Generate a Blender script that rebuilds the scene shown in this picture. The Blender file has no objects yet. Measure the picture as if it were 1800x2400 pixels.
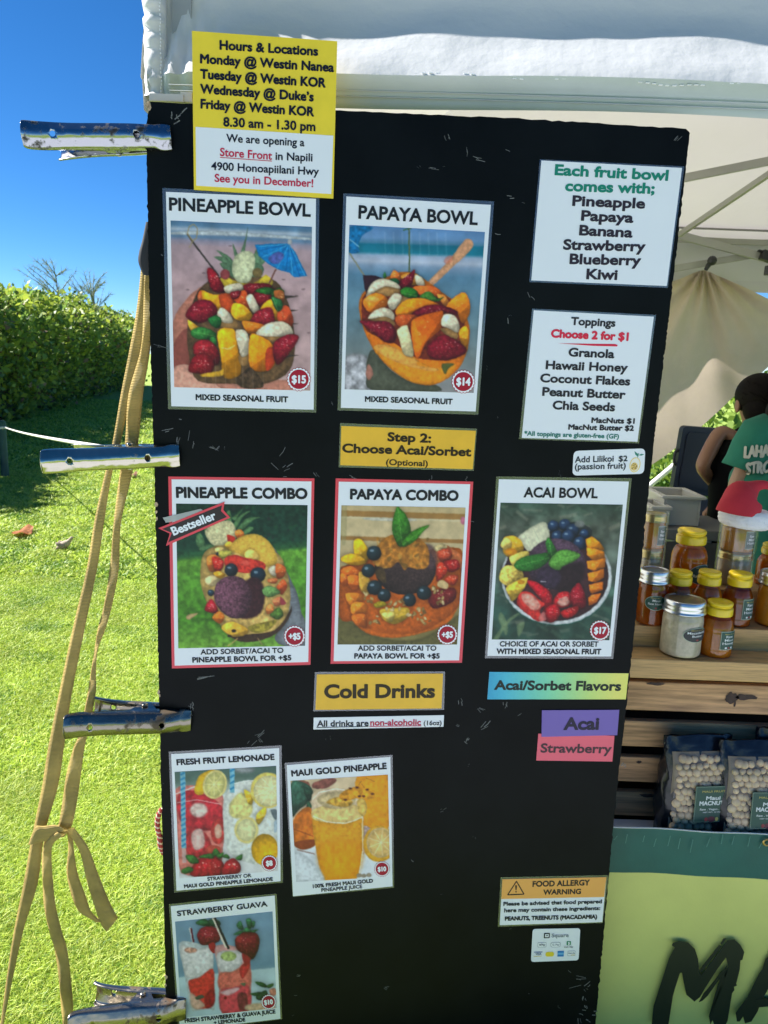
import bpy, bmesh, math, random
import numpy as np
from mathutils import Vector, Matrix
random.seed(4); RNG = np.random.default_rng(7)
scene = bpy.context.scene
C = scene.collection
R_ = math.radians

# ------------------------------------------------------------------ camera
FPX, W_, H_ = 1803.0, 1800.0, 2400.0
CAM = Vector((0, 0, 1.6))
dn = Vector((-332, -8990, 1803)).normalized()          # world down seen in camera axes (x right, y up, z forward)
wz = -dn
fw = Vector((0, 0, 1)); wy = (fw - wz * fw.dot(wz)).normalized(); wx = wy.cross(wz)
if wx.x < 0: wx = -wx
cam_d = bpy.data.cameras.new('camera'); cam = bpy.data.objects.new('camera', cam_d); C.objects.link(cam)
right = Vector((wx.x, wy.x, wz.x)); up = Vector((wx.y, wy.y, wz.y)); fwd = Vector((wx.z, wy.z, wz.z))
M = Matrix((right, up, -fwd)).transposed().to_4x4(); M.translation = CAM
cam.matrix_world = M
cam_d.sensor_fit = 'VERTICAL'; cam_d.sensor_height = 32; cam_d.lens = FPX / H_ * 32
cam_d.clip_start = 0.05; cam_d.clip_end = 2000
cam_d.dof.use_dof = True; cam_d.dof.focus_distance = 1.5; cam_d.dof.aperture_fstop = 11
scene.camera = cam

# ------------------------------------------------------------------ light
SUN_EL, SX, SY = 42.0, -0.97, 0.22
world = bpy.data.worlds.new('World'); scene.world = world; world.use_nodes = True
nt = world.node_tree
sky = nt.nodes.new('ShaderNodeTexSky'); sky.sky_type = 'NISHITA'; sky.sun_disc = False
sky.sun_elevation = R_(SUN_EL); sky.sun_rotation = math.atan2(SX, SY)
sky.altitude = 4000; sky.air_density = 1.0; sky.dust_density = 0.0; sky.ozone_density = 6.0
hs = nt.nodes.new('ShaderNodeHueSaturation'); hs.inputs['Saturation'].default_value = 1.2
nt.links.new(sky.outputs[0], hs.inputs['Color']); nt.links.new(hs.outputs[0], nt.nodes['Background'].inputs[0]); nt.nodes['Background'].inputs[1].default_value = 0.06
sl = bpy.data.lights.new('sun', 'SUN'); sl.energy = 5.0; sl.angle = R_(0.5); sl.color = (1, 0.965, 0.91)
so = bpy.data.objects.new('sun', sl); C.objects.link(so)
hl = math.hypot(SX, SY); e = R_(SUN_EL)
sdir = Vector((SX / hl * math.cos(e), SY / hl * math.cos(e), math.sin(e)))
so.rotation_euler = sdir.to_track_quat('Z', 'Y').to_euler(); so.location = (-6, 6, 8)
vs = scene.view_settings; vs.view_transform = 'Standard'; vs.look = 'None'; vs.exposure = 1.5; vs.gamma = 1
scene.cycles.max_bounces = 10; scene.cycles.transparent_max_bounces = 16; scene.cycles.transmission_bounces = 10
scene.cycles.caustics_reflective = False; scene.cycles.caustics_refractive = False

# ------------------------------------------------------------------ photo pixel -> place
ZM = dict(P=(0, 0, 1.0), A=(0, 0, 1.8433), B=(900, 0, 1.8433), C=(0, 500, 3.16), D=(350, 430, 3.6867), E=(750, 430, 3.6867),
          F=(1180, 360, 2.6758), G=(1180, 700, 2.6758), H=(350, 960, 2.0738), I=(360, 1100, 4.1475), J=(750, 1100, 4.1475),
          K=(1120, 1040, 4.1475), L=(1450, 1050, 4.0229), M=(1400, 1500, 4.1475), N=(1300, 1900, 3.318), O=(380, 1720, 2.9105),
          Q=(360, 2060, 4.608), R=(0, 980, 2.8354), S=(0, 1600, 2.7646), T=(680, 1560, 2.0232), U=(1150, 2040, 5.53),
          V=(0, 230, 3.456), W=(1440, 340, 4.608))
def px(z, x, y):
    a = ZM[z]; return a[0] + x / a[2], a[1] + y / a[2]
def ray(x, y):
    return right * (x - W_ / 2) - up * (y - H_ / 2) + fwd * FPX
BYAW = R_(2.6)
BD = Vector((math.cos(BYAW), math.sin(BYAW), 0)); BN = Vector((math.sin(BYAW), -math.cos(BYAW), 0)); B0 = Vector((0, 1.47, 1.2))
def on_board(x, y, off=0.0):
    r = ray(x, y); p = B0 + BN * off
    return CAM + r * ((p - CAM).dot(BN) / r.dot(BN))
def at_y(x, y, Y):
    r = ray(x, y); return CAM + r * (Y / r.y)
def ground(x, y, z=0.0):
    r = ray(x, y); return CAM + r * ((z - CAM.z) / r.z)
def bz(z, x, y, off=0.0): return on_board(*px(z, x, y), off)
def yz(z, x, y, Y): return at_y(*px(z, x, y), Y)

# ------------------------------------------------------------------ colour and materials
def lin(c):
    c = np.asarray(c, float) / 255.0
    return np.where(c <= 0.04045, c / 12.92, ((c + 0.055) / 1.055) ** 2.4)
WHITE = lin((208, 222, 243))
def ink(c):                      # albedo of something printed, from its colour beside the white paper around it
    return np.clip(lin(c) / WHITE * 0.80, 0.004, 0.85)
def nd(m, t, **k):
    n = m.node_tree.nodes.new(t)
    for a, b in k.items(): setattr(n, a, b)
    return n
MATS = {}
def mat(name, col, rough=0.5, metal=0.0, var=0.0, vs_=20.0, bump=0.0, bs=60.0, coat=0.0, trans=0.0, col2=None, c2=(0.5, 0.6), ior=None, stretch=None, spec=None, bd=0.002):
    if name in MATS: return MATS[name]
    m = bpy.data.materials.new(name); m.use_nodes = True
    l = m.node_tree.links; b = m.node_tree.nodes['Principled BSDF']; out = m.node_tree.nodes['Material Output']
    b.inputs['Roughness'].default_value = rough; b.inputs['Metallic'].default_value = metal
    if coat: b.inputs['Coat Weight'].default_value = coat; b.inputs['Coat Roughness'].default_value = 0.12
    if ior: b.inputs['IOR'].default_value = ior
    if spec is not None: b.inputs['Specular IOR Level'].default_value = spec
    col = tuple(col)[:3]
    b.inputs['Base Color'].default_value = (*col, 1)
    tc = nd(m, 'ShaderNodeTexCoord'); src = tc.outputs['Object']
    if stretch:
        mp = nd(m, 'ShaderNodeMapping'); mp.inputs['Scale'].default_value = stretch; l.new(src, mp.inputs[0]); src = mp.outputs[0]
    csock = None
    if var or col2 is not None:
        n = nd(m, 'ShaderNodeTexNoise'); n.inputs['Scale'].default_value = vs_; n.inputs['Detail'].default_value = 6; n.inputs['Roughness'].default_value = 0.6
        l.new(src, n.inputs['Vector'])
        r = nd(m, 'ShaderNodeValToRGB')
        if col2 is None:
            r.color_ramp.elements[0].position = 0.3; r.color_ramp.elements[1].position = 0.7
            r.color_ramp.elements[0].color = (*[max(0, c * (1 - var)) for c in col], 1)
            r.color_ramp.elements[1].color = (*[min(1, c * (1 + var)) for c in col], 1)
        else:
            r.color_ramp.elements[0].position = c2[0]; r.color_ramp.elements[1].position = c2[1]
            r.color_ramp.elements[0].color = (*col, 1); r.color_ramp.elements[1].color = (*col2, 1)
        l.new(n.outputs['Fac'], r.inputs[0]); l.new(r.outputs[0], b.inputs['Base Color']); csock = r.outputs[0]
    if bump:
        n2 = nd(m, 'ShaderNodeTexNoise'); n2.inputs['Scale'].default_value = bs; n2.inputs['Detail'].default_value = 5
        l.new(src, n2.inputs['Vector'])
        bp = nd(m, 'ShaderNodeBump'); bp.inputs['Strength'].default_value = bump; bp.inputs['Distance'].default_value = bd
        l.new(n2.outputs['Fac'], bp.inputs['Height']); l.new(bp.outputs[0], b.inputs['Normal'])
    if trans:
        t = nd(m, 'ShaderNodeBsdfTranslucent'); mx = nd(m, 'ShaderNodeMixShader'); mx.inputs[0].default_value = trans
        t.inputs[0].default_value = (*col, 1)
        if csock: l.new(csock, t.inputs[0])
        l.new(b.outputs[0], mx.inputs[1]); l.new(t.outputs[0], mx.inputs[2]); l.new(mx.outputs[0], out.inputs[0])
    MATS[name] = m; return m
def glass(name, col=(1, 1, 1), rough=0.03, ior=1.45, body=0.0):
    if name in MATS: return MATS[name]
    m = bpy.data.materials.new(name); m.use_nodes = True; b = m.node_tree.nodes['Principled BSDF']
    b.inputs['Base Color'].default_value = (*col, 1); b.inputs['Transmission Weight'].default_value = 1 - body
    b.inputs['Roughness'].default_value = rough; b.inputs['IOR'].default_value = ior
    MATS[name] = m; return m
def film(name, amount=0.12, rough=0.12, tint=(0.9, 0.92, 0.95), dif=0.03):   # clear thin plastic
    if name in MATS: return MATS[name]
    m = bpy.data.materials.new(name); m.use_nodes = True; n = m.node_tree.nodes; l = m.node_tree.links
    n.remove(n['Principled BSDF'])
    t = nd(m, 'ShaderNodeBsdfTransparent'); t.inputs[0].default_value = (*tint, 1)
    g = nd(m, 'ShaderNodeBsdfGlossy'); g.inputs['Roughness'].default_value = rough
    d = nd(m, 'ShaderNodeBsdfDiffuse'); d.inputs[0].default_value = (0.7, 0.72, 0.75, 1)
    a = nd(m, 'ShaderNodeMixShader'); a.inputs[0].default_value = amount
    b = nd(m, 'ShaderNodeMixShader'); b.inputs[0].default_value = dif
    l.new(t.outputs[0], a.inputs[1]); l.new(g.outputs[0], a.inputs[2]); l.new(a.outputs[0], b.inputs[1]); l.new(d.outputs[0], b.inputs[2])
    l.new(b.outputs[0], n['Material Output'].inputs[0]); MATS[name] = m; return m
def inkmat(c, rough=0.35):
    c = tuple(int(v) for v in c)
    return mat('ink_%d_%d_%d' % c, ink(c), rough, spec=0.2)

# ------------------------------------------------------------------ mesh helper
ORG = {}
class MB:
    def __init__(s): s.v = []; s.f = []; s.mi = []; s.sm = []
    def add(s, vs_, fs, m=0, smooth=False):
        o = len(s.v); s.v += [tuple(p) for p in vs_]
        for f in fs: s.f.append(tuple(i + o for i in f)); s.mi.append(m); s.sm.append(smooth)
        return s
    def hexa(s, lo, hi, m=0):                    # lo, hi: 4 points each, same winding
        return s.add(list(lo) + list(hi), [(3, 2, 1, 0), (4, 5, 6, 7), (0, 1, 5, 4), (1, 2, 6, 5), (2, 3, 7, 6), (3, 0, 4, 7)], m)
    def box(s, c, d, m=0, rot=None):
        c = Vector(c); h = Vector(d) / 2; rot = rot or Matrix.Identity(3)
        q = [c + rot @ Vector((x * h.x, y * h.y, -h.z)) for x, y in ((-1, -1), (1, -1), (1, 1), (-1, 1))]
        t = [c + rot @ Vector((x * h.x, y * h.y, h.z)) for x, y in ((-1, -1), (1, -1), (1, 1), (-1, 1))]
        return s.hexa(q, t, m)
    def bar(s, a, b, w, h, m=0, upv=(0, 0, 1)):   # rectangular bar between two points
        a = Vector(a); b = Vector(b); d = (b - a).normalized(); x = d.cross(Vector(upv)).normalized(); y = x.cross(d)
        o = [(-1, -1), (1, -1), (1, 1), (-1, 1)]
        return s.hexa([a + x * i * w / 2 + y * j * h / 2 for i, j in o], [b + x * i * w / 2 + y * j * h / 2 for i, j in o], m)
    def grid(s, P, m=0, smooth=True, closed=False):   # P[i][j]
        n, k = len(P), len(P[0]); fs = []
        for i in range(n - 1):
            for j in range(k if closed else k - 1):
                j2 = (j + 1) % k
                fs.append((i * k + j, i * k + j2, (i + 1) * k + j2, (i + 1) * k + j))
        return s.add([p for r in P for p in r], fs, m, smooth)
    def tube(s, path, r, n=10, m=0, smooth=True, caps=True, flat=1.0):
        path = [Vector(p) for p in path]; rows = []; prev = None
        for i, p in enumerate(path):
            d = (path[min(i + 1, len(path) - 1)] - path[max(i - 1, 0)]).normalized()
            x = (prev - d * prev.dot(d)) if prev else d.cross(Vector((0, 0, 1)) if abs(d.z) < 0.9 else Vector((1, 0, 0)))
            x.normalize(); prev = x; y = d.cross(x); rr = r[i] if hasattr(r, '__len__') else r
            rows.append([p + (x * math.cos(a) + y * math.sin(a) * flat) * rr for a in [2 * math.pi * k / n for k in range(n)]])
        s.grid(rows, m, smooth, True)
        if caps: s.add(rows[0], [tuple(range(n))[::-1]], m); s.add(rows[-1], [tuple(range(n))], m)
        return s
    def lathe(s, prof, n=32, c=(0, 0, 0), m=0, smooth=True, sx=1.0, cap0=True, cap1=True):
        c = Vector(c)
        rows = [[c + Vector((r * math.cos(2 * math.pi * k / n) * sx, r * math.sin(2 * math.pi * k / n), z)) for k in range(n)] for r, z in prof]
        s.grid(rows, m, smooth, True)
        if cap0: s.add(rows[0], [tuple(range(n))[::-1]], m)
        if cap1: s.add(rows[-1], [tuple(range(n))], m)
        return s
    def ball(s, c, r, n=10, k=6, m=0, rot=None):
        c = Vector(c); r = Vector(r) if hasattr(r, '__len__') else Vector((r, r, r)); rot = rot or Matrix.Identity(3)
        rows = [[c + rot @ Vector((r.x * math.sin(t) * math.cos(2 * math.pi * j / n), r.y * math.sin(t) * math.sin(2 * math.pi * j / n), r.z * math.cos(t))) for j in range(n)]
                for t in [0.03 + (math.pi - 0.06) * i / k for i in range(k + 1)]]
        s.grid([w[::-1] for w in rows], m, True, True)
        s.add(rows[0], [tuple(range(n))], m, True); return s.add(rows[-1], [tuple(range(n))[::-1]], m, True)
    def ribbon(s, A, B, nrm, t=0.0015, m=0):      # two edge polylines, a thickness along nrm
        nv = Vector(nrm) * t
        rows = [[a, b, b + nv, a + nv] for a, b in zip(A, B)]
        s.grid(rows, m, True, True); s.add(rows[0], [(0, 1, 2, 3)], m); return s.add(rows[-1], [(3, 2, 1, 0)], m)
    def prism(s, pts, back, m=0, mside=None):     # polygon front face given, extruded by vector back
        n = len(pts); b = Vector(back); o = [Vector(p) for p in pts]; q = [p + b for p in o]
        s.add(o, [tuple(range(n))], m); s.add(q, [tuple(range(n))[::-1]], m)
        return s.add(o + q, [(i, i + n, (i + 1) % n + n, (i + 1) % n) for i in range(n)], m if mside is None else mside)
    def build(s, name, mats, parent=None, loc=None):
        o_ = Vector((0, 0, 0))
        if parent is not None: o_ = ORG.get(parent.name, o_)
        elif loc is not None: o_ = Vector(loc)
        me = bpy.data.meshes.new(name)
        me.from_pydata([(p[0] - o_.x, p[1] - o_.y, p[2] - o_.z) for p in s.v], [], s.f)
        for mm in (mats if isinstance(mats, (list, tuple)) else [mats]): me.materials.append(mm)
        me.polygons.foreach_set('material_index', s.mi); me.polygons.foreach_set('use_smooth', s.sm)
        me.validate(); me.update()
        ob = bpy.data.objects.new(name, me); C.objects.link(ob)
        if parent is not None: ob.parent = parent
        elif loc is not None: ob.location = o_
        ORG[ob.name] = o_
        return ob
def tag(o, label=None, cat=None, group=None, kind=None):
    for k, v in (('label', label), ('category', cat), ('group', group), ('kind', kind)):
        if v: o[k] = v
    return o
def thing(name, loc, label, cat, group=None):
    o = bpy.data.objects.new(name, None); o.empty_display_size = 0.05; C.objects.link(o); o.location = Vector(loc); ORG[o.name] = Vector(loc)
    return tag(o, label, cat, group)
def copy_tree(o, parent=None):
    c = o.copy(); C.objects.link(c)
    if parent is not None: c.parent = parent
    for ch in list(o.children): copy_tree(ch, c)
    return c
def soften(o, w=0.003, seg=2, angle=0.6):
    b = o.modifiers.new('bevel', 'BEVEL'); b.width = w; b.segments = seg; b.limit_method = 'ANGLE'; b.angle_limit = angle; return o
def spline(pts, k=8, closed=False):
    P = [np.array(p, float) for p in pts]; n = len(P); out = []
    g = (lambda i: P[i % n]) if closed else (lambda i: P[min(max(i, 0), n - 1)])
    for i in range(n if closed else n - 1):
        a, b, c, d = g(i - 1), g(i), g(i + 1), g(i + 2)
        for t in np.linspace(0, 1, k, endpoint=False):
            out.append(0.5 * (2 * b + (c - a) * t + (2 * a - 5 * b + 4 * c - d) * t * t + (3 * b - a - 3 * c + d) * t ** 3))
    if not closed: out.append(P[-1])
    return out

# ------------------------------------------------------------------ lettering (Blender's own built-in letter shapes, made into mesh)
_tc = {}
def glyphs(text, off=0.02):
    key = (text, off)
    if key in _tc: return _tc[key]
    cu = bpy.data.curves.new('t', 'FONT'); cu.body = text; cu.offset = off; cu.resolution_u = 4
    o = bpy.data.objects.new('t', cu); C.objects.link(o)
    dg = bpy.context.evaluated_depsgraph_get(); dg.update()
    me = bpy.data.meshes.new_from_object(o.evaluated_get(dg))
    v = np.array([p.co[:2] for p in me.vertices]) if len(me.vertices) else np.zeros((0, 2))
    f = [tuple(p.vertices) for p in me.polygons]
    bpy.data.objects.remove(o); bpy.data.curves.remove(cu); bpy.data.meshes.remove(me)
    _tc[key] = (v, f); return _tc[key]
CAP = float(glyphs('H', 0)[0][:, 1].max())
def letters(mb, text, p0, e, upv, nrm, width, cap, m=0, bold=1.0, lift=0.0):
    special = any(c in '$&@%M' for c in text)
    off = 0.0 if special else min(0.02, 0.02 * bold)
    v, f = glyphs(text, off)
    if not len(v): return
    x0, x1 = v[:, 0].min(), v[:, 0].max(); kx = width / (x1 - x0); ky = cap / CAP
    r = cap * (0.045 * bold if special else max(0.0, 0.028 * (bold - 1)))
    sh = [(0, 0)] if r == 0 else [(0, 0), (r, 0), (-r, 0), (0, r), (0, -r), (.7 * r, .7 * r), (-.7 * r, -.7 * r), (.7 * r, -.7 * r), (-.7 * r, .7 * r)]
    for k, (a, b) in enumerate(sh):
        base = p0 + nrm * (lift + k * 0.00002) + e * a + upv * b
        mb.add([base + e * ((x - x0) * kx) + upv * (y * ky) for x, y in v], f, m)
def line(mb, z, text, x0, y0, x1, y1, cap, m=0, bold=1.0, off=0.0012):
    a = bz(z, x0, y0, off); b = bz(z, x1, y1, off); e_ = (b - a); w = e_.length; e_.normalize(); u = BN.cross(e_).normalized()
    xm, ym = (x0 + x1) / 2, (y0 + y1) / 2
    cw = (bz(z, xm, ym - cap, off) - bz(z, xm, ym, off)).length
    letters(mb, text, a, e_, u, BN, w, cw, m, bold)
def strokes(mb, z, pts, w, m=0, off=0.0012):     # flat line of width w (zoom px) on the board
    for (xa, ya), (xb, yb) in zip(pts[:-1], pts[1:]):
        d = math.hypot(xb - xa, yb - ya) or 1; nx, ny = -(yb - ya) / d * w / 2, (xb - xa) / d * w / 2
        mb.add([bz(z, xa + nx, ya + ny, off), bz(z, xb + nx, yb + ny, off), bz(z, xb - nx, yb - ny, off), bz(z, xa - nx, ya - ny, off)], [(3, 2, 1, 0)], m)
def plate(z, pts, off, t, mb=None, m=0):         # flat sheet on the board, front at off, t thick
    mb = mb or MB(); f = [bz(z, x, y, off) for x, y in pts]
    mb.prism(f, -BN * t, m); return mb
def rounded(pts, r):
    out = []; n = len(pts)
    for i in range(n):
        p = np.array(pts[i], float); a = np.array(pts[i - 1], float) - p; b = np.array(pts[(i + 1) % n], float) - p
        a = p + a / np.linalg.norm(a) * r; b = p + b / np.linalg.norm(b) * r
        for t in np.linspace(0, 1, 6): out.append(tuple((1 - t) ** 2 * a + 2 * t * (1 - t) * p + t * t * b))
    return out

# ------------------------------------------------------------------ printed pictures: colours laid on a fine grid of the print itself
def q(s): return [tuple(float(v) for v in p.split(',')) for p in s.split()]
def vnoise(X, Y, sc, seed):
    g = np.random.default_rng(seed).random((64, 64)); x = X / sc; y = Y / sc
    i = np.floor(x).astype(int); j = np.floor(y).astype(int); fx = x - i; fy = y - j; fx = fx * fx * (3 - 2 * fx); fy = fy * fy * (3 - 2 * fy)
    G = lambda a, b: g[a % 64, b % 64]
    return (G(i, j) * (1 - fx) + G(i + 1, j) * fx) * (1 - fy) + (G(i, j + 1) * (1 - fx) + G(i + 1, j + 1) * fx) * fy
def fbm(X, Y, sc, seed=1): return (vnoise(X, Y, sc, seed) + .5 * vnoise(X, Y, sc / 2, seed + 1) + .25 * vnoise(X, Y, sc / 4, seed + 2)) / 1.75
def sst(a, b, x): t = np.clip((x - a) / (b - a), 0, 1); return t * t * (3 - 2 * t)
PRINT = bpy.data.materials.new('printed_photo'); PRINT.use_nodes = True
_b = PRINT.node_tree.nodes['Principled BSDF']; _a = PRINT.node_tree.nodes.new('ShaderNodeAttribute'); _a.attribute_name = 'print'
PRINT.node_tree.links.new(_a.outputs['Color'], _b.inputs['Base Color']); _b.inputs['Roughness'].default_value = 0.45; _b.inputs['Specular IOR Level'].default_value = 0.25; _b.inputs['Coat Weight'].default_value = 0.08; _b.inputs['Coat Roughness'].default_value = 0.1
class Pic:
    def __init__(s, z, cs, step=1.7):
        s.z = z; a = ZM[z]; cs = np.array(cs, float)
        w = np.linalg.norm(cs[1] - cs[0]) / a[2]; h = np.linalg.norm(cs[3] - cs[0]) / a[2]
        s.nx, s.ny = int(w / step) + 2, int(h / step) + 2
        u, v = np.meshgrid(np.linspace(0, 1, s.nx), np.linspace(0, 1, s.ny)); u = u.ravel()[:, None]; v = v.ravel()[:, None]
        P = (cs[0] * (1 - u) + cs[1] * u) * (1 - v) + (cs[3] * (1 - u) + cs[2] * u) * v
        a_ = ZM[z][2] / 4.0; wx_ = (fbm(P[:, 0] / a_, P[:, 1] / a_, 26, 71) - .5) * 8 * a_; wy_ = (fbm(P[:, 0] / a_, P[:, 1] / a_, 26, 77) - .5) * 8 * a_; s.X0, s.Y0 = P[:, 0], P[:, 1]
        s.X, s.Y = P[:, 0] + wx_, P[:, 1] + wy_; s.a_ = a_; s.u, s.v = u[:, 0], v[:, 0]; s.c = np.full((len(P), 3), 128.0); s.k = 0
    def bg(s, stops, tilt=0.0, noise=0.0, sc=60):      # colour by height
        y = s.Y - tilt * (s.X - s.X.mean()); ys = [a for a, _ in stops]
        for k in range(3): s.c[:, k] = np.interp(y, ys, [c[k] for _, c in stops])
        if noise: s.c *= (1 + noise * 2 * (fbm(s.X, s.Y, sc, 5) - .5))[:, None]
    def mix(s, a, col, m=None):
        m = slice(None) if m is None else m
        s.c[m] += (np.asarray(col, float) - s.c[m]) * np.clip(a, 0, 1)[:, None]
    def poly(s, pts, col, smooth=True, soft=8, edge=.2, ew=22, grad=None, noise=.08, ns=24, op=1.0, sh=0.0, fac=0.0):
        pts = q(pts) if isinstance(pts, str) else pts
        s.k += 1
        if smooth: pts = [tuple(p) for p in spline(pts, 4, True)]
        A = np.array(pts); pad = 30 * s.a_ if sh else 0; lo = A.min(0) - soft - 2 - pad; hi = A.max(0) + soft + 2 + pad
        m = np.nonzero((s.X > lo[0]) & (s.X < hi[0]) & (s.Y > lo[1]) & (s.Y < hi[1]))[0]
        if not len(m): return
        x, y = s.X[m], s.Y[m]; d = np.full(len(m), 1e9); ins = np.zeros(len(m), bool)
        for a, b in zip(A, np.roll(A, -1, 0)):
            e_ = b - a; t = np.clip(((x - a[0]) * e_[0] + (y - a[1]) * e_[1]) / (e_ @ e_ + 1e-9), 0, 1)
            d = np.minimum(d, np.hypot(x - a[0] - t * e_[0], y - a[1] - t * e_[1]))
            if a[1] != b[1]: ins ^= ((a[1] > y) != (b[1] > y)) & (x < (b[0] - a[0]) * (y - a[1]) / (b[1] - a[1]) + a[0])
        sd = np.where(ins, d, -d); al = sst(-soft / 2, soft / 2, sd) * op
        if sh: s.c[m] *= (1 - .5 * sh * np.exp(-np.maximum(-sd, 0) / (16 * s.a_)))[:, None]
        f = 1 - edge * np.exp(-np.maximum(sd, 0) / ew)
        c0 = A.mean(0); sp = np.ptp(A, axis=0).max() / 2
        if grad: f = f * (1 + ((x - c0[0]) * grad[0] + (y - c0[1]) * grad[1]) / sp)
        if fac:
            rg_ = random.Random(int(c0.sum())); an = rg_.uniform(-.6, .6) + 1.1; f = f * (1 - fac * sst(-.02, .05, ((x - c0[0]) * math.cos(an) + (y - c0[1]) * math.sin(an)) / sp - rg_.uniform(.05, .3)))
            f = f * (1 + fac * .5 * sst(.0, .05, (-(x - c0[0]) * math.cos(an - .9) - (y - c0[1]) * math.sin(an - .9)) / sp - rg_.uniform(.1, .4)))
        f = f * (1 + .07 * (vnoise(x + s.k * 13, y, 7 * s.a_, 15) - .5) + .18 * (vnoise(x, y + s.k * 17, 22 * s.a_, 16) - .5))
        if noise: f = f * (1 + noise * 2 * (fbm(x + s.k * 37, y, ns, 11) - .5))
        cc = np.asarray(col, float)[None] * f[:, None]
        s.c[m] += (cc - s.c[m]) * al[:, None]
    def el(s, cx, cy, rx, ry, col, rot=0, **k):
        a = np.linspace(0, 2 * math.pi, 28, endpoint=False); c_, s_ = math.cos(R_(rot)), math.sin(R_(rot))
        s.poly([(cx + rx * math.cos(t) * c_ - ry * math.sin(t) * s_, cy + rx * math.cos(t) * s_ + ry * math.sin(t) * c_) for t in a], col, smooth=False, **k)
    def ln(s, pts, w, col, **k):
        pts = q(pts) if isinstance(pts, str) else pts
        for (x0, y0), (x1, y1) in zip(pts[:-1], pts[1:]):
            d = math.hypot(x1 - x0, y1 - y0) or 1; a, b = -(y1 - y0) / d * w / 2, (x1 - x0) / d * w / 2
            s.poly([(x0 + a, y0 + b), (x1 + a, y1 + b), (x1 - a, y1 - b), (x0 - a, y0 - b)], col, smooth=False, **{**dict(edge=0, noise=0, soft=4), **k})
    def S(s, pts, col=(140, 28, 44), seeds=26, hl=True):       # strawberry
        p = q(pts); s.poly(p, col, edge=.4, ew=24, grad=(-.15, -.34), noise=.3, ns=16, sh=.55)
        A = np.array(p); rg = random.Random(int(A.sum()))
        lo, hi, c0 = A.min(0), A.max(0), A.mean(0)
        for _ in range(seeds):
            a, r = rg.random() * 6.28, rg.random() ** .6 * .62
            x, y = c0[0] + math.cos(a) * r * (hi[0] - lo[0]) / 2, c0[1] + math.sin(a) * r * (hi[1] - lo[1]) / 2
            s.el(x, y, 3.2, 2.4, (205, 120, 90), op=.55, edge=0, noise=0, soft=3)
        if hl:
            for _ in range(9): s.el(c0[0] + rg.uniform(-.3, .3) * (hi[0] - lo[0]), c0[1] - rg.uniform(0, .3) * (hi[1] - lo[1]), rg.uniform(3, 8), rg.uniform(2, 5), (245, 205, 200), op=.7, edge=0, noise=0, soft=6)
    def glint(s, pts):
        A = np.array(q(pts) if isinstance(pts, str) else pts); c0 = A.mean(0); w = np.ptp(A, axis=0); g = random.Random(int(c0.sum()))
        for _ in range(4): s.el(c0[0] + g.uniform(-.28, .28) * w[0], c0[1] + g.uniform(-.3, .12) * w[1], g.uniform(4, 13), g.uniform(2, 5), (255, 226, 178), rot=g.uniform(-40, 40), op=.5, edge=0, noise=0, soft=9)
    def M(s, pts, col=(222, 150, 35), **k): s.poly(pts, col, **{**dict(smooth=True, edge=.15, ew=12, grad=(-.1, -.2), noise=.16, ns=30, sh=.5, fac=.22), **k}); s.glint(pts)   # mango, papaya
    def B(s, pts, col=(222, 214, 196), side=None):
        if side: s.poly(side, (178, 140, 92), edge=.3, noise=.2)
        s.poly(pts, col, edge=.26, ew=11, grad=(-.06, -.1), noise=.16, ns=18, sh=.45, fac=.12)
    def L(s, pts, col=(52, 112, 48), rib=None):
        s.poly(pts, col, edge=.4, ew=12, grad=(-.1, -.25), noise=.3, ns=14, sh=.35, fac=.10)
        if rib: s.ln(rib, 5, (130, 180, 110), op=.6)
    def U(s, cx, cy, r, col=(34, 52, 78)):
        s.el(cx, cy, r, r, col, edge=.45, ew=r * .4, grad=(-.2, -.35), noise=.2, ns=r, sh=.5); s.el(cx - r * .3, cy - r * .35, r * .28, r * .18, (150, 175, 200), op=.7, edge=0, noise=0, soft=8)
    def build(s, parent, off):
        a = ZM[s.z]; x = a[0] + s.X0 / a[2]; y = a[1] + s.Y0 / a[2]
        Rr, Uu, Ff, n, p = (np.array(t) for t in (right, up, fwd, BN, B0 + BN * off)); cm = np.array(CAM)
        r = (x - W_ / 2)[:, None] * Rr - (y - H_ / 2)[:, None] * Uu + FPX * Ff
        V = cm + r * (((p - cm) @ n) / (r @ n))[:, None] - np.array(ORG[parent.name])
        me = bpy.data.meshes.new('picture'); i = np.arange(s.nx * s.ny).reshape(s.ny, s.nx)
        F = np.stack([i[:-1, :-1], i[1:, :-1], i[1:, 1:], i[:-1, 1:]], -1).reshape(-1, 4)
        me.vertices.add(len(V)); me.vertices.foreach_set('co', V.astype('f4').ravel())
        me.loops.add(F.size); me.loops.foreach_set('vertex_index', F.ravel().astype('i4'))
        me.polygons.add(len(F)); me.polygons.foreach_set('loop_start', np.arange(0, F.size, 4).astype('i4'))
        me.update(calc_edges=True)
        im = s.c.reshape(s.ny, s.nx, 3); pd = np.pad(im, ((1, 1), (1, 1), (0, 0)), 'edge'); im = .4 * im + .15 * (pd[:-2, 1:-1] + pd[2:, 1:-1] + pd[1:-1, :-2] + pd[1:-1, 2:]); s.c = im.reshape(-1, 3)
        g_ = s.c.mean(1, keepdims=True); s.c = g_ + (s.c - g_) * 1.08; s.c = 255 * np.clip(s.c / 255, 0, 1) ** 1.06
        s.c *= (1 + .03 * (vnoise(s.X0, s.Y0, 6 * s.a_, 91) - .5) + .0 * (np.random.default_rng(5).random(len(s.c)) - .5))[:, None]
        al = np.clip(lin(np.clip(s.c, 2, 252)) / WHITE * .8, .004, .82)
        at = me.color_attributes.new('print', 'FLOAT_COLOR', 'POINT'); at.data.foreach_set('color', np.concatenate([al, np.ones((len(al), 1))], 1).astype('f4').ravel())
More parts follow.
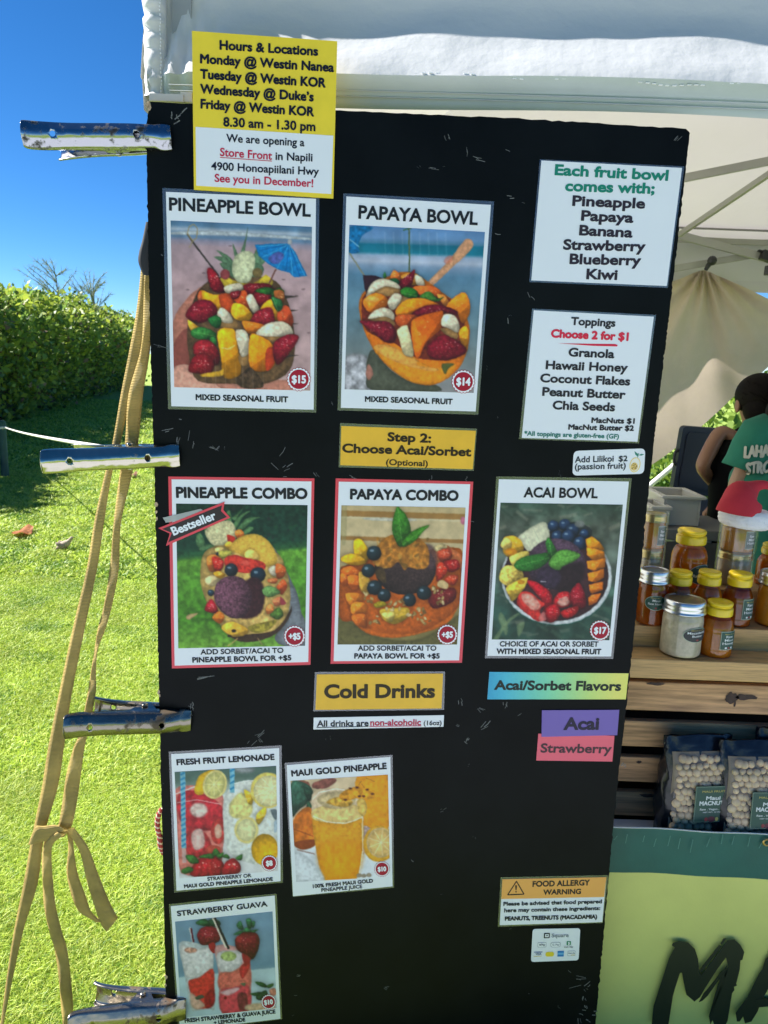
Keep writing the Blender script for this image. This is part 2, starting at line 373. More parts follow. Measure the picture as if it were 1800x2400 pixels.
        me.materials.append(PRINT); ob = bpy.data.objects.new('picture', me); C.objects.link(ob); ob.parent = parent; return ob

# ------------------------------------------------------------------ the menu board
def edge_jag(pts, n, amp):
    out = []; rg = random.Random(3)
    for k in range(len(pts)):
        a, b = np.array(pts[k], float), np.array(pts[(k + 1) % len(pts)], float)
        d = (b - a) / np.linalg.norm(b - a); nn = np.array([-d[1], d[0]])
        for t in np.linspace(0, 1, n[k], endpoint=False):
            j = 0 if t == 0 else (rg.gauss(0, amp) + (amp * 3.2 * rg.random() if rg.random() < .1 else 0))
            out.append(tuple(a + (b - a) * t + nn * j))
    return out
BLACK = mat('black_board_paint', (.0035, .0045, .005), .42, var=.35, vs_=6, bump=.2, bs=300, spec=.09, bd=.0005)
EDGEW = mat('raw_plywood_edge', (.46, .33, .2), .8, var=.4, vs_=120)
CHIP = mat('chipped_paint', (.17, .17, .16), .8)
out_px = [(352, 238), (700, 255), (1200, 276), (1608, 302), (1617, 312), (1573, 700), (1531, 1050), (1474, 1600), (1441, 1900), (1396, 2400), (1358, 2830), (420, 2800), (390, 2400), (372, 1600), (363, 1150), (350, 720), (344, 400), (343, 290)]
jag = edge_jag(out_px, [14, 26, 26, 3, 60, 60, 80, 50, 80, 20, 2, 12, 70, 60, 60, 50, 14, 8], .65)
base = on_board(880, 2815)
board = thing('menu_board', base, 'tall black plywood board covered with menu posters, clamped at its left edge', 'menu board')
mb = MB(); fr = [on_board(x, y) for x, y in jag]; mb.prism(fr, -BN * .012, 0, 1)
rg = random.Random(11)
def scratch(x, y, L, ang, w):
    for k in range(rg.randint(1, 3)):
        x2 = x + rg.uniform(-6, 6); y2 = y + rg.uniform(-6, 6); a = ang + rg.uniform(-.3, .3); l = L * rg.uniform(.4, 1)
        strokes(mb, 'P', [(x2, y2), (x2 + math.cos(a) * l * .5 + rg.uniform(-2, 2), y2 + math.sin(a) * l * .5), (x2 + math.cos(a) * l, y2 + math.sin(a) * l)], w * rg.uniform(.35, .8), 2, .0004)
for (x, y, L, ang, w) in [(1090, 345, 26, 1.4, 1.6), (1112, 372, 22, .5, 2), (1582, 335, 18, -.6, 2), (408, 265, 22, 1.4, 4), (425, 268, 30, -.7, 3), (412, 285, 22, -.4, 4), (376, 600, 6, .6, 2), (365, 812, 24, .1, 1.2),
        (420, 980, 14, .2, 2), (385, 1012, 22, -.1, 2), (419, 1030, 30, 1.5, 1.5), (440, 1010, 26, 1.55, 1.3), (455, 1040, 16, 1.5, 2), (495, 1045, 20, .6, 1.6), (505, 1058, 22, -.8, 1.6), (655, 1065, 30, -1.2, 2), (640, 1085, 26, .5, 1.6), (668, 1100, 22, -.7, 2), (660, 1112, 18, .1, 1.6), (735, 1105, 20, 1.1, 1.6),
        (825, 1113, 14, .5, 1.8), (1010, 1118, 10, 1.5, 1.5), (1095, 1119, 10, 1.5, 1.5), (1105, 1222, 22, .15, 1.5), (462, 1588, 42, -.12, 2), (450, 1645, 24, 1.3, 2.4), (442, 1660, 18, .6, 2), (438, 1690, 14, -.6, 2), (1080, 1640, 12, 1.3, 1.8), (1120, 1662, 16, .6, 2), (1132, 1710, 26, -.6, 2.2), (1092, 1742, 18, .9, 1.8), (1096, 1736, 14, -1, 2),
        (600, 1728, 24, -.5, 1.6), (585, 1745, 20, -.9, 1.4), (612, 1735, 14, .8, 1.6), (1185, 1650, 14, 1.5, 1.4), (1215, 1672, 14, -.8, 1.4), (1070, 1700, 12, .3, 1.6), (1330, 2275, 20, .6, 1.4), (1345, 2290, 24, .2, 1.4), (1330, 2318, 46, -.05, 1.6), (1372, 2310, 16, -.6, 2), (1370, 2338, 10, 1.5, 3), (1371, 2358, 8, 1.3, 3), (1360, 2372, 12, .4, 2), (1388, 2376, 9, .1, 3), (1375, 2394, 8, .4, 3), (1355, 2390, 18, 1.4, 1.4),
        (1010, 398, 30, .1, 1.6), (1045, 315, 14, 1.2, 1.4), (1180, 345, 16, .3, 1.4), (1190, 460, 20, .1, 2.4), (1165, 545, 16, .2, 3.2), (1185, 740, 14, 1.4, 2), (1240, 690, 16, .9, 1.6), (1200, 1230, 10, .3, 2), (1460, 1795, 10, -.8, 3), (965, 2010, 8, 1, 2), (900, 2310, 14, .4, 1.4), (1250, 2190, 8, .5, 1.4), (700, 2290, 10, .2, 1.6), (690, 2330, 8, .1, 1.4)]:
    scratch(x, y, L, ang, w)
for _ in range(60):
    scratch(rg.uniform(380, 1440), rg.uniform(330, 2380), rg.uniform(2, 9), rg.uniform(-1.6, 1.6), rg.uniform(.4, .9))
mb.build('panel', [BLACK, EDGEW, CHIP], board)
# torn ply along the left edge
for (x, y, r) in [(366, 1182, 7), (366, 1200, 5), (367, 1216, 5), (372, 1622, 6), (374, 1630, 4), (346, 244, 9), (350, 252, 8), (389, 2290, 6), (388, 2310, 4)]:
    pts = [(x + r * rg.uniform(.5, 1.1) * math.cos(a) * .7, y + r * rg.uniform(.6, 1.2) * math.sin(a)) for a in [2 * math.pi * k / 7 for k in range(7)]]
    ch = MB(); ch.prism([on_board(a, b, .0009) for a, b in pts], -BN * .002); ch.build('torn_chip', EDGEW, board)

PAPER = mat('white_paper', (.80, .80, .80), .42, coat=.25, var=.02, vs_=5, bump=.15, bs=14, bd=.004)
FILM = film('laminate_film', .10, .16, (.62, .66, .68), .055)
YEL2 = mat('golden_paper', ink((218, 174, 40)), .5, coat=.08, var=.07, vs_=16, bump=.12, bs=14, bd=.004)
YEL = mat('yellow_paper', ink((224, 198, 48)), .5, coat=.08, var=.05, vs_=20, bump=.12, bs=14, bd=.004)
RED = mat('red_card', ink((200, 55, 78)), .45, coat=.2)
DK = (32, 36, 44)
CRIM = inkmat((176, 36, 76)); INK = inkmat(DK); MAROON = inkmat((150, 26, 52)); INKW = inkmat((235, 240, 248))
def badge(t, z, cx, cy, r, text, tcap, off=.0022):
    m = MB(); n = 60; u = lambda k, rr: (cx + rr * math.sin(2 * math.pi * k / n), cy - rr * math.cos(2 * math.pi * k / n))
    plate(z, [u(k, r * (1.0 if k % 3 else .93)) for k in range(n)], off, .0003, m, 0)
    plate(z, [u(k, r * (.955 if k % 3 else .875)) for k in range(n)], off + .0002, .0002, m, 1)
    plate(z, [u(k, r * .80) for k in range(n)], off + .0004, .0002, m, 0)
    o = m.build('price_badge', [MAROON, INKW], t)
    l = MB(); w = tcap * .62 * len(text); sl_ = {'D': .02, 'E': .02, 'O': -.06, 'Q': -.1}.get(z, 0) * w
    line(l, z, text, cx - w / 2, cy + tcap / 2 - sl_ / 2, cx + w / 2, cy + tcap / 2 + sl_ / 2, tcap, 0, 1.6, off + .0007); l.build('price_lettering', INKW, o)
def poster(z, name, label, cat, paper, film_=None, border=None, off=.0010, group=None, pm=None):
    b = bz(z, (paper[2][0] + paper[3][0]) / 2, (paper[2][1] + paper[3][1]) / 2)
    t = thing(name, b, label, cat, group)
    if film_: plate(z, film_, off - .0002, .0005).build('laminate', FILM, t)
    if border: plate(z, border, off - .0001, .0006).build('border', RED, t)
    plate(z, paper, off + .0002, .0007).build('sheet', pm or PAPER, t)
    return t
def text_part(t, z, rows, m=None, off=.0018, name='text_line'):
    for r_ in rows: l = MB(); line(l, z, *r_[:6], 0, r_[6] if len(r_) > 6 else 1.0, off); l.build(name, m or INK, t)
GP = 'menu posters on the black board'

# hours sign
t = thing('opening_hours_sign', bz('A', 1140, 840), 'yellow and white sign headed Hours & Locations, topmost on the board and overlapping the tent edge', 'sign')
plate('A', [(829, 133), (1457, 178), (1440, 858), (838, 820)], .0035, .0008).build('sheet', YEL, t)
plate('A', [(845, 548), (1440, 586), (1431, 838), (848, 802)], .0038, .0002).build('white_panel', PAPER, t)
NV = inkmat((22, 26, 46))
text_part(t, 'A', [('Hours & Locations', 950, 213, 1372, 240, 38, 1.3), ('Monday @ Westin Nanea', 866, 272, 1441, 310, 38, 1.3), ('Tuesday @ Westin KOR', 866, 338, 1405, 377, 38, 1.4), ('Wednesday @ Duke\u2019s', 866, 402, 1353, 437, 38, 1.3), ('Friday @ Westin KOR', 868, 467, 1355, 502, 38, 1.3), ('8.30 am - 1.30 pm', 965, 545, 1362, 566, 38, 1.5),
    ('We are opening a', 977, 612, 1315, 632, 33), ('in Napili', 1190, 690, 1350, 697, 33), ('4900 Honoapiilani Hwy', 912, 733, 1378, 757, 33)], NV, .0044)
text_part(t, 'A', [('Store Front', 950, 673, 1175, 690, 34), ('See you in December!', 927, 785, 1353, 808, 33)], CRIM, .0044, 'crimson_lettering')
u_ = MB(); strokes(u_, 'A', [(950, 680), (1175, 696)], 3, 0, .0044); u_.build('underline', CRIM, t)

# pineapple bowl
t = poster('D', 'menu_poster', 'poster titled Pineapple Bowl with a fruit filled pineapple half on a beach', 'poster', q('143,72 1440,132 1420,1955 190,1925'), q('112,38 1470,110 1442,1980 162,1950'), group=GP)
p = Pic('D', q('183,320 1405,375 1390,1790 215,1760'))
p.bg([(330, (78, 112, 150)), (385, (92, 126, 160)), (415, (165, 180, 202)), (440, (125, 150, 180)), (480, (100, 130, 165)), (510, (140, 140, 165)), (560, (165, 148, 162)), (900, (172, 150, 160)), (1500, (178, 155, 162)), (1800, (180, 158, 160))], .045, .16, 90)
p.poly('190,420 600,412 1400,470 1400,490 800,455 190,440', (190, 204, 220), noise=.2)
for x, y in [(1270, 970), (1330, 915), (1160, 830), (1380, 1290), (330, 920), (700, 540), (1250, 600), (470, 775)]: p.el(x, y, 16, 7, (110, 92, 100), soft=8, op=.6)
p.poly('205,1195 330,990 420,910 530,850 600,900 560,1100 400,1400 380,1600 210,1600', (206, 142, 126), edge=.25, ew=60, grad=(.1, -.2))
p.poly('205,1400 330,1250 380,1500 350,1580 205,1600', (130, 72, 68), edge=.1, op=.8)
p.poly('205,1600 350,1570 600,1690 900,1700 1180,1700 1200,1800 205,1790', (208, 160, 148), edge=.15, noise=.12)
p.poly('560,1700 800,1740 1190,1700 1195,1800 700,1800', (190, 135, 122), edge=.2)
p.poly('330,1250 420,930 640,800 1040,820 1170,960 1240,1200 1255,1480 1180,1650 960,1740 700,1730 420,1705 345,1500', (104, 82, 60), edge=.3, noise=.35, ns=30)
for y in (980, 1100, 1215, 1340, 1490): p.poly([(1150, y - 14), (1290, y - 6), (1180, y + 16)], (70, 62, 58), smooth=False, soft=8)
p.poly('640,800 760,850 900,860 1010,790 1060,880 800,930 600,900', (222, 196, 70), noise=.25)
for s_ in ['580,575 700,640 760,760 640,640', '560,635 680,650 740,800 640,690', '790,600 830,470 850,375 838,490 812,640', '930,560 1000,560 900,760 880,700', '720,520 760,600 790,700 740,640', '870,640 960,590 1010,660 880,780', '610,690 700,700 740,820 660,760', '905,690 985,720 970,800 890,800']:
    p.poly(s_, (104, 138, 112), edge=.3, noise=.25)
p.poly('735,640 800,590 880,590 915,650 900,760 860,850 760,850 715,750', (208, 216, 186), edge=.2, ew=40, noise=.18, ns=18)
p.el(655, 785, 42, 45, (150, 75, 80)); p.el(935, 770, 45, 40, (120, 105, 70))
p.ln('370,500 600,800', 15, (62, 58, 58)); p.ln('345,555 375,495 410,470 418,390 385,350 345,370 330,430 375,495', 8, (150, 140, 110)); p.ln('325,440 370,500', 9, (90, 84, 70))
p.ln('1095,740 1035,865', 13, (110, 75, 70))
p.poly('912,530 1050,520 1195,520 1260,590 1365,800 1255,812 1210,770 1130,752 1020,690 945,625', (28, 126, 196), smooth=False, edge=.15, noise=.1)
for k, (x, y) in enumerate([(940, 545), (948, 580), (975, 640), (1040, 700), (1100, 740), (1180, 760), (1240, 800), (1300, 805), (1345, 800)]): p.ln([(1210, 525), (x, y)], 7, (12, 84, 150) if k % 2 else (90, 175, 225), op=.7)
p.poly('1030,640 1110,590 1165,620 1120,690 1060,690', (110, 90, 165), op=.7, noise=.3); p.el(1213, 505, 20, 24, (190, 195, 205))
p.S('500,740 560,750 640,880 650,940 570,940 520,880')
p.B('650,890 760,860 810,880 800,920 700,950 655,935', side='660,930 820,890 810,950 700,990')
p.S('815,880 900,862 1040,870 1040,920 880,960 830,940'); p.S('905,950 1060,900 1100,960 1000,1060 930,1040')
p.L('910,930 1000,895 1090,920 1040,960'); p.L('1050,960 1120,900 1165,940 1090,1000', (70, 110, 50))
p.M('440,925 560,960 720,960 725,1080 660,1150 560,1090 440,1050', (224, 160, 38)); p.poly('600,965 725,965 720,1090 650,1130', (196, 84, 40), noise=.15)
p.M('420,960 450,930 450,1040 425,1040', (200, 90, 50)); p.M('730,1000 820,920 860,1000 870,1100 800,1060', (212, 92, 42))
p.S('700,940 790,930 770,990 720,1000', seeds=6); p.B('835,990 890,960 950,1090 905,1120 870,1080'); p.M('960,1080 1050,1000 1120,1120 1110,1190 1010,1130', (226, 166, 40)); p.M('1120,1080 1200,1060 1245,1190 1200,1250 1110,1180', (190, 82, 48))
p.M('1080,930 1150,925 1170,1000 1140,1050 1090,1000', (150, 88, 45)); p.L('1055,980 1140,1010 1150,1080 1110,1110 1075,1050', (48, 104, 62), '1070,990 1110,1100')
p.S('310,1140 400,1020 520,1010 585,1080 580,1130 470,1200 400,1200', (128, 26, 46), 40); p.B('585,1130 630,1070 700,1130 720,1200 640,1200', side='600,1160 730,1160 760,1240 640,1260')
p.M('705,1120 730,1035 830,1060 900,1150 880,1190 760,1180', (228, 168, 42)); p.S('870,1210 920,1110 1040,1070 1075,1130 1070,1220 930,1240', (150, 34, 52), 30)
p.M('800,1195 880,1195 1000,1225 960,1280 860,1300', (222, 130, 40)); p.M('330,1180 400,1220 450,1260 370,1290', (222, 170, 60))
p.B('925,1310 1000,1220 1120,1190 1200,1215 1245,1290 1180,1320', side='930,1310 1080,1280 1240,1300 1180,1345 1040,1370 980,1340')
p.L('360,1270 450,1240 560,1280 580,1330 470,1350 380,1330', (58, 124, 62), '370,1280 570,1320'); p.L('510,1170 580,1140 625,1180 600,1250 540,1230', (44, 112, 58)); p.L('525,1330 580,1340 570,1420 530,1430', (60, 130, 66))
p.S('380,1400 450,1350 540,1370 600,1460 600,1560 500,1570 400,1500', (140, 32, 46), 36); p.S('335,1610 390,1490 500,1480 560,1560 520,1650 400,1640', (132, 24, 40), 36)
p.M('590,1280 730,1260 760,1400 790,1640 650,1680 620,1500', (230, 160, 34)); p.ln('620,1420 680,1430 740,1400', 8, (250, 225, 180), op=.7)
p.B('745,1280 800,1262 850,1300 870,1450 800,1500 770,1420', side='775,1480 870,1460 850,1560 790,1570')
p.M('870,1320 960,1320 1070,1400 1085,1560 990,1625 870,1580', (232, 140, 30)); p.poly('1010,1440 1085,1420 1075,1560 1010,1615', (190, 70, 40), noise=.2)
p.S('1070,1390 1180,1310 1285,1315 1270,1380 1150,1540 1090,1550', (138, 28, 50), 40)
p.poly('800,1640 870,1590 960,1680 980,1760 820,1770 740,1700', (78, 62, 50), noise=.5); p.poly('440,1650 600,1620 640,1600 630,1660 480,1672', (214, 170, 60), noise=.3)
for k in range(7): x = 480 + k * 80 + (k * 37 % 29); p.ln([(x, 1480 + k * 23 % 90), (x + 10, 1900)], 6, (225, 225, 235), op=.16)
p.build(t, .0015)
text_part(t, 'D', [('PINEAPPLE BOWL', 172, 230, 1393, 285, 105, 1.5), ('MIXED SEASONAL FRUIT', 403, 1870, 1197, 1890, 47, 1.3)])
badge(t, 'D', 1292, 1692, 105, '$15', 62)

# papaya bowl
t = poster('E', 'menu_poster', 'poster titled Papaya Bowl with a wooden spoon stuck in a filled papaya by the sea', 'poster', q('228,112 1477,185 1345,1970 180,1938'), q('202,85 1505,155 1367,1998 152,1960'), group=GP)
p = Pic('E', q('254,357 1425,420 1328,1810 213,1778'))
p.bg([(340, (88, 128, 180)), (480, (104, 142, 188)), (520, (78, 126, 160)), (535, (28, 110, 140)), (600, (34, 120, 148)), (630, (150, 172, 205)), (680, (175, 188, 215)), (720, (130, 155, 188)), (800, (92, 132, 165)), (1200, (104, 132, 150)), (1500, (118, 132, 140)), (1800, (140, 142, 150))], .03, .14, 110)
p.poly('215,1500 380,1480 430,1560 460,1790 215,1780', (168, 172, 186), noise=.4, ns=40, soft=40)
p.poly('420,1480 480,1440 600,1600 800,1720 1000,1740 1010,1800 460,1790 400,1640', (92, 98, 88), edge=.3, ew=60); p.poly('395,1640 420,1560 460,1640 420,1700', (178, 128, 118))
p.poly('250,380 440,375 445,400 370,450 330,540 340,590 250,590', (30, 116, 176), noise=.3); p.ln('255,480 340,550', 10, (150, 185, 210), op=.7)
p.ln('770,395 772,780', 13, (84, 100, 70)); p.ln('252,600 400,820', 13, (128, 132, 120)); p.ln('720,405 790,385', 12, (60, 100, 70))
p.poly('905,880 1090,690 1225,520 1270,478 1310,490 1325,530 1290,590 1150,720 970,885', (204, 158, 128), edge=.15, noise=.1); p.el(1110, 660, 45, 30, (214, 130, 110), rot=-40, op=.6, soft=20)
p.poly('345,1000 420,900 640,780 800,770 920,840 1080,960 1200,1050 1290,1230 1270,1450 1180,1620 1000,1735 800,1720 620,1610 480,1460 390,1290 345,1140', (232, 132, 36), edge=.25, ew=40, noise=.1)
p.poly('460,1420 600,1400 830,1520 1000,1590 1180,1560 1100,1680 960,1735 780,1710 620,1600', (228, 150, 44), edge=.2); p.poly('400,1270 640,1380 850,1510 1130,1520 1250,1440 1250,1300 1190,1040 700,830 420,930 360,1060', (120, 50, 36), edge=.1, noise=.3)
p.poly('465,1405 600,1398 830,1515 840,1570 1020,1600 960,1625 700,1560 520,1470', (240, 176, 90), noise=.15); p.M('1200,1280 1260,1230 1285,1300 1265,1420 1220,1380', (238, 160, 40))
p.poly('370,790 480,795 540,820 430,880 400,960 385,900', (58, 34, 48), smooth=False, edge=.2); p.M('610,820 640,750 700,800 690,850', (226, 120, 50)); p.M('700,800 800,770 900,840 890,880 760,870', (214, 150, 60))
p.S('670,860 760,790 820,745 810,820 780,890 700,905', (130, 26, 48)); p.B('820,795 880,810 905,880 840,880'); p.L('600,830 660,820 690,860 640,875', (40, 96, 60)); p.L('545,800 560,765 575,805 555,820', (60, 130, 70))
p.B('395,980 440,870 540,820 660,860 690,910 560,890 440,960', side='440,950 560,880 690,910 660,960 560,980 460,1000')
p.M('370,1020 460,950 560,970 590,1040 500,1110 420,1110', (230, 130, 40)); p.el(450, 1000, 60, 26, (236, 190, 110), op=.7, soft=20, noise=.5)
p.B('585,1020 640,950 700,960 700,1010 640,1090 600,1080', side='660,1000 770,970 790,1040 680,1120')
p.M('800,900 960,885 1040,930 1020,980 900,980', (226, 110, 46)); p.M('1010,960 1080,970 1120,1040 1080,1060', (232, 150, 70))
p.L('690,940 740,895 830,920 850,985 760,990', (50, 120, 44), '700,945 840,975'); p.L('855,980 940,930 1010,990 1070,980 1020,1020 920,1010', (74, 130, 56))
p.M('655,1090 740,1010 880,990 1020,1040 1020,1060 860,1080 760,1150 670,1150', (236, 140, 34)); p.M('1090,1060 1230,940 1290,1010 1290,1130 1230,1210 1180,1110', (232, 134, 36))
p.S('790,1130 900,1060 1040,1050 1180,1100 1170,1135 1040,1110 900,1150', (128, 26, 48), 30); p.M('655,1150 790,1130 850,1160 790,1240 680,1230', (176, 84, 40))
p.B('415,1170 470,1100 560,1072 630,1110 640,1180 560,1150', side='420,1170 560,1140 640,1190 640,1230 540,1210'); p.S('340,1190 450,1190 600,1200 655,1290 640,1370 560,1370 440,1270', (126, 28, 50), 40)
p.M('785,1230 830,1160 1000,1110 1065,1110 1040,1260 920,1370 850,1510 810,1440', (226, 112, 30), grad=(-.25, .05)); p.B('1045,1220 1070,1135 1160,1140 1205,1220 1190,1290 1110,1250', side='1040,1250 1130,1250 1190,1290 1180,1345 1080,1300')
p.B('665,1270 745,1222 775,1290 810,1460 790,1500 720,1470 690,1370', (224, 214, 176)); p.S('930,1400 1050,1310 1150,1340 1260,1420 1240,1480 1090,1530 950,1500', (122, 24, 44), 50)
p.poly('1050,1570 1100,1550 1160,1560 1110,1600 1080,1650', (60, 92, 60), op=.8)
for k in range(8): x = 560 + k * 75; p.ln([(x, 420), (x + 8, 620)], 16, (210, 220, 240), op=.10)
p.build(t, .0015)
text_part(t, 'E', [('PAPAYA BOWL', 332, 300, 1360, 357, 108, 1.5), ('MIXED SEASONAL FRUIT', 390, 1885, 1143, 1908, 45, 1.3)])
badge(t, 'E', 1238, 1712, 103, '$14', 62)

# pineapple combo
t = poster('I', 'menu_poster', 'red bordered poster titled Pineapple Combo with a pineapple boat held over grass', 'poster', q('175,97 1535,118 1503,1873 205,1908'), border=q('143,70 1563,88 1525,1900 178,1935'), group=GP)
p = Pic('I', q('218,333 1497,348 1472,1715 240,1740'))
p.bg([(330, (22, 52, 44)), (600, (24, 60, 52)), (730, (24, 66, 52)), (800, (40, 88, 56)), (840, (96, 148, 60)), (1000, (86, 140, 54)), (1400, (70, 124, 40)), (1750, (108, 152, 66))], -.09, .35, 34)
for k in range(46): x, y = rg.uniform(720, 1490), rg.uniform(360, 700); p.el(x, y, rg.uniform(8, 26), rg.uniform(8, 22), [(30, 84, 70), (36, 96, 60), (50, 40, 52), (20, 44, 40)][k % 4], soft=20, op=.5)
p.poly('1150,790 1220,830 1290,980 1400,1220 1440,1400 1475,1480 1475,1720 1250,1710 1180,1620 1300,1400', (124, 134, 148), edge=.3, ew=40, noise=.15)
for y in range(1200, 1420, 28): p.ln([(1330, y), (1430, y - 20)], 6, (92, 100, 118), op=.5)
p.poly('455,1000 480,830 600,740 800,700 1180,800 1290,980 1330,1200 1310,1400 1240,1540 1100,1640 930,1672 760,1640 640,1500 520,1300 460,1120', (206, 178, 112), edge=.35, ew=40, noise=.3, ns=40)
p.poly('640,1520 760,1600 960,1600 1180,1560 1320,1380 1340,1300 1330,1420 1200,1590 1000,1672 800,1660', (66, 50, 38), noise=.3)
for s_ in ['760,470 830,420 880,360 830,440 800,500', '780,520 870,430 940,405 860,470 800,580', '800,600 900,480 1035,465 960,500 850,600', '850,620 920,560 975,575 880,640', '420,640 460,620 500,720 440,760 410,700', '440,770 520,730 600,740 480,790', '560,600 480,560 560,700 600,720', '700,440 740,400 760,520 730,560']:
    p.poly(s_, (96, 142, 100), edge=.3, noise=.3)
p.poly('500,600 600,520 740,500 800,580 790,690 700,730 600,740 540,700', (206, 204, 168), edge=.2, noise=.25, ns=14)
p.M('790,610 850,585 880,640 820,680', (228, 130, 60)); p.poly('715,635 790,660 780,700 730,720', (206, 60, 50)); p.M('690,740 730,700 780,730 730,780', (226, 180, 70))
p.poly('735,760 830,660 980,628 1100,680 1180,790 1200,900 1140,940 1000,930 850,830 760,800', (226, 188, 88), edge=.22, ew=40, noise=.12, ns=10)
p.M('880,830 950,775 1025,850 955,920', (230, 196, 110)); p.M('600,770 680,760 690,830 620,830', (222, 196, 130)); p.L('620,800 740,790 760,820 660,870', (196, 190, 96)); p.el(620, 822, 14, 18, (60, 70, 80))
p.M('520,860 600,830 680,900 620,990 540,980', (224, 128, 62)); p.S('570,850 680,890 660,980 600,990', (206, 56, 48), 10); p.poly('690,870 780,830 900,860 1060,900 1080,970 900,1010 720,960', (214, 66, 56), noise=.35, ns=20); p.el(890, 910, 50, 30, (230, 90, 80), noise=.4)
p.M('500,1060 580,1030 650,1070 600,1130 520,1120', (222, 204, 160)); p.M('580,1010 640,990 700,1030 640,1060', (226, 170, 50)); p.B('1115,980 1170,935 1215,990 1170,1040')
p.M('1190,920 1280,950 1270,1040 1200,1060', (196, 100, 50)); p.M('1110,1070 1200,1060 1190,1110 1120,1100', (204, 116, 70)); p.M('1210,1120 1260,1070 1300,1130 1250,1220 1200,1160', (206, 96, 50))
p.U(755, 978, 64, (38, 54, 66)); p.U(1015, 1025, 74, (24, 50, 70)); p.U(557, 1200, 32, (40, 66, 84))
p.poly('900,1080 1020,1060 1080,1200 1040,1400 860,1450 800,1300', (58, 32, 40), noise=.3, soft=30)
p.poly('590,1190 620,1100 720,1040 850,1050 920,1120 960,1240 920,1380 850,1445 740,1440 640,1360 590,1270', (104, 70, 90), edge=.3, ew=40, grad=(-.3, -.05), noise=.55, ns=13)
p.L('1055,1170 1120,1130 1200,1160 1230,1200 1130,1245 1070,1220', (112, 156, 96), '1070,1180 1200,1190'); p.L('1130,1410 1220,1340 1260,1420 1200,1460', (90, 128, 60)); p.M('1160,1270 1230,1240 1260,1300 1180,1330', (218, 130, 90)); p.M('1090,1350 1140,1310 1170,1370 1110,1410', (222, 136, 76)); p.poly('1230,1240 1290,1300 1240,1320', (166, 70, 84))
p.S('495,1360 560,1260 630,1380 560,1395', (180, 34, 54), 18); p.M('570,1440 640,1380 690,1440 640,1500', (226, 128, 44)); p.M('660,1530 760,1480 900,1540 910,1600 790,1630 690,1580', (222, 178, 70)); p.el(780, 1570, 24, 16, (40, 34, 26)); p.el(740, 1620, 22, 12, (50, 38, 30))
p.poly('920,1530 1100,1480 1200,1470 1120,1560 980,1590', (150, 140, 60), noise=.4); p.ln('820,1640 720,1720', 8, (190, 160, 110)); p.ln('1010,1640 1060,1710', 8, (150, 130, 100))
p.poly('315,1440 345,1410 430,1400 350,1460', (196, 172, 130)); p.build(t, .0015)
text_part(t, 'I', [('PINEAPPLE COMBO', 225, 273, 1490, 285, 96, 1.5), ('ADD SORBET/ACAI TO', 457, 1800, 1263, 1783, 47, 1.3), ('PINEAPPLE BOWL FOR +$5', 380, 1877, 1337, 1855, 47, 1.3)])
badge(t, 'I', 1370, 1622, 105, '+$5', 58)
t = thing('ribbon_sticker', bz('I', 400, 560), 'dark folded ribbon with red edge reading Bestseller, stuck across the Pineapple Combo poster', 'sticker')
plate('I', q('45,572 690,315 678,395 745,470 120,745 158,625'), .0030, .0006).build('border', RED, t)
plate('I', q('82,580 665,350 655,405 712,463 142,710 178,618'), .0033, .0002).build('ribbon', inkmat((52, 48, 54)), t)
plate('I', q('88,470 455,384 480,396 215,505 118,518'), .0028, .0001).build('clear_tape', film('cloudy_tape', .12, .15, (.8, .8, .8), .34), t)
text_part(t, 'I', [('Bestseller', 196, 642, 615, 478, 78, 1.7)], INKW, .0038)

# papaya combo
t = poster('J', 'menu_poster', 'red bordered poster titled Papaya Combo with a mint topped dark scoop in papaya', 'poster', q('183,120 1460,145 1352,1857 133,1865'), border=q('153,88 1490,120 1380,1880 103,1890'), group=GP)
p = Pic('J', q('208,350 1415,372 1332,1703 170,1703'))
p.bg([(350, (178, 166, 134)), (410, (182, 168, 136)), (420, (146, 116, 72)), (470, (150, 120, 78)), (476, (196, 192, 168)), (500, (188, 176, 146)), (660, (192, 180, 150)), (668, (148, 114, 70)), (700, (150, 118, 74)), (708, (186, 176, 146)), (800, (182, 168, 136)), (1500, (120, 112, 74)), (1720, (124, 118, 78))], .03, .1, 60)
p.poly('170,1440 320,1500 600,1640 1000,1640 1400,1400 1400,1720 170,1720', (98, 96, 62), soft=30, noise=.12); p.poly('460,470 900,480 880,505 470,495', (212, 214, 204)); p.el(1392, 500, 26, 40, (206, 130, 160)); p.poly('210,350 260,352 250,700 205,700', (160, 158, 120), op=.5)
p.poly('190,1000 260,930 500,860 900,800 1300,760 1390,830 1370,1100 1350,1330 1200,1470 950,1590 700,1635 480,1590 340,1480 190,1440', (182, 96, 32), edge=.3, ew=50, noise=.15)
p.poly('300,1450 500,1560 750,1600 1000,1570 1250,1430 1340,1340 1230,1500 960,1600 700,1638 450,1590', (204, 110, 36), noise=.1)
p.M('335,690 400,680 475,800 450,900 360,900 330,800', (226, 178, 40)); p.M('200,870 300,820 420,860 440,920 300,930', (220, 168, 36)); p.M('200,980 300,940 400,1000 390,1060 260,1060', (214, 110, 40))
p.M('205,1010 270,1040 265,1130 205,1110', (222, 112, 40)); p.M('270,1040 380,1040 380,1160 300,1170', (226, 116, 44)); p.M('380,1000 480,1060 500,1200 400,1190', (200, 160, 70)); p.M('250,1210 400,1210 410,1290 300,1330', (218, 128, 44)); p.M('295,1350 340,1290 450,1310 440,1400 330,1420', (230, 134, 44)); p.M('310,1420 440,1410 450,1540 340,1500', (200, 108, 40))
p.poly('1120,800 1200,730 1300,780 1380,850 1370,960 1150,920', (214, 128, 80), noise=.3); p.poly('1100,760 1190,720 1240,760 1140,800', (222, 206, 160), noise=.4)
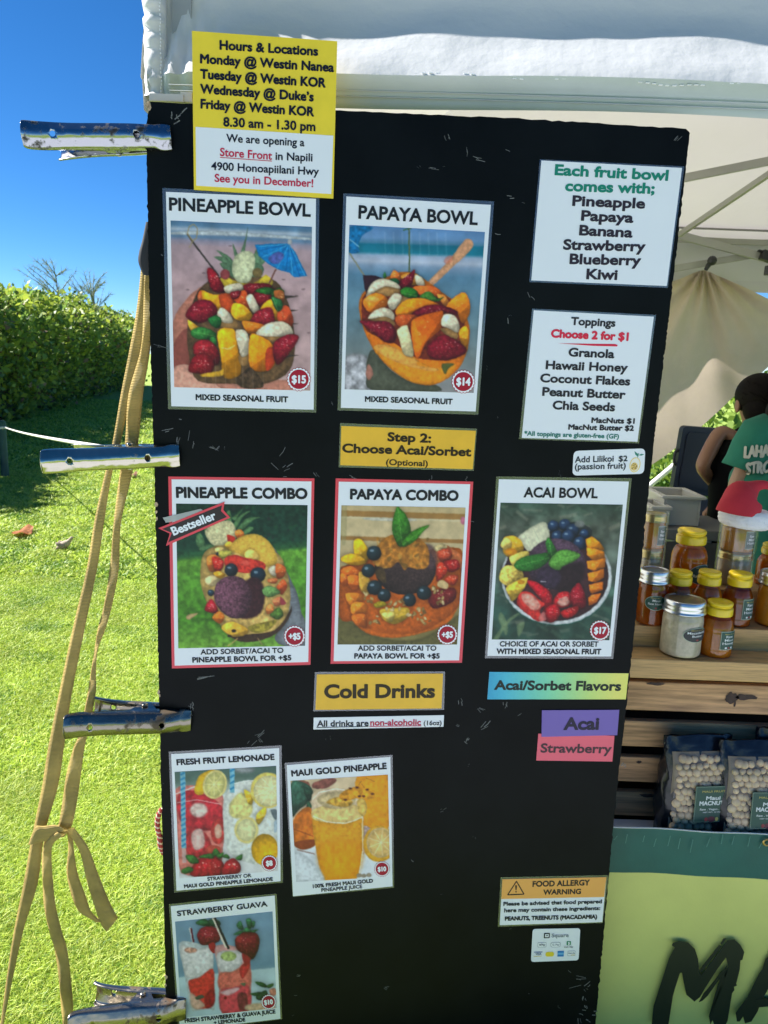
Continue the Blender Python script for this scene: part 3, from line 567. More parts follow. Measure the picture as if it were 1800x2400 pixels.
p.S('1140,800 1260,770 1280,860 1180,900', (198, 84, 58), 14); p.S('1200,900 1330,880 1360,960 1260,1000', (166, 36, 36), 20); p.S('1130,960 1180,900 1240,970 1200,1050 1140,1090', (206, 64, 44), 18); p.S('1210,1080 1260,1030 1345,1040 1300,1130', (210, 78, 48), 14); p.S('1060,1200 1300,1150 1300,1280 1100,1350', (110, 34, 36), 20)
p.el(830, 960, 300, 260, (62, 50, 52), edge=.35, ew=60, grad=(.12, -.12), noise=.35, ns=12); p.el(1060, 850, 80, 130, (84, 66, 74), rot=-15, soft=40, noise=.4, ns=10, op=.8)
p.poly('510,880 560,740 680,640 900,640 1040,740 1065,880 1030,960 940,970 860,950 820,980 760,900 700,950 620,960 540,930', (168, 116, 50), edge=.2, noise=.45, ns=34)
for k in range(40): x, y = rg.uniform(540, 1050), rg.uniform(660, 960); p.el(x, y, rg.uniform(12, 34), rg.uniform(8, 22), [(214, 150, 60), (150, 104, 44), (226, 176, 90), (110, 92, 48)][k % 4], rot=rg.uniform(0, 180), soft=10, op=.6)
p.poly('540,980 620,960 640,1100 560,1060', (110, 92, 50), op=.5, noise=.4)
p.L('752,360 800,400 850,470 885,590 870,680 800,750 760,740 715,650 700,560 720,440', (56, 116, 44), '755,370 800,740'); p.L('790,720 850,640 940,580 1065,542 990,620 930,690 820,755', (66, 134, 42), '800,735 1050,550')
for cx, cy, r in [(525, 815, 72), (470, 985, 66), (530, 1150, 72), (625, 1225, 64), (870, 1270, 64), (1010, 1200, 70)]: p.U(cx, cy, r, (36, 56, 66))
p.L('520,1310 600,1280 650,1320 560,1350', (176, 160, 40)); p.M('580,1370 700,1350 860,1350 850,1440 730,1505 620,1460', (204, 172, 66)); p.M('600,1400 720,1390 700,1480 640,1450', (226, 206, 120))
for k in range(60):
    x, y = [(700, 1330), (970, 1370), (900, 1440), (1020, 1460), (480, 1250), (1150, 1180), (1190, 1260), (780, 1310), (540, 1470)][k % 9]; p.el(x + rg.uniform(-55, 55), y + rg.uniform(-45, 45), rg.uniform(14, 26), rg.uniform(9, 15), [(196, 172, 118), (160, 134, 84), (222, 206, 160), (132, 104, 62)][k % 4], rot=rg.uniform(0, 180), soft=6, edge=.3, ew=8)
p.poly('1140,1130 1170,1075 1245,1110 1230,1165', (216, 194, 150)); p.build(t, .0015)
text_part(t, 'J', [('PAPAYA COMBO', 297, 287, 1340, 303, 92, 1.5), ('ADD SORBET/ACAI TO', 368, 1762, 1130, 1762, 47, 1.3), ('PAPAYA BOWL FOR +$5', 335, 1838, 1160, 1838, 47, 1.3)])
badge(t, 'J', 1237, 1607, 100, '+$5', 55)

# acai bowl
t = poster('K', 'menu_poster', 'poster titled Acai Bowl with a white bowl of berries, mango and mint', 'poster', q('205,345 1468,368 1295,2068 93,2062'), q('180,318 1497,335 1315,2092 68,2085'), group=GP)
p = Pic('K', q('220,573 1410,592 1278,1910 135,1903'))
p.bg([(570, (66, 92, 84)), (800, (92, 104, 98)), (1200, (86, 100, 96)), (1600, (48, 80, 74)), (1920, (40, 66, 60))], 0, .5, 120)
for k in range(80):
    x, y = rg.uniform(140, 1400), rg.choice([rg.uniform(580, 900), rg.uniform(1450, 1900)]); a = rg.uniform(-.7, .7); l = rg.uniform(40, 190)
    p.ln([(x, y), (x + math.cos(a) * l, y + math.sin(a) * l)], rg.uniform(12, 40), [(128, 136, 128), (40, 58, 52), (84, 112, 96), (150, 150, 140)][k % 4], op=.35, soft=24)
for s_ in ['150,1900 300,1700 420,1640 280,1760 200,1900', '230,1640 290,1760 270,1860 200,1700', '380,1760 460,1740 400,1880']: p.poly(s_, (130, 154, 120), op=.7, soft=16)
p.el(765, 1330, 530, 440, (34, 92, 84), edge=.2); p.el(765, 1295, 540, 465, (204, 214, 226), edge=.15, ew=12, noise=.04); p.el(760, 1285, 512, 440, (70, 44, 52), edge=.3, ew=60, noise=.2)
p.poly('680,860 930,760 1090,820 1100,900 960,1020 700,1000', (40, 46, 58), op=.7)
p.M('250,920 340,895 430,940 440,1040 330,1110 250,1060', (222, 178, 60)); p.M('220,990 270,910 330,960 300,1040', (232, 206, 120)); p.M('320,1090 480,1040 490,1110 380,1200 320,1160', (226, 206, 110)); p.M('215,1250 290,1180 420,1220 440,1330 330,1390 220,1340', (222, 196, 104), noise=.4, ns=18); p.M('280,1390 430,1310 490,1310 440,1420 340,1530 300,1470', (224, 190, 80), noise=.3); p.el(420, 1345, 34, 24, (220, 156, 40)); p.el(320, 1050, 60, 36, (220, 150, 36), soft=20)
p.poly('395,900 540,800 660,765 700,900 660,960 520,1040 470,1030 420,940', (212, 216, 196), edge=.2, noise=.08)
for a, b in [((450, 870), (520, 1020)), ((540, 820), (610, 970))]: p.ln([a, b], 7, (160, 172, 150), op=.6)
for cx, cy, r in [(735, 800, 56), (845, 790, 58), (920, 845, 66), (775, 900, 60), (880, 900, 66), (1035, 878, 48), (990, 965, 64)]: p.U(cx, cy, r, (46, 72, 112))
p.el(990, 780, 50, 34, (150, 156, 160), soft=20, op=.7)
for k, s_ in enumerate(['1045,930 1110,900 1190,960 1230,1030 1130,1060 1060,1010', '1055,1010 1140,1020 1230,1050 1235,1120 1120,1140 1060,1080', '1060,1140 1150,1130 1240,1110 1235,1200 1130,1240 1065,1210', '1065,1260 1150,1240 1225,1210 1225,1300 1150,1350 1075,1330', '1080,1370 1215,1340 1215,1420 1110,1460 1085,1430', '1070,1500 1110,1470 1200,1450 1160,1540 1080,1575']): p.M(s_, (226, 146 - k * 5, 36), smooth=False)
p.el(760, 1170, 285, 250, (84, 66, 88), edge=.3, ew=60, grad=(.0, -.35), noise=.35, ns=14); p.poly('760,1240 980,1150 1040,1200 1010,1330 900,1420 780,1420', (42, 30, 38), soft=60, noise=.2); p.el(690, 1300, 120, 110, (56, 46, 66), soft=30, noise=.3)
p.ln('610,1340 660,1342', 9, (220, 220, 235), op=.8)
p.L('350,1180 420,1110 560,1075 690,1060 710,1110 620,1200 500,1240 400,1230', (48, 112, 48), '360,1190 690,1110'); p.L('660,960 690,910 740,990 770,1060 720,1120 680,1060', (52, 118, 54), '690,920 720,1100'); p.L('690,1150 770,1050 860,1030 995,1075 940,1140 830,1190 790,1230 710,1200', (92, 150, 70), '700,1160 980,1080')
p.S('480,1350 560,1340 700,1440 730,1560 700,1720 600,1700 640,1560', (168, 26, 44), 50); p.poly('415,1450 500,1440 600,1520 650,1560 600,1620 640,1710 580,1725 500,1670 380,1560', (212, 58, 56), noise=.4, ns=30); p.poly('430,1460 520,1470 610,1570 540,1620 440,1530', (238, 190, 180), noise=.3, soft=20, op=.8); p.poly('590,1690 640,1630 670,1700 620,1730', (232, 150, 150), soft=16, op=.8)
p.S('730,1530 790,1450 880,1440 930,1520 880,1580 760,1600', (196, 40, 52), 24); p.poly('770,1540 850,1480 890,1540 830,1580', (234, 200, 190), noise=.3, soft=16, op=.8); p.S('900,1440 980,1350 1040,1460 1050,1580 960,1620 900,1540', (140, 24, 44), 30); p.S('800,1640 880,1600 970,1580 960,1650 860,1700', (196, 36, 44), 18); p.S('660,1600 760,1560 800,1640 760,1720 680,1730', (170, 24, 40), 30)
p.build(t, .0015)
text_part(t, 'K', [('ACAI BOWL', 445, 518, 1162, 528, 92, 1.5), ('CHOICE OF ACAI OR SORBET', 212, 1970, 1170, 1972, 48, 1.3), ('WITH MIXED SEASONAL FRUIT', 183, 2042, 1195, 2045, 48, 1.3)])
badge(t, 'K', 1187, 1815, 100, '$17', 60)

# lemonade
t = poster('O', 'menu_poster', 'poster titled Fresh Fruit Lemonade with straws, lemon slices and strawberries', 'poster', q('62,138 798,97 808,1005 98,1070'), q('45,122 815,78 825,1015 82,1083'), group=GP)
p = Pic('O', q('85,260 778,218 790,935 118,985'), 1.5)
p.bg([(200, (70, 98, 96)), (300, (86, 112, 108)), (360, (140, 160, 160)), (430, (196, 206, 214)), (800, (205, 210, 220)), (1000, (206, 212, 226))], -.06, .12, 60)
p.el(560, 245, 70, 22, (150, 160, 170), soft=30); p.poly('90,380 250,355 400,400 430,560 415,780 380,900 130,950 100,600', (206, 128, 124), edge=.15, noise=.25, ns=40); p.poly('100,440 180,390 330,430 420,520 420,640 300,660 140,620', (182, 46, 62), noise=.4, ns=36, soft=14)
p.poly('150,640 300,680 330,820 180,830', (176, 52, 62), noise=.4, soft=14); p.el(250, 520, 60, 50, (226, 206, 206), soft=24, noise=.2); p.poly('200,680 270,650 290,760 220,790', (222, 190, 192), soft=16); p.el(380, 665, 48, 88, (196, 66, 66), noise=.3); p.el(382, 665, 26, 50, (236, 190, 176), soft=14); p.el(350, 790, 50, 30, (206, 90, 80)); p.ln('95,410 250,350 390,395', 6, (228, 232, 240)); p.ln('100,470 240,450 400,480', 5, (226, 220, 226), op=.8); p.el(190, 405, 60, 20, (190, 40, 60), noise=.3)
p.poly('430,420 520,330 700,330 770,420 770,860 560,870 440,780 415,560', (210, 218, 222), edge=.12, noise=.1); p.ln('460,350 560,320 640,320', 6, (230, 234, 240)); p.poly('460,480 540,400 610,470 600,560 480,570', (222, 216, 150), soft=20, noise=.2); p.M('560,380 620,420 610,480 580,460', (226, 190, 60)); p.M('640,560 700,500 710,540 660,620', (224, 190, 66)); p.el(575, 655, 82, 92, (226, 216, 150), edge=.1, soft=14); p.el(575, 655, 66, 76, (222, 222, 180), soft=10); p.poly('740,520 782,520 782,580 765,580', (110, 126, 140)); p.poly('765,600 785,590 785,660 765,670', (190, 215, 240))
p.poly('220,400 250,290 330,245 360,245 300,330 280,410', (228, 186, 44)); p.el(360, 345, 82, 100, (222, 212, 150), rot=15, edge=.1); p.el(360, 345, 68, 86, (206, 204, 140), rot=15, noise=.1)
for a in range(0, 360, 45): p.ln([(355, 345), (355 + 66 * math.cos(R_(a)), 345 + 80 * math.sin(R_(a)))], 4, (232, 228, 190), op=.8)
p.el(720, 385, 118, 122, (224, 208, 120), edge=.08); p.el(725, 390, 102, 106, (224, 220, 176), noise=.08)
for a in range(0, 360, 40): p.ln([(752, 372), (725 + 100 * math.cos(R_(a)), 390 + 104 * math.sin(R_(a)))], 4, (238, 236, 210), op=.8)
for (a, b, c_, d) in [(140, 258, 148, 780), (478, 235, 478, 400)]:
    p.ln([(a, b), (c_, d)], 32, (120, 178, 206)); n_ = int((d - b) / 34)
    for k in range(n_): f = k / n_; x = a + (c_ - a) * f; y = b + (d - b) * f; p.ln([(x - 15, y + 22), (x + 15, y + 4)], 13, (50, 132, 180))
p.ln('148,780 152,880', 28, (190, 190, 200), op=.6)
p.el(700, 790, 92, 108, (226, 178, 36), edge=.25, ew=30, grad=(.1, .2)); p.S('190,960 230,870 320,830 400,860 425,930 380,975 280,975', (172, 32, 50), 40); p.S('410,960 430,880 490,850 535,900 520,950', (178, 34, 54), 24)
for s_ in ['160,830 220,830 250,880 190,880', '130,935 180,905 215,930 160,955', '340,830 365,780 400,830', '410,840 440,820 460,850', '500,850 545,820 540,860', '250,840 330,815 350,850', '370,830 420,810 400,850']: p.L(s_, (66, 124, 62))
p.build(t, .0015)
text_part(t, 'O', [('FRESH FRUIT LEMONADE', 102, 213, 765, 176, 37, 1.4), ('STRAWBERRY OR', 310, 1002, 610, 977, 23, 1.3), ('MAUI GOLD PINEAPPLE LEMONADE', 152, 1052, 755, 1002, 23, 1.3)])
badge(t, 'O', 732, 882, 56, '$8', 33)

# pineapple juice
t = poster('O', 'menu_poster', 'poster titled Maui Gold Pineapple with a tall glass of yellow juice', 'poster', q('850,213 1557,157 1572,1040 893,1108'), q('835,198 1572,143 1583,1050 890,1112'), group=GP)
p = Pic('O', q('875,320 1540,278 1555,975 915,1010'), 1.5)
p.bg([(270, (196, 182, 160)), (420, (206, 190, 166)), (620, (206, 196, 186)), (700, (208, 216, 232)), (1010, (208, 220, 240))], -.05, .12, 70)
p.poly('930,320 1000,330 1000,390 940,380', (170, 110, 96)); p.poly('1040,330 1150,300 1190,320 1120,370 1030,370', (150, 96, 90), noise=.4)
p.L('878,340 960,330 1030,390 990,470 930,520 885,560', (52, 92, 80)); p.L('960,360 1030,400 1000,460', (36, 72, 60)); p.L('990,460 1025,500 1020,570 980,610', (46, 84, 66))
p.poly('895,590 980,500 1040,540 1050,700 1030,770 900,760', (206, 120, 44), noise=.4, ns=40); p.ln('900,650 1030,700', 8, (120, 60, 30), op=.6); p.poly('900,740 1040,720 1030,770 960,790 910,770', (150, 76, 36)); p.ln('920,790 1040,820', 8, (120, 84, 76), op=.7)
p.poly('1330,290 1545,280 1550,620 1480,650 1370,620 1340,500', (226, 156, 34), edge=.15, ew=30, noise=.06); p.poly('1370,640 1420,650 1400,760 1370,820', (190, 170, 176), noise=.4)
p.el(1480, 750, 110, 125, (222, 172, 60), edge=.15); p.el(1490, 742, 96, 104, (226, 200, 150), noise=.1); p.el(1490, 742, 84, 92, (222, 190, 130), soft=10)
for a in range(0, 360, 40): p.ln([(1495, 740), (1490 + 82 * math.cos(R_(a)), 742 + 90 * math.sin(R_(a)))], 5, (236, 222, 190), op=.8)
p.poly('1020,440 1060,390 1200,372 1320,400 1370,460 1368,800 1340,960 1300,1000 1120,1010 1070,900 1030,640', (214, 196, 176), edge=.1)
p.poly('1028,570 1100,600 1250,610 1365,560 1366,800 1340,950 1290,1000 1120,1008 1075,900 1035,700', (228, 166, 48), edge=.16, ew=30, grad=(0, .06), noise=.05); p.poly('1075,760 1350,740 1330,960 1120,1000', (232, 150, 30), soft=60, op=.7)
p.poly('1028,520 1150,480 1300,480 1368,520 1365,570 1250,612 1120,605 1030,580', (226, 200, 140), edge=.15, noise=.2); p.el(1190, 450, 130, 60, (200, 184, 150), soft=16, noise=.2); p.poly('1120,470 1200,430 1300,460 1250,500', (220, 176, 80), noise=.4)
for s_ in ['1025,450 1070,400 1190,374 1300,395', '1030,560 1120,600 1250,612 1364,570', '1366,480 1368,800 1345,950']: p.ln(s_, 6, (236, 236, 236), op=.8)
p.poly('1208,430 1240,390 1330,362 1440,400 1440,440 1370,450 1320,440 1250,460', (222, 158, 46), noise=.35, ns=24); p.poly('1330,460 1370,440 1400,500 1380,560 1345,540', (224, 190, 110), noise=.2)
for x, y in [(1285, 372), (1330, 366), (1400, 380), (1435, 410), (1250, 450), (1375, 425), (1345, 425)]: p.el(x, y, 12, 7, (96, 50, 24))
for s_ in ['1360,340 1380,370', '1390,300 1450,325', '1340,350 1360,320']: p.ln(s_, 4, (110, 80, 50), op=.8)
for x, y in [(1345, 965), (1410, 963), (1375, 968)]: p.el(x, y, 18, 14, (170, 160, 150), soft=8)
p.poly('880,830 960,820 1070,920 1100,1010 915,1010 890,960', (210, 220, 238), soft=24, noise=.05); p.build(t, .0015)
text_part(t, 'O', [('MAUI GOLD PINEAPPLE', 885, 290, 1530, 238, 39, 1.4), ('100% FRESH MAUI GOLD', 1030, 1052, 1438, 1013, 23, 1.3), ('PINEAPPLE JUICE', 1087, 1078, 1365, 1052, 23, 1.3)])
badge(t, 'O', 1500, 922, 54, '$10', 29)

# strawberry guava
t = poster('Q', 'menu_poster', 'poster titled Strawberry Guava, lowest on the board with two pink drinks', 'poster', q('185,295 1308,180 1370,1510 285,1640'), q('165,272 1330,158 1388,1515 268,1662'), group=GP)
p = Pic('Q', q('232,462 1285,352 1330,1395 300,1500'), 1.5)
p.bg([(340, (108, 138, 170)), (800, (118, 148, 178)), (960, (104, 136, 166)), (1000, (112, 142, 170)), (1020, (172, 194, 214)), (1500, (178, 198, 222))], -.1, .08, 120)
p.poly('275,690 500,700 620,720 660,1360 600,1400 470,1420 400,1390 330,1000', (186, 196, 212), edge=.12, noise=.06); p.poly('290,720 450,760 620,740 640,960 500,1060 360,1060 320,960', (206, 206, 220), soft=20, noise=.08); p.poly('380,1100 500,1060 640,970 655,1200 650,1350 560,1400 440,1380 395,1220', (196, 60, 62), edge=.15, noise=.2, soft=20); p.poly('400,1230 480,1290 560,1370 460,1410 405,1360', (214, 176, 170), soft=30); p.poly('560,1260 650,1180 655,1350 570,1395', (150, 28, 50), soft=30, noise=.3); p.poly('450,1280 520,1250 550,1280 470,1305', (84, 92, 84)); p.el(400, 770, 70, 30, (222, 170, 160), soft=20, noise=.5); p.ln('385,530 395,535 430,685', 26, (196, 196, 206)); p.ln('405,530 432,685', 20, (84, 26, 50))
p.L('455,470 540,430 610,470 600,510 500,500', (44, 90, 64)); p.L('600,440 700,450 720,500 620,510', (40, 72, 60)); p.S('470,600 520,530 620,510 720,560 715,660 650,700 530,715 480,660', (120, 26, 50), 50); p.poly('600,700 660,690 670,780 640,800 600,750', (156, 36, 52), noise=.2)
p.poly('675,720 980,760 1040,880 1030,1420 740,1450 700,1000', (196, 150, 160), edge=.15, noise=.06); p.poly('690,800 950,780 960,900 860,1000 720,1000', (202, 200, 214), soft=26, noise=.08); p.el(810, 835, 85, 52, (170, 186, 130), soft=16, noise=.3); p.poly('710,1020 860,1000 1000,900 1035,900 1035,1170 730,1200', (204, 110, 106), soft=26, noise=.2); p.poly('720,1210 860,1170 1030,1160 1030,1420 745,1450', (196, 74, 94), soft=26, noise=.15); p.poly('720,1220 900,1170 920,1200 800,1260', (222, 176, 196), soft=26); p.poly('910,1250 1000,1240 1010,1400 930,1410', (120, 50, 66), soft=24, noise=.3); p.el(775, 1283, 14, 17, (130, 20, 40)); p.poly('940,1130 990,1120 980,1160', (110, 120, 100)); p.ln('830,1050 790,1130', 6, (170, 80, 84)); p.poly('930,960 1030,880 1035,960 960,1080', (176, 50, 60), soft=16, noise=.3)
p.ln('640,420 780,740', 24, (206, 200, 200)); p.ln('660,418 812,755', 26, (34, 32, 38))
p.S('880,690 890,640 980,570 1100,580 1145,660 1120,790 1060,870 980,820 900,760', (104, 22, 42), 60)
p.el(925, 650, 36, 40, (190, 60, 74), soft=30, op=.7, noise=.4); p.poly('960,800 1050,860 1000,940 960,860', (150, 40, 54), soft=16)
for s_ in ['895,490 940,455 970,540 920,540', '1000,440 1050,430 1060,520 1020,530', '1060,460 1100,470 1070,530', '865,600 930,560 980,560 920,600', '960,570 1010,520 1060,570', '1050,560 1130,545 1080,580']: p.L(s_, (58, 112, 84))
p.el(1150, 1390, 170, 50, (206, 178, 160), soft=30); p.L('1095,1110 1180,1120 1230,1170 1150,1160', (50, 92, 58)); p.L('1040,1240 1150,1220 1210,1240 1110,1265', (44, 84, 58)); p.L('1110,1270 1210,1200 1230,1290 1140,1310', (40, 66, 50)); p.L('1220,1150 1290,1130 1290,1160 1240,1180', (60, 100, 60)); p.poly('1250,1200 1310,1180 1325,1250 1270,1260', (206, 140, 130), noise=.3); p.build(t, .0015)
text_part(t, 'Q', [('STRAWBERRY GUAVA', 258, 402, 1232, 295, 53, 1.5), ('FRESH STRAWBERRY & GUAVA JUICE', 340, 1552, 1315, 1452, 40, 1.3), ('+ LEMONADE', 655, 1572, 990, 1538, 38, 1.3)])
badge(t, 'Q', 1243, 1330, 83, '$10', 48)

# text signs
t = poster('F', 'ingredient_sign', 'white laminated sign in green and black beginning Each fruit bowl comes with', 'sign', q('238,43 1120,90 1025,830 175,795'), q('228,35 1135,80 1030,842 162,805'))
text_part(t, 'F', [('Each fruit bowl', 322, 132, 1030, 168, 62, 2.1), ('comes with;', 387, 232, 945, 250, 62, 2.1)], inkmat((28, 124, 112)), name='green_lettering')
text_part(t, 'F', [('Pineapple', 432, 325, 885, 343, 60, 2), ('Papaya', 487, 418, 812, 432, 60, 2), ('Banana', 475, 510, 807, 525, 60, 2), ('Strawberry', 375, 600, 888, 612, 60, 2), ('Blueberry', 415, 690, 860, 700, 60, 2), ('Kiwi', 520, 785, 712, 790, 60, 2)], inkmat((46, 42, 56)))
t = poster('G', 'topping_sign', 'white laminated sign headed Toppings, below the ingredient sign near the right edge', 'sign', q('190,73 943,113 840,897 115,873'), q('180,62 957,102 850,908 97,880'))
text_part(t, 'G', [('Toppings', 423, 163, 700, 175, 46, 1.8), ('Granola', 407, 360, 693, 372, 50, 1.9), ('Hawaii Honey', 265, 440, 777, 458, 50, 1.9), ('Coconut Flakes', 230, 522, 792, 543, 50, 1.9), ('Peanut Butter', 243, 607, 763, 627, 50, 1.9), ('Chia Seeds', 308, 692, 697, 705, 50, 1.9), ('MacNuts $1', 553, 778, 820, 783, 31, 1.7), ('MacNut Butter $2', 408, 820, 815, 828, 31, 1.7)], inkmat((44, 44, 54)))
text_part(t, 'G', [('Choose 2 for $1', 300, 241, 780, 262, 47, 1.8)], inkmat((198, 48, 78)), name='crimson_lettering')
text_part(t, 'G', [('*All toppings are gluten-free (GF)', 130, 858, 723, 878, 27, 1.4)], inkmat((34, 112, 108)), name='green_lettering')
plate('G', q('343,280 500,282 700,284 717,291 712,300 560,296'), .0016, .0003).build('brush_stroke', inkmat((196, 48, 78)), t)
t = thing('step_sign', bz('H', 1250, 290), 'yellow laminated strip reading Step 2: Choose Acai/Sorbet', 'sign')
plate('H', q('927,65 1593,93 1577,298 920,280'), .0008, .0005).build('laminate', FILM, t); plate('H', q('933,80 1587,103 1572,290 928,270'), .0012, .0006).build('sheet', YEL2, t)
text_part(t, 'H', [('Step 2:', 1158, 152, 1368, 160, 40, 2), ('Choose Acai/Sorbet', 938, 207, 1563, 226, 40, 2), ('(Optional)', 1150, 269, 1353, 276, 28, 1)], inkmat((46, 38, 26)))
t = thing('drinks_sign', bz('T', 420, 213), 'yellow laminated strip with the big words Cold Drinks', 'sign')
plate('T', q('117,30 735,28 730,210 110,217'), .0008, .0005).build('laminate', FILM, t); plate('T', q('127,42 725,38 718,203 120,210'), .0012, .0006).build('sheet', YEL2, t)
text_part(t, 'T', [('Cold Drinks', 163, 153, 685, 150, 60, 2)], inkmat((50, 44, 30)))
t = thing('notice_strip', bz('T', 420, 297), 'thin white paper strip saying all drinks are non-alcoholic', 'sign')
plate('T', q('112,247 730,235 727,290 110,303'), .001, .0006).build('sheet', PAPER, t)
text_part(t, 'T', [('All drinks are', 127, 289, 372, 286, 27, 1.2), ('(16oz)', 633, 283, 718, 282, 21, 1)], None, .0016); text_part(t, 'T', [('non-alcoholic', 380, 284, 620, 282, 27, 1.3)], CRIM, .0016, 'crimson_lettering')
u_ = MB(); strokes(u_, 'T', [(125, 294), (372, 289)], 3, 0, .0016); strokes(u_, 'T', [(376, 289), (622, 286)], 3, 1, .0016); u_.build('underline', [INK, CRIM], t)
t = thing('flavor_header', bz('T', 1265, 160), 'blue to yellow rainbow strip headed Acai/Sorbet Flavors', 'sign')
gm = bpy.data.materials.new('blue_yellow_print'); gm.use_nodes = True
_at = nd(gm, 'ShaderNodeAttribute'); _at.attribute_name = 'print'; gm.node_tree.links.new(_at.outputs['Color'], gm.node_tree.nodes['Principled BSDF'].inputs[0]); gm.node_tree.nodes['Principled BSDF'].inputs['Roughness'].default_value = .45
o = plate('T', q('945,30 1605,37 1592,160 935,160'), .001, .0006).build('backing', PAPER, t)
p = Pic('T', q('945,30 1605,37 1592,160 935,160'), 3); 
for k in range(3): p.c[:, k] = np.interp(p.u, [0, .12, .45, .75, 1], [(66, 160, 206), (84, 180, 214), (132, 206, 180), (186, 214, 140), (222, 216, 128)][0:5] and [c[k] for c in [(66, 160, 206), (84, 180, 214), (132, 206, 180), (186, 214, 140), (222, 216, 128)]])
o = p.build(t, .0012); o.name = 'gradient_print'
text_part(t, 'T', [('Acai/Sorbet Flavors', 968, 113, 1567, 118, 41, 2)], inkmat((34, 46, 44)), .0016)
t = thing('flavor_strip', bz('T', 1350, 450), 'pink paper strip reading Strawberry, tucked under the purple strip', 'sign', 'flavor strips')
plate('T', q('1177,323 1538,333 1528,455 1167,450'), .001, .0006).build('sheet', mat('pink_paper', ink((222, 92, 120)), .5, var=.04, vs_=8), t); text_part(t, 'T', [('Strawberry', 1187, 411, 1523, 415, 40, 1.3)], inkmat((70, 52, 62)), .0015)
t = thing('flavor_strip', bz('T', 1370, 334), 'purple paper strip reading Acai, under the rainbow strip', 'sign', 'flavor strips')
plate('T', q('1194,212 1561,210 1551,330 1192,338'), .0022, .0006).build('sheet', mat('purple_paper', ink((104, 88, 180)), .5, var=.04, vs_=8), t); text_part(t, 'T', [('Acai', 1297, 303, 1462, 302, 54, 1.9)], inkmat((40, 38, 62)), .0028)
t = thing('price_sticker', bz('K', 1270, 300), 'rounded white sticker reading Add Lilikoi $2 with a drawn passion fruit', 'sticker')
plate('K', rounded(q('932,70 1628,45 1615,292 918,310'), 50), .001, .0006).build('sheet', PAPER, t)
text_part(t, 'K', [('Add Lilikoi', 942, 183, 1320, 173, 58, 1), ('$2', 1370, 172, 1452, 169, 52, .8), ('(passion fruit)', 942, 251, 1437, 240, 56, 1)], inkmat((40, 46, 60)), .0016)
u_ = MB(); el_ = lambda cx, cy, rx, ry, rot: [(cx + rx * math.cos(a) * math.cos(rot) - ry * math.sin(a) * math.sin(rot), cy + rx * math.cos(a) * math.sin(rot) + ry * math.sin(a) * math.cos(rot)) for a in [2 * math.pi * k / 28 for k in range(28)]]
plate('K', el_(1527, 205, 52, 74, .25), .0012, .0001, u_, 0); plate('K', el_(1527, 205, 44, 66, .25), .0013, .0001, u_, 1); plate('K', el_(1520, 222, 34, 40, .25), .0014, .0001, u_, 2)
for k in range(16): a = rg.random() * 6.28; r = rg.random() ** .5; plate('K', el_(1520 + 26 * r * math.cos(a), 222 + 32 * r * math.sin(a), 6, 4, a), .0015, .0001, u_, 3)
plate('K', q('1522,72 1560,100 1556,128 1530,105'), .0012, .0001, u_, 4); plate('K', q('1562,112 1588,98 1618,102 1590,116'), .0012, .0001, u_, 4); strokes(u_, 'K', [(1552, 135), (1565, 92)], 6, 4, .0013)
u_.build('fruit_drawing', [inkmat((216, 196, 120)), inkmat((214, 222, 226)), inkmat((206, 186, 120)), inkmat((120, 106, 66)), inkmat((58, 128, 118))], t)
t = thing('allergy_sign', bz('U', 770, 700), 'orange and white sign headed Food Allergy Warning with a warning triangle', 'sign')
plate('U', q('130,90 1525,62 1452,682 92,732'), .0008, .0005).build('laminate', FILM, t); plate('U', q('152,115 1500,88 1447,670 118,710'), .0012, .0006).build('sheet', PAPER, t)
plate('U', q('152,115 1500,88 1472,345 138,372'), .0014, .0002).build('orange_panel', mat('orange_print', ink((216, 160, 84)), .45), t)
text_part(t, 'U', [('FOOD ALLERGY', 543, 211, 1283, 191, 68, 1.6), ('WARNING', 680, 314, 1168, 303, 62, 1.6), ('Please be advised that food prepared', 165, 458, 1440, 425, 46, 1.9), ('here may contain these ingredients:', 175, 542, 1418, 512, 46, 1.9), ('PEANUTS, TREENUTS (MACADAMIA)', 187, 650, 1375, 623, 48, 1.7)], None, .0018)
u_ = MB(); strokes(u_, 'U', q('335,142 432,308 220,318 335,142'), 13, 0, .0018); plate('U', q('318,195 342,195 336,255 322,255'), .0018, .0002, u_); plate('U', q('322,268 336,268 336,285 322,285'), .0018, .0002, u_); u_.build('warning_triangle', INK, t)
t = thing('payment_sticker', bz('U', 830, 1175), 'small rounded white card payment sticker showing payment logos', 'sticker')
plate('U', rounded(q('545,760 1162,750 1140,1165 522,1187'), 40), .001, .0006).build('sheet', PAPER, t)
u_ = MB(); L1 = .0016
def rr(a, b, c_, d, m, off=L1, r=12): plate('U', rounded([(a, b), (c_, b - (c_ - a) * .02), (c_ - (d - b) * .05, d - (c_ - a) * .02), (a - (d - b) * .05, d)], r), off, .0001, u_, m)
rr(692, 812, 768, 880, 0); rr(706, 826, 754, 866, 1, L1 + .0002, 6); rr(722, 838, 740, 852, 0, L1 + .0004, 3)
rr(612, 935, 722, 997, 2, r=8); rr(616, 939, 718, 993, 1, L1 + .0002, 8); rr(778, 932, 908, 998, 2, r=31); rr(782, 936, 904, 994, 1, L1 + .0002, 29)
rr(986, 918, 1041, 971, 3); rr(560, 1056, 672, 1064, 4, r=2); rr(556, 1112, 660, 1118, 6, r=2); rr(712, 1058, 822, 1118, 5, r=29); rr(868, 1045, 950, 1118, 7, r=4); rr(870, 1068, 948, 1092, 8, L1 + .0002, 3); rr(1000, 1045, 1100, 1108, 2, r=4); rr(1003, 1049, 1097, 1104, 1, L1 + .0002, 4); rr(1040, 1092, 1090, 1100, 6, L1 + .0004, 2)
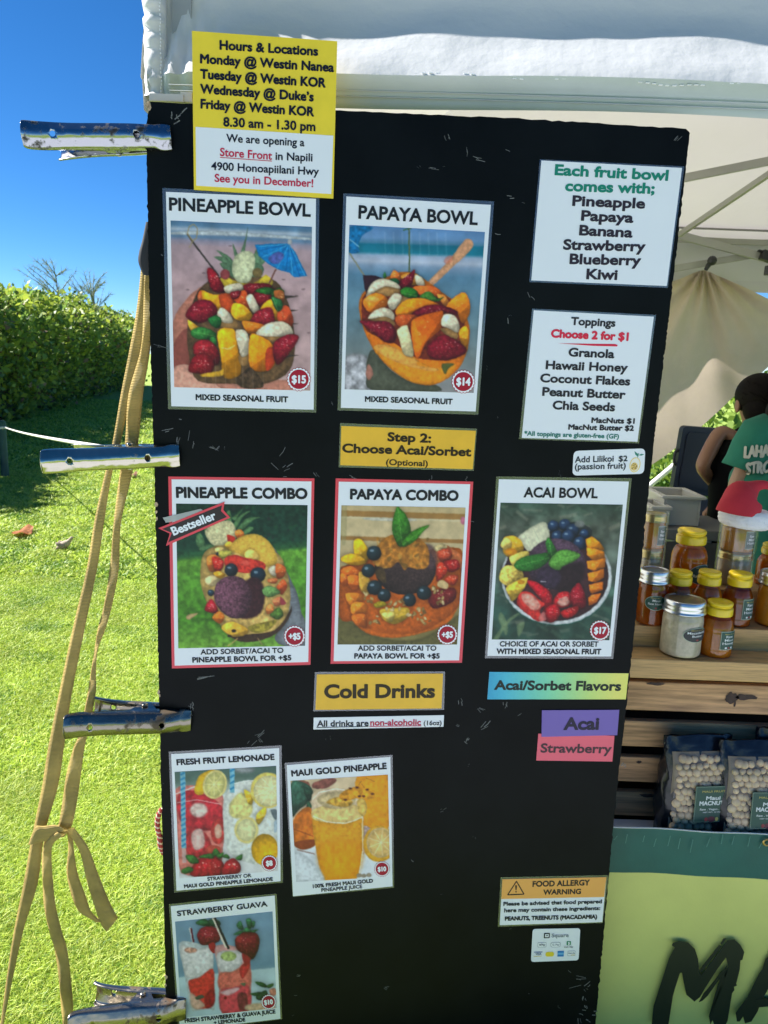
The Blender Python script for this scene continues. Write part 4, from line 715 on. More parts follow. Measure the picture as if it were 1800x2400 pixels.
plate('U', el_(640, 966, 9, 11, 0), L1 + .0004, .0001, u_, 0)
for (x0, w_, y0, tx, cp, m_) in [(790, 220, 868, 'Square', 46, 2), (655, 52, 976, 'Pay', 24, 0), (800, 92, 976, 'G Pay', 24, 2), (950, 118, 1002, 'Cash App', 17, 0), (580, 78, 1099, 'VISA', 27, 4), (1008, 82, 1082, 'DISCOVER', 15, 0)]:
    line(u_, 'U', tx, x0, y0, x0 + w_, y0 - w_ * .02, cp, m_, .7, L1 + .0006)
line(u_, 'U', '$', 1002, 960, 1024, 959, 34, 1, 1, L1 + .0004)
u_.build('logo_print', [INK, inkmat((215, 228, 245)), inkmat((120, 132, 150)), inkmat((30, 128, 84)), inkmat((40, 66, 140)), inkmat((214, 200, 60)), inkmat((206, 190, 120)), inkmat((44, 120, 196)), inkmat((100, 168, 222))], t)

# ------------------------------------------------------------------ ground
LAWN = mat('lawn_soil', (.25, .35, .05), .9, var=.35, vs_=9, bump=.8, bs=90, bd=.02, col2=None)
mb = MB(); mb.add([(-150, -60, 0), (150, -60, 0), (150, 260, 0), (-150, 260, 0)], [(0, 1, 2, 3)])
tag(mb.build('lawn', LAWN), 'sunlit clipped lawn reaching back under the tent to the hedge', 'lawn', kind='structure')
mb = MB(); mb.box((0, -1.4, .01), (60, 4.2, .08)); tag(mb.build('path', mat('added_bounce_concrete', (.53, .55, .60), .85, var=.12, vs_=3, bump=.3, bs=40)), 'unseen pale path behind the camera, added to bounce light onto the board', 'path', kind='structure')  # out of view, added as a reflector to fill the shaded board
def bulk_mesh(name, V, F, mats, mi=None, smooth=False, loc=None, parent=None):
    o_ = np.array(loc if loc is not None else (ORG[parent.name] if parent is not None else (0, 0, 0)), float)
    me = bpy.data.meshes.new(name); V = (V - o_).astype('f4')
    me.vertices.add(len(V)); me.vertices.foreach_set('co', V.ravel())
    k = F.shape[1]; me.loops.add(F.size); me.loops.foreach_set('vertex_index', F.ravel().astype('i4'))
    me.polygons.add(len(F)); me.polygons.foreach_set('loop_start', np.arange(0, F.size, k).astype('i4'))
    for m in mats: me.materials.append(m)
    if mi is not None: me.polygons.foreach_set('material_index', mi.astype('i4'))
    me.update(calc_edges=True)
    if smooth: me.polygons.foreach_set('use_smooth', np.ones(len(F), bool))
    ob = bpy.data.objects.new(name, me); C.objects.link(ob)
    if parent is not None: ob.parent = parent
    elif loc is not None: ob.location = o_
    ORG[ob.name] = Vector(o_); return ob
GR = [mat('grass_blade', (.48, .60, .075), .5, trans=.4, var=.25, vs_=3), mat('grass_blade_yellow', (.60, .66, .16), .55, trans=.4), mat('grass_blade_deep', (.17, .31, .035), .5, trans=.35)]
def blades(n, fx, fy, L, Wd):
    x, y = fx(n), fy(n); n = len(x); keep = ~((np.abs(x - .0) < .9) & (y < 1.2)); x, y = x[keep], y[keep]; n = len(x)
    cl = np.clip(vnoise(x + 50, y + 50, .35, 21) * 1.2, .3, 1.2)
    h = .62 * L * RNG.uniform(.5, 1.15, n) * (.6 + .5 * cl); w = Wd * RNG.uniform(.7, 1.2, n); a = RNG.uniform(0, 6.283, n); b = RNG.uniform(0, 6.283, n); ln = h * RNG.uniform(.6, 1.9, n)
    dx, dy = np.cos(a), np.sin(a); wx_, wy_ = -np.sin(b) * w / 2, np.cos(b) * w / 2; z0 = np.zeros(n)
    P = lambda t, l, ww: np.stack([x + dx * l + wx_ * ww, y + dy * l + wy_ * ww, z0 + h * t], 1)
    V = np.stack([P(-.05, 0 * ln, 1), P(-.05, 0 * ln, -1), P(.55, ln * .3, -.85), P(.55, ln * .3, .85), P(.9, ln, -.12), P(.9, ln, .12)], 1).reshape(-1, 3)
    i = np.arange(n)[:, None] * 6; F = np.concatenate([i + np.array([[0, 1, 2, 3]]), i + np.array([[3, 2, 4, 5]])], 0)
    m = np.where(vnoise(x + 20, y + 20, .22, 23) + .5 * RNG.random(n) < .42, 2, RNG.choice(3, n, p=[.55, .22, .23])); return V, F, np.concatenate([m, m])
def wedge(y0, y1, x0f, x1f):
    def go(n):
        y = RNG.uniform(y0, y1, n); return y, x0f(y) + RNG.random(n) * (x1f(y) - x0f(y))
    return go
parts = []
for (n, y0, y1, a, b, L, Wd) in [(130000, .95, 2.6, -.66, -.16, .029, .0028), (120000, 2.6, 5.2, -.58, -.22, .034, .0045), (60000, 5.2, 10, -.58, -.26, .06, .012), (42000, 10, 24, -.58, -.26, .09, .024), (16000, 5, 12, .26, .62, .07, .02)]:
    y = RNG.uniform(y0, y1, n) if y0 > 4 else np.sqrt(RNG.uniform(y0 ** 2, y1 ** 2, n)); x = y * (a + RNG.random(n) * (b - a)) - (.25 if a < 0 else 0) * RNG.random(n)
    V, F, m = blades(n, lambda k: x, lambda k: y, L, Wd); parts.append((V, F, m))
o = 0; Fs = []
for V, F, m in parts: Fs.append(F + o); o += len(V)
tag(bulk_mesh('grass', np.concatenate([p_[0] for p_ in parts]), np.concatenate(Fs), GR, np.concatenate([p_[2] for p_ in parts])), 'short bright green grass of the lawn', 'grass', kind='stuff')
BUSHM = [mat('weed_leaf', (.2, .3, .04), .5, trans=.4), mat('weed_leaf_deep', (.09, .18, .03), .5, trans=.35)]

# ------------------------------------------------------------------ hedge, trees, post, rope
LEAF = [mat('hedge_leaf', (.19, .30, .06), .5, trans=.42, var=.3, vs_=2), mat('hedge_leaf_young_sunlit', (.38, .46, .06), .5, trans=.45), mat('hedge_leaf_dark', (.08, .15, .04), .5, trans=.25), mat('dry_twig_leaf', (.2, .13, .07), .7)]
def leaves(P, Nn, L, mi, flat=.5):
    n = len(P); r = RNG.normal(size=(n, 3)); d = Nn * flat + r * .7 + np.array([0, 0, .25]); d /= np.linalg.norm(d, axis=1)[:, None]
    s = np.cross(d, RNG.normal(size=(n, 3))); s /= np.linalg.norm(s, axis=1)[:, None] + 1e-9; u = np.cross(s, d)
    L = (L * RNG.uniform(.6, 1.25, n))[:, None]
    V = np.stack([P, P + s * L * .28 + d * L * .55 + u * L * .06, P + d * L, P - s * L * .28 + d * L * .55 + u * L * .06], 1).reshape(-1, 3)
    F = np.arange(n)[:, None] * 4 + np.array([[0, 1, 2, 3]]); return V, F, mi
hA, hB = np.array([-6.45, 8.1]), np.array([-11.2, 35.0]); hd = (hB - hA) / np.linalg.norm(hB - hA); hn = np.array([hd[1], -hd[0]]); hl_ = np.linalg.norm(hB - hA)
def hedge_pt(t, face, k):       # t metres along, face 0 side 1 top 2 near end, k 0..1
    bz_ = 2.72 + .5 * (vnoise(t + 9, t * 0 + 3, 2.2, 31) - .5) + .35 * (vnoise(t + 5, t * 0, .7, 32) - .5)
    z = np.where(face == 0, k ** .8 * bz_, np.where(face == 1, bz_, k * bz_)); off = np.where(face == 0, .3 * np.sin(k * 3.0) - .2 * k ** 4, np.where(face == 1, -k * 2.0 - .05, -RNG.random(len(t)) * 2))
    tt = np.where(face == 2, -.1, t)
    off = off + .45 * (vnoise(tt * 1.0 + 3, z * 1.0 + 7, .9, 33) - .5) * (face == 0)
    xy = hA + tt[:, None] * hd + off[:, None] * hn; nn = np.where((face == 0)[:, None], np.array([hn[0], hn[1], .25]), np.where((face == 1)[:, None], np.array([0, 0, 1.0]), np.array([-hd[0], -hd[1], .2])))
    return np.column_stack([xy, z]), nn
hb = thing('hedge', (hA[0], hA[1], 0), 'long clipped leafy hedge along the lawn left of the board', 'hedge')
n = 40000; t_ = hl_ * RNG.random(n) ** 1.5; fc = RNG.choice(3, n, p=[.72, .2, .08]); k_ = RNG.random(n)
P_, N_ = hedge_pt(t_, fc, k_); P_ += N_ * RNG.normal(0, .11, n)[:, None] - N_ * (RNG.random(n)[:, None] ** 2) * .4
dens = vnoise(P_[:, 1] * 1.0 + 4, P_[:, 2] * 1.0 + 9, .55, 41); hole = (dens < .27) & (fc == 0) & (P_[:, 2] < 1.9)
P_, N_, fc, k_ = P_[~hole], N_[~hole], fc[~hole], k_[~hole]; n = len(P_)
mi = np.where((fc == 1) | (P_[:, 2] > 2.35), RNG.choice(4, n, p=[.28, .62, .08, .02]), RNG.choice(4, n, p=[.5, .27, .17, .06]))  # paler leaves massed on top: young growth plus sunlight put into the colour
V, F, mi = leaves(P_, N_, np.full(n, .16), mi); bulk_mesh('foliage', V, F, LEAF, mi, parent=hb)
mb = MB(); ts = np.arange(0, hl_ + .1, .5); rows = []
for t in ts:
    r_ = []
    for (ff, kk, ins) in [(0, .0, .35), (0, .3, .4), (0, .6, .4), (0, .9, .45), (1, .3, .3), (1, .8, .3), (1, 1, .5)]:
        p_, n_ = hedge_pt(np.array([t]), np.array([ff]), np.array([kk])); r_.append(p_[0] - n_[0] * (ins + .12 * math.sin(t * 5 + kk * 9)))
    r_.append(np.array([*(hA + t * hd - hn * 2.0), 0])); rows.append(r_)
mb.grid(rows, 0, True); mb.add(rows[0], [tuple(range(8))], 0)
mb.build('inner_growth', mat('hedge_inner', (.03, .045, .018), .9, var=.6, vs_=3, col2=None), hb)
mb = MB()
for k in range(90):
    t = np.array([RNG.random() ** 1.5 * hl_]); p_, n_ = hedge_pt(t, np.array([0]), np.array([RNG.uniform(.05, .5)])); p_ = p_[0]; a = Vector((*(hA + t[0] * hd - hn * .6), 0))
    mb.tube([a, (a + Vector(p_)) / 2 + Vector((0, 0, .15)), Vector(p_) + Vector((0, 0, RNG.uniform(.1, .5)))], [.03, .022, .01], 6)
mb.build('branches', mat('hedge_bark', (.13, .09, .07), .9, var=.4, vs_=12), hb)
FEATH = mat('feathery_foliage', (.26, .31, .2), .7, trans=.3)
def wispy(name, x, Y, top, seed, label):
    b = ground(x, 900); b = Vector((at_y(x, 800, Y).x, Y, 0)); H = at_y(x, top, Y).z; rg2 = random.Random(seed); t = thing(name, b, label, 'tree', 'thin trees behind the hedge')
    m = MB(); m.tube([b, b + Vector((.1, 0, H * .5)), b + Vector((.0, 0, H * .93))], [.09, .05, .012], 7); m.build('trunk', mat('pale_bark', (.2, .17, .14), .9), t)
    c = MB()
    for k in range(26):
        z = H * rg2.uniform(.55, 1); a = rg2.uniform(0, 6.28); l = (H - z) * .5 + rg2.uniform(.3, 1.0); d = Vector((math.cos(a), math.sin(a) * .6, rg2.uniform(.5, 1.1))).normalized(); p0 = b + Vector((0, 0, z * .93)); p1 = p0 + d * l
        c.tube([p0, (p0 + p1) / 2 + Vector((0, 0, .05)), p1], [.018, .012, .004], 5)
        for j in range(30):
            s_ = rg2.uniform(.25, 1); q0 = p0 + d * l * s_; dd = (d + Vector((rg2.gauss(0, .6), rg2.gauss(0, .6), rg2.gauss(0, .5)))).normalized(); q1 = q0 + dd * rg2.uniform(.12, .3); w_ = dd.cross(Vector((rg2.random(), rg2.random(), rg2.random()))).normalized() * .009
            c.add([q0 + w_, q1, q0 - w_], [(0, 1, 2)])
    c.build('crown', FEATH, t)
wispy('thin_tree', 138, 24, 620, 2, 'thin feathery tree poking above the hedge, the taller and left of two')
wispy('thin_tree', 222, 26, 652, 5, 'thin feathery tree poking above the hedge, the smaller and right of two')
pb = ground(12, 1118); ptop = at_y(20, 986, pb.y)
t = thing('green_post', pb, 'dark green wooden stake at the left edge holding a white line', 'post')
mb = MB(); mb.lathe([(.045, -.02), (.045, ptop.z - .02), (.03, ptop.z)], 14, (pb.x, pb.y, 0)); mb.build('stake', mat('green_stake_paint', (.03, .075, .05), .6, var=.3, vs_=8), t)
mb = MB(); mb.lathe([(.05, ptop.z - .10), (.056, ptop.z - .085), (.05, ptop.z - .07)], 14, (pb.x, pb.y, 0)); mb.build('tie', mat('white_cord', (.62, .6, .55), .7), t)
mb = MB(); a = Vector((pb.x + .04, pb.y, ptop.z - .085)); b2 = at_y(352, 1066, 1.58)
mb.tube([a + (b2 - a) * s_ + Vector((0, 0, -.015 * math.sin(math.pi * s_))) for s_ in np.linspace(0, 1, 24)], .007, 6)
tag(mb.build('guide_line', MATS['white_cord'], loc=a), 'thin white line running from the green stake to the tent', 'rope')

# bird and fallen leaves
def skin(nodes, edges, sub=2, root=0):
    bm = bmesh.new(); sk = bm.verts.layers.skin.verify(); vv = []
    for p, r in nodes:
        v = bm.verts.new(p); rr = r if hasattr(r, '__len__') else (r, r); v[sk].radius = rr; vv.append(v)
    for a, b in edges: bm.edges.new((vv[a], vv[b]))
    vv[root][sk].use_root = True
    me = bpy.data.meshes.new('s'); bm.to_mesh(me); bm.free(); o = bpy.data.objects.new('s', me); C.objects.link(o)
    m = o.modifiers.new('k', 'SKIN'); m.use_smooth_shade = True; m.branch_smoothing = .6; s_ = o.modifiers.new('u', 'SUBSURF'); s_.levels = sub
    dg = bpy.context.evaluated_depsgraph_get(); dg.update(); e2 = o.evaluated_get(dg).to_mesh()
    V = [v.co.copy() for v in e2.vertices]; F = [tuple(p_.vertices) for p_ in e2.polygons]
    bpy.data.objects.remove(o); bpy.data.meshes.remove(me); return V, F
bp_ = ground(157, 1291); bp_.z = 0; sc_ = (bp_ - CAM).dot(fwd) / FPX     # metres per photo pixel there
t = thing('dove', bp_, 'small brown dove standing on the sunlit lawn', 'bird')
P = lambda x, y, d=0: bp_ + Vector(((x - 157) * sc_, d, (1291 - y) * sc_ * 1.02))
V, F = skin([(P(150, 1277), (.030, .032)), (P(140, 1282), .022), (P(131, 1287), (.011, .006)), (P(124, 1292) + Vector((0, 0, .02)), (.009, .004)), (P(159, 1272), .027), (P(165, 1266), .016), (P(169, 1260), .015), (P(172, 1258), .011)], [(0, 1), (1, 2), (2, 3), (0, 4), (4, 5), (5, 6), (6, 7)])
mb = MB(); mb.add(V, F, 0, True); mb.build('body', mat('dove_feathers', (.36, .28, .21), .8, var=.25, vs_=60), t)
for sgn in (-1, 1):
  mb = MB(); mb.ball(P(145, 1277) + Vector((0, sgn * .026, .002)), (.042, .010, .018), rot=Matrix.Rotation(.45, 3, 'Y'))
  mb.build('wing', mat('dove_wing', (.26, .2, .155), .8, var=.35, vs_=90), t)
mb = MB(); mb.tube([P(173, 1258), P(177, 1259.5)], [.004, .001], 6); mb.build('beak', mat('dove_beak', (.05, .045, .045), .5), t)
for sgn in (-1, 1): mb = MB(); mb.tube([P(155, 1280) + Vector((0, sgn * .012, 0)), P(156, 1290.5) + Vector((0, sgn * .012, 0))], .003, 6); mb.tube([P(156, 1290.5) + Vector((-.012, sgn * .012, 0)), P(160, 1290.6) + Vector((0, sgn * .012, 0))], .0025, 6); mb.build('leg', mat('dove_leg', (.3, .12, .1), .6), t)
def fallen(x, y, w, h, col, label, seed):
    p0 = ground(x, y); rg2 = random.Random(seed); k = (p0 - CAM).dot(fwd) / FPX; mb = MB(); rows = []
    for i in range(9):
        s_ = i / 8; hw = math.sin(math.pi * min(max(s_, .03), .97)) ** .8 * h * k * 1.3
        rows.append([p0 + Vector(((s_ - .5) * w * k, j * hw, .02 + .03 * math.sin(s_ * 3.1) + .02 * abs(j) + .012 * math.sin(s_ * 14 + j * 3))) for j in (-1, -.5, 0, .5, 1)])
    mb.grid(rows, 0, True); mb.tube([rows[0][2], rows[0][2] + Vector((-.03, 0, -.01))], .003, 5); tag(mb.build('fallen_leaf', mat('dry_leaf_%d' % seed, col, .7, var=.4, vs_=30, trans=.3), loc=p0), label, 'leaf', 'fallen leaves on the lawn')
fallen(54, 1258, 40, 34, (.38, .14, .05), 'curled orange brown leaf lying on the lawn left of the dove', 1)
fallen(313, 1121, 14, 20, (.45, .24, .15), 'pale pinkish fallen leaf on the grass beside the straps under the second clamp', 2)

# ------------------------------------------------------------------ tent
FAB = mat('white_canopy_fabric', (.68, .63, .61), .8, trans=.19, bump=.35, bs=26, bd=.004, var=.02, vs_=3)
FABI = mat('white_valance_fabric', (.55, .55, .55), .75, bump=.5, bs=9, bd=.012)
HEM = mat('valance_hem', (.40, .45, .45), .7, var=.06, vs_=9, bump=.2, bs=60)
SEAM = mat('seam_thread', (.42, .45, .46), .8)
XL, XR, YF, YB, ZE, ZP = at_y(340, 120, 1.55).x, 2.52, 1.60, 4.62, 2.34, 3.2
tt = thing('market_tent', (1.0, 3.1, 0), 'white pop up market tent over the stall behind the board', 'tent')
zb = at_y(1000, 250, 1.53).z                       # bottom of valance
mb = MB(); PK = Vector(((XL + XR) / 2, (YF + YB) / 2, ZP)); cs_ = [Vector((XL, YF, ZE)), Vector((XR, YF, ZE)), Vector((XR, YB, ZE)), Vector((XL, YB, ZE))]
for k in range(4):
    a, b = cs_[k], cs_[(k + 1) % 4]; rows = []
    for i in range(13):
        s_ = i / 12; w_ = 1 - s_ * .985
        rows.append([PK.lerp(a, w_).lerp(PK.lerp(b, w_), j / 12) + Vector((0, 0, -.05 * math.sin(math.pi * s_) * (1 - (2 * j / 12 - 1) ** 2) + .006 * math.sin(j * 2.1 + i * 1.7))) for j in range(13)])
    mb.grid(rows)
mb.build('roof', FAB, tt)
def valance(A, B, outw, name, mats, front=False):
    A = Vector(A); B = Vector(B); d = B - A; L = d.length; outw = Vector(outw); n = int(L / .012) if front else 60; rows = []; H = ZE - zb
    prof = [(0, 0), (.15, .002), (.3, .006), (.38, .012), (.46, .024), (.54, .038), (.62, .054), (.70, .071), (.78, .088), (.84, .098), (.855, .093), (.9, .078), (.95, .068), (.965, .070), (1, .062)] if front else [(0, 0), (.3, .01), (.6, .02), (.8, .025), (.82, .022), (1, .02)]
    m = MB()
    for h_, o_ in prof:
        r_ = []
        for i in range(n + 1):
            s_ = i / n; x = s_ * L; wv = 0
            if front and h_ < .9:
                X = np.array([x]); wv = (.014) * (vnoise(X * 1.0, np.array([h_ * .35]), .33, 51)[0] - .5) + .006 * (vnoise(X * .55 + h_ * .25, np.array([h_ * .55 + x * .3]), .06, 52)[0] - .5) * min(1, h_ * 2); wv *= min(1, (1 - h_) * 4 + .15)
            if front and x < .16: o2 = o_ * (.35 + .65 * x / .16) + .012 * math.sin(x * 150 + h_ * 9) * (1 - x / .16)
            else: o2 = o_
            r_.append(A + d * s_ + outw * (o2 + wv) - Vector((0, 0, H * h_ + .006 * math.sin(x * 5) * h_)))
        rows.append(r_)
    k = 9 if front else 3
    m.grid(rows[:k + 1], 0); m.grid(rows[k:], 1); m.build(name, mats, tt)
    return rows
VR = valance((XL, YF, ZE), (XR, YF, ZE), (0, -1, 0), 'valance', [FABI, HEM], True)
for A_, B_, o_ in [((XL, YB, ZE), (XL, YF, ZE), (-1, 0, 0)), ((XR, YF, ZE), (XR, YB, ZE), (1, 0, 0)), ((XR, YB, ZE), (XL, YB, ZE), (0, 1, 0))]: valance(A_, B_, o_, 'valance', [FABI, FABI])
mb = MB()                                           # corner seam: thick stitched hem down the left edge
zs = np.linspace(ZE, zb + .01, 30); rows = []
for i, z in enumerate(zs):
    pu = .006 * math.sin(i * 1.9) + .003 * math.sin(i * 4.1)
    rows.append([Vector((XL - .004, YF + .01, z)), Vector((XL - .008, YF - .03 + pu, z)), Vector((XL + .010, YF - .042 + pu, z)), Vector((XL + .026, YF - .040 + pu * .6, z)), Vector((XL + .034, YF - .028, z)), Vector((XL + .03, YF - .01, z))])
mb.grid(rows, 0); mb.build('corner_hem', FABI, tt)
mb = MB()
for i in range(44):
    z = ZE - (i + .5) * (ZE - zb) / 44; mb.box((XL + .027, YF - .044 + .003 * math.sin(i * 1.2), z), (.0016, .002, .0035))
for i in range(70): x = XL + .5 + i * .0125; mb.box((x, YF - .094 - .003 * math.sin(i), zb + .046 + .003 * math.sin(i * .3)), (.007, .004, .0014))
mb.build('stitching', mat('white_thread', (.8, .8, .8), .6), tt)
mb = MB()
for f_ in (.25, .62): mb.tube([Vector((x, YF - .070 - .012 * f_, zb + (ZE - zb) * (.045 if f_ < .5 else .075) + .003 * math.sin(x * 3))) for x in np.linspace(XL + .05, XR - .02, 40)], .0012, 5)
mb.build('hem_line', SEAM, tt)
ALU = mat('grey_tent_frame', (.36, .35, .32), .42, metal=.35, var=.08, vs_=5); BLKP = mat('black_plastic', (.012, .013, .015), .45)
for x, y in ((XL + .06, YF - .0), (XR - .06, YF + .03), (XR - .06, YB - .06), (XL + .06, YB - .06)):
    mb = MB(); mb.box((x, y, 1.15), (.036, .036, 2.3)); mb.box((x, y, .01), (.09, .09, .012)); mb.build('leg', ALU, tt)
YT = YB - .07
bars = [((1560, 426), (1900, 358), 3.75, 3.55, .036), ((1592, 550), (1900, 342), 4.3, 3.5, .028), ((1540, 538), (1800, 606), 4.38, 4.38, .042), ((1540, 636), (1790, 594), 4.42, 4.42, .036)]
for (a, b, y1, y2, h_) in bars: mb = MB(); mb.bar(at_y(*a, y1), at_y(*b, y2), .02, h_); soften(mb.build('truss_bar', ALU, tt), .003)
A_, B_ = at_y(1800, 602, 4.38), at_y(1540, 538, 4.38)
mb = MB(); mb.box(at_y(1797, 601, 4.36), (.07, .06, .05), rot=Matrix.Rotation(.25, 3, 'Y')); mb.box(at_y(1787, 590, 4.36), (.05, .02, .012), rot=Matrix.Rotation(.25, 3, 'Y')); soften(mb.build('joint', BLKP, tt), .004)
mb = MB(); mb.box(at_y(1800, 634, 4.34), (.03, .03, .05)); soften(mb.build('bracket', mat('dark_grey_plastic', (.05, .05, .055), .5), tt), .003)
for (a, b) in [(( -1, 0), (1, 0))]:
    mb = MB(); mb.bar((XL + .06, YF + .035, ZE - .05), (XR - .06, YF + .035, ZE - .05), .02, .03); mb.build('top_rail', ALU, tt); mb = MB(); mb.bar((XL + .06, YT, ZE - .03), (XR - .06, YT, ZE - .03), .02, .03); mb.build('top_rail', ALU, tt)
for y_, z_, w_ in ((YB - .09, ZE + .03, .006), (YB - .02, ZE - .02, .005)): mb = MB(); mb.tube([(x, y_, z_) for x in np.linspace(.6, XR - .1, 12)], w_, 5); mb.build('roof_seam', mat('roof_seam_tape', (.26, .25, .24), .7), tt)
mb = MB(); mb.box(on_board(392, 231, -.02), (.06, .012, .012)); mb.box(on_board(438, 229, -.02), (.02, .01, .016)); mb.build('corner_bracket', mat('bare_bracket', (.55, .52, .47), .5, metal=.4), tt)

mb = MB(); mb.grid([[Vector((XL + .02 + .012 * math.sin(y * 7 + z * 2) + .006 * math.sin(y * 19), y, z)) for y in np.linspace(YF + .05, YB - .05, 60)] for z in np.linspace(.04, ZE - .1, 14)]); mb.build('added_side_wall', mat('added_wall_fabric', (.78, .77, .74), .8, trans=.5), tt)  # unseen wall, added to keep sun off the stall and glow inside
# back sheet hung from the frame
TARP = mat('cream_tarp', (.57, .455, .37), .85, trans=.30, var=.10, vs_=2.5, bump=.9, bs=6, bd=.035)
hk = at_y(1652, 633, 4.36)
top = spline([(1360, 735), (1440, 706), (1520, 676), (1590, 655), (1630, 638), (1652, 634), (1680, 645), (1740, 671), (1800, 700), (1880, 738)], 7); bot = spline([(1360, 1190), (1450, 1140), (1530, 1088), (1590, 1045), (1640, 1003), (1690, 958), (1730, 920), (1780, 878), (1830, 835), (1890, 800)], 7)
rows = []; N = 46
for i in range(N + 1):
    s_ = i / N; r_ = []
    for j, (a, b) in enumerate(zip(top, bot)):
        x, y = a[0] + (b[0] - a[0]) * s_, a[1] + (b[1] - a[1]) * s_; ang = math.atan2(x - 1652, y - 620); dist = math.hypot(x - 1652, y - 620)
        fold = math.sin(ang * 17) * .035 * math.exp(-dist / 190) * min(1, dist / 40) + .05 * (vnoise(np.array([x / 100.]), np.array([y / 100.]), .8, 61)[0] - .5) + .03 * math.sin(ang * 7 + 1) * min(1, dist / 150)
        r_.append(at_y(x, y, 4.42 + fold + .12 * s_))
    rows.append(r_)
mb = MB(); mb.grid(rows); o = mb.build('back_sheet', TARP, loc=hk); tag(o, 'cream cloth sheet hung by one corner across the back of the tent', 'tarp')
mb = MB(); mb.tube([at_y(1668, 611, 4.34), at_y(1660, 622, 4.35), hk + Vector((0, -.01, 0))], [.013, .014, .010], 10); mb.ball(at_y(1669, 611, 4.335), .026); tag(mb.build('bungee_tie', BLKP, loc=hk), 'black bungee tie holding the back sheet to the tent frame', 'tie')

# ------------------------------------------------------------------ clamps on the left edge of the board
def steel(name, base, rough, dirt, amt, sc=26):
    m = mat(name, base, rough, metal=1.0)
    b = m.node_tree.nodes['Principled BSDF']; l = m.node_tree.links; tc = nd(m, 'ShaderNodeTexCoord')
    n = nd(m, 'ShaderNodeTexNoise'); n.inputs['Scale'].default_value = sc; n.inputs['Detail'].default_value = 8; n.inputs['Roughness'].default_value = .65; l.new(tc.outputs['Object'], n.inputs['Vector'])
    r = nd(m, 'ShaderNodeValToRGB'); r.color_ramp.elements[0].position = amt; r.color_ramp.elements[1].position = amt + .09; r.color_ramp.elements[0].color = (*base, 1); r.color_ramp.elements[1].color = (*dirt, 1)
    l.new(n.outputs['Fac'], r.inputs[0]); l.new(r.outputs[0], b.inputs['Base Color'])
    r2 = nd(m, 'ShaderNodeMapRange'); r2.inputs[1].default_value = amt; r2.inputs[2].default_value = amt + .1; r2.inputs[3].default_value = rough; r2.inputs[4].default_value = .6; l.new(n.outputs['Fac'], r2.inputs[0]); l.new(r2.outputs[0], b.inputs['Roughness'])
    r3 = nd(m, 'ShaderNodeMapRange'); r3.inputs[1].default_value = amt; r3.inputs[2].default_value = amt + .1; r3.inputs[3].default_value = 1; r3.inputs[4].default_value = .45; l.new(n.outputs['Fac'], r3.inputs[0]); l.new(r3.outputs[0], b.inputs['Metallic'])
    n2 = nd(m, 'ShaderNodeTexNoise'); n2.inputs['Scale'].default_value = 24; l.new(tc.outputs['Object'], n2.inputs['Vector']); bp = nd(m, 'ShaderNodeBump'); bp.inputs['Strength'].default_value = .45; bp.inputs['Distance'].default_value = .006; l.new(n2.outputs['Fac'], bp.inputs['Height']); l.new(bp.outputs[0], b.inputs['Normal'])
    return m
ST = [steel('chrome_spotted', (.36, .37, .39), .17, (.05, .045, .04), .54, 42), steel('chrome_bright', (.46, .43, .35), .14, (.2, .17, .12), .66, 30), steel('chrome_tarnished', (.22, .20, .165), .2, (.09, .065, .04), .55, 24), steel('chrome_rusty', (.30, .27, .23), .26, (.12, .07, .04), .57, 26)]
def half(tip, end, width, outd, m, parent, name, hole=True, flare=1.0):
    """pressed steel channel from jaw tip to handle end; outd points away from the board"""
    tip, end, outd = Vector(tip), Vector(end), Vector(outd); ax = (end - tip); L = ax.length; ax.normalize(); wv = outd.cross(ax).normalized(); oo = ax.cross(wv).normalized()
    if oo.dot(outd) < 0: oo = -oo
    #        s, half width, depth of flanges, bulge outward
    prof = [(0, .46, .004, .000), (.035, .50, .006, .001), (.075, .50, .008, .002), (.11, .46, .016, .005), (.16, .46, .020, .008), (.24, .47, .021, .009), (.34, .48, .021, .008), (.5, .48, .020, .006), (.64, .47, .018, .005), (.76, .48, .016, .004), (.86, .50, .014, .004), (.94, .51, .012, .006), (.985, .50, .012, .010), (1.0, .46, .011, .013)]
    P_ = spline([(a * L, b * width, c, d) for a, b, c, d in prof], 4); rows = []
    for s_, hw, fl, bu in P_:
        c = tip + ax * s_; row = []
        for (u, v) in [(-1.0, -1.0), (-1.02, -.6), (-.99, -.22), (-.93, -.06), (-.8, .0), (-.45, .06), (0, .08), (.45, .06), (.8, .0), (.93, -.06), (.99, -.22), (1.02, -.6), (1.0, -1.0)]:
            row.append(c + wv * (u * hw) + oo * (bu + (v * fl if v < 0 else v * .10)))
        rows.append(row)
    mb = MB(); mb.grid(rows); o = mb.build(name, m, parent)
    s_ = o.modifiers.new('thick', 'SOLIDIFY'); s_.thickness = .0014; s_.offset = 0
    if hole:
        cut = MB(); org = ORG[parent.name]
        for f_, r_ in ((.235, .0055), (.80, .0050)):
            c = tip + ax * (L * f_); x = ax; y = wv
            ring = [[c + x * r_ * math.cos(a) + y * r_ * math.sin(a) + oo * h_ for a in [2 * math.pi * k / 16 for k in range(16)]] for h_ in (-.03, .03)]
            cut.grid(ring, 0, False, True); cut.add(ring[0], [tuple(range(16))[::-1]]); cut.add(ring[1], [tuple(range(16))])
        co = cut.build('cut', m, parent); bo = o.modifiers.new('holes', 'BOOLEAN'); bo.operation = 'DIFFERENCE'; bo.object = co; bo.solver = 'EXACT'
        dg = bpy.context.evaluated_depsgraph_get(); dg.update(); me = bpy.data.meshes.new_from_object(o.evaluated_get(dg)); o.modifiers.clear(); o.data = me; bpy.data.objects.remove(co)
    return o
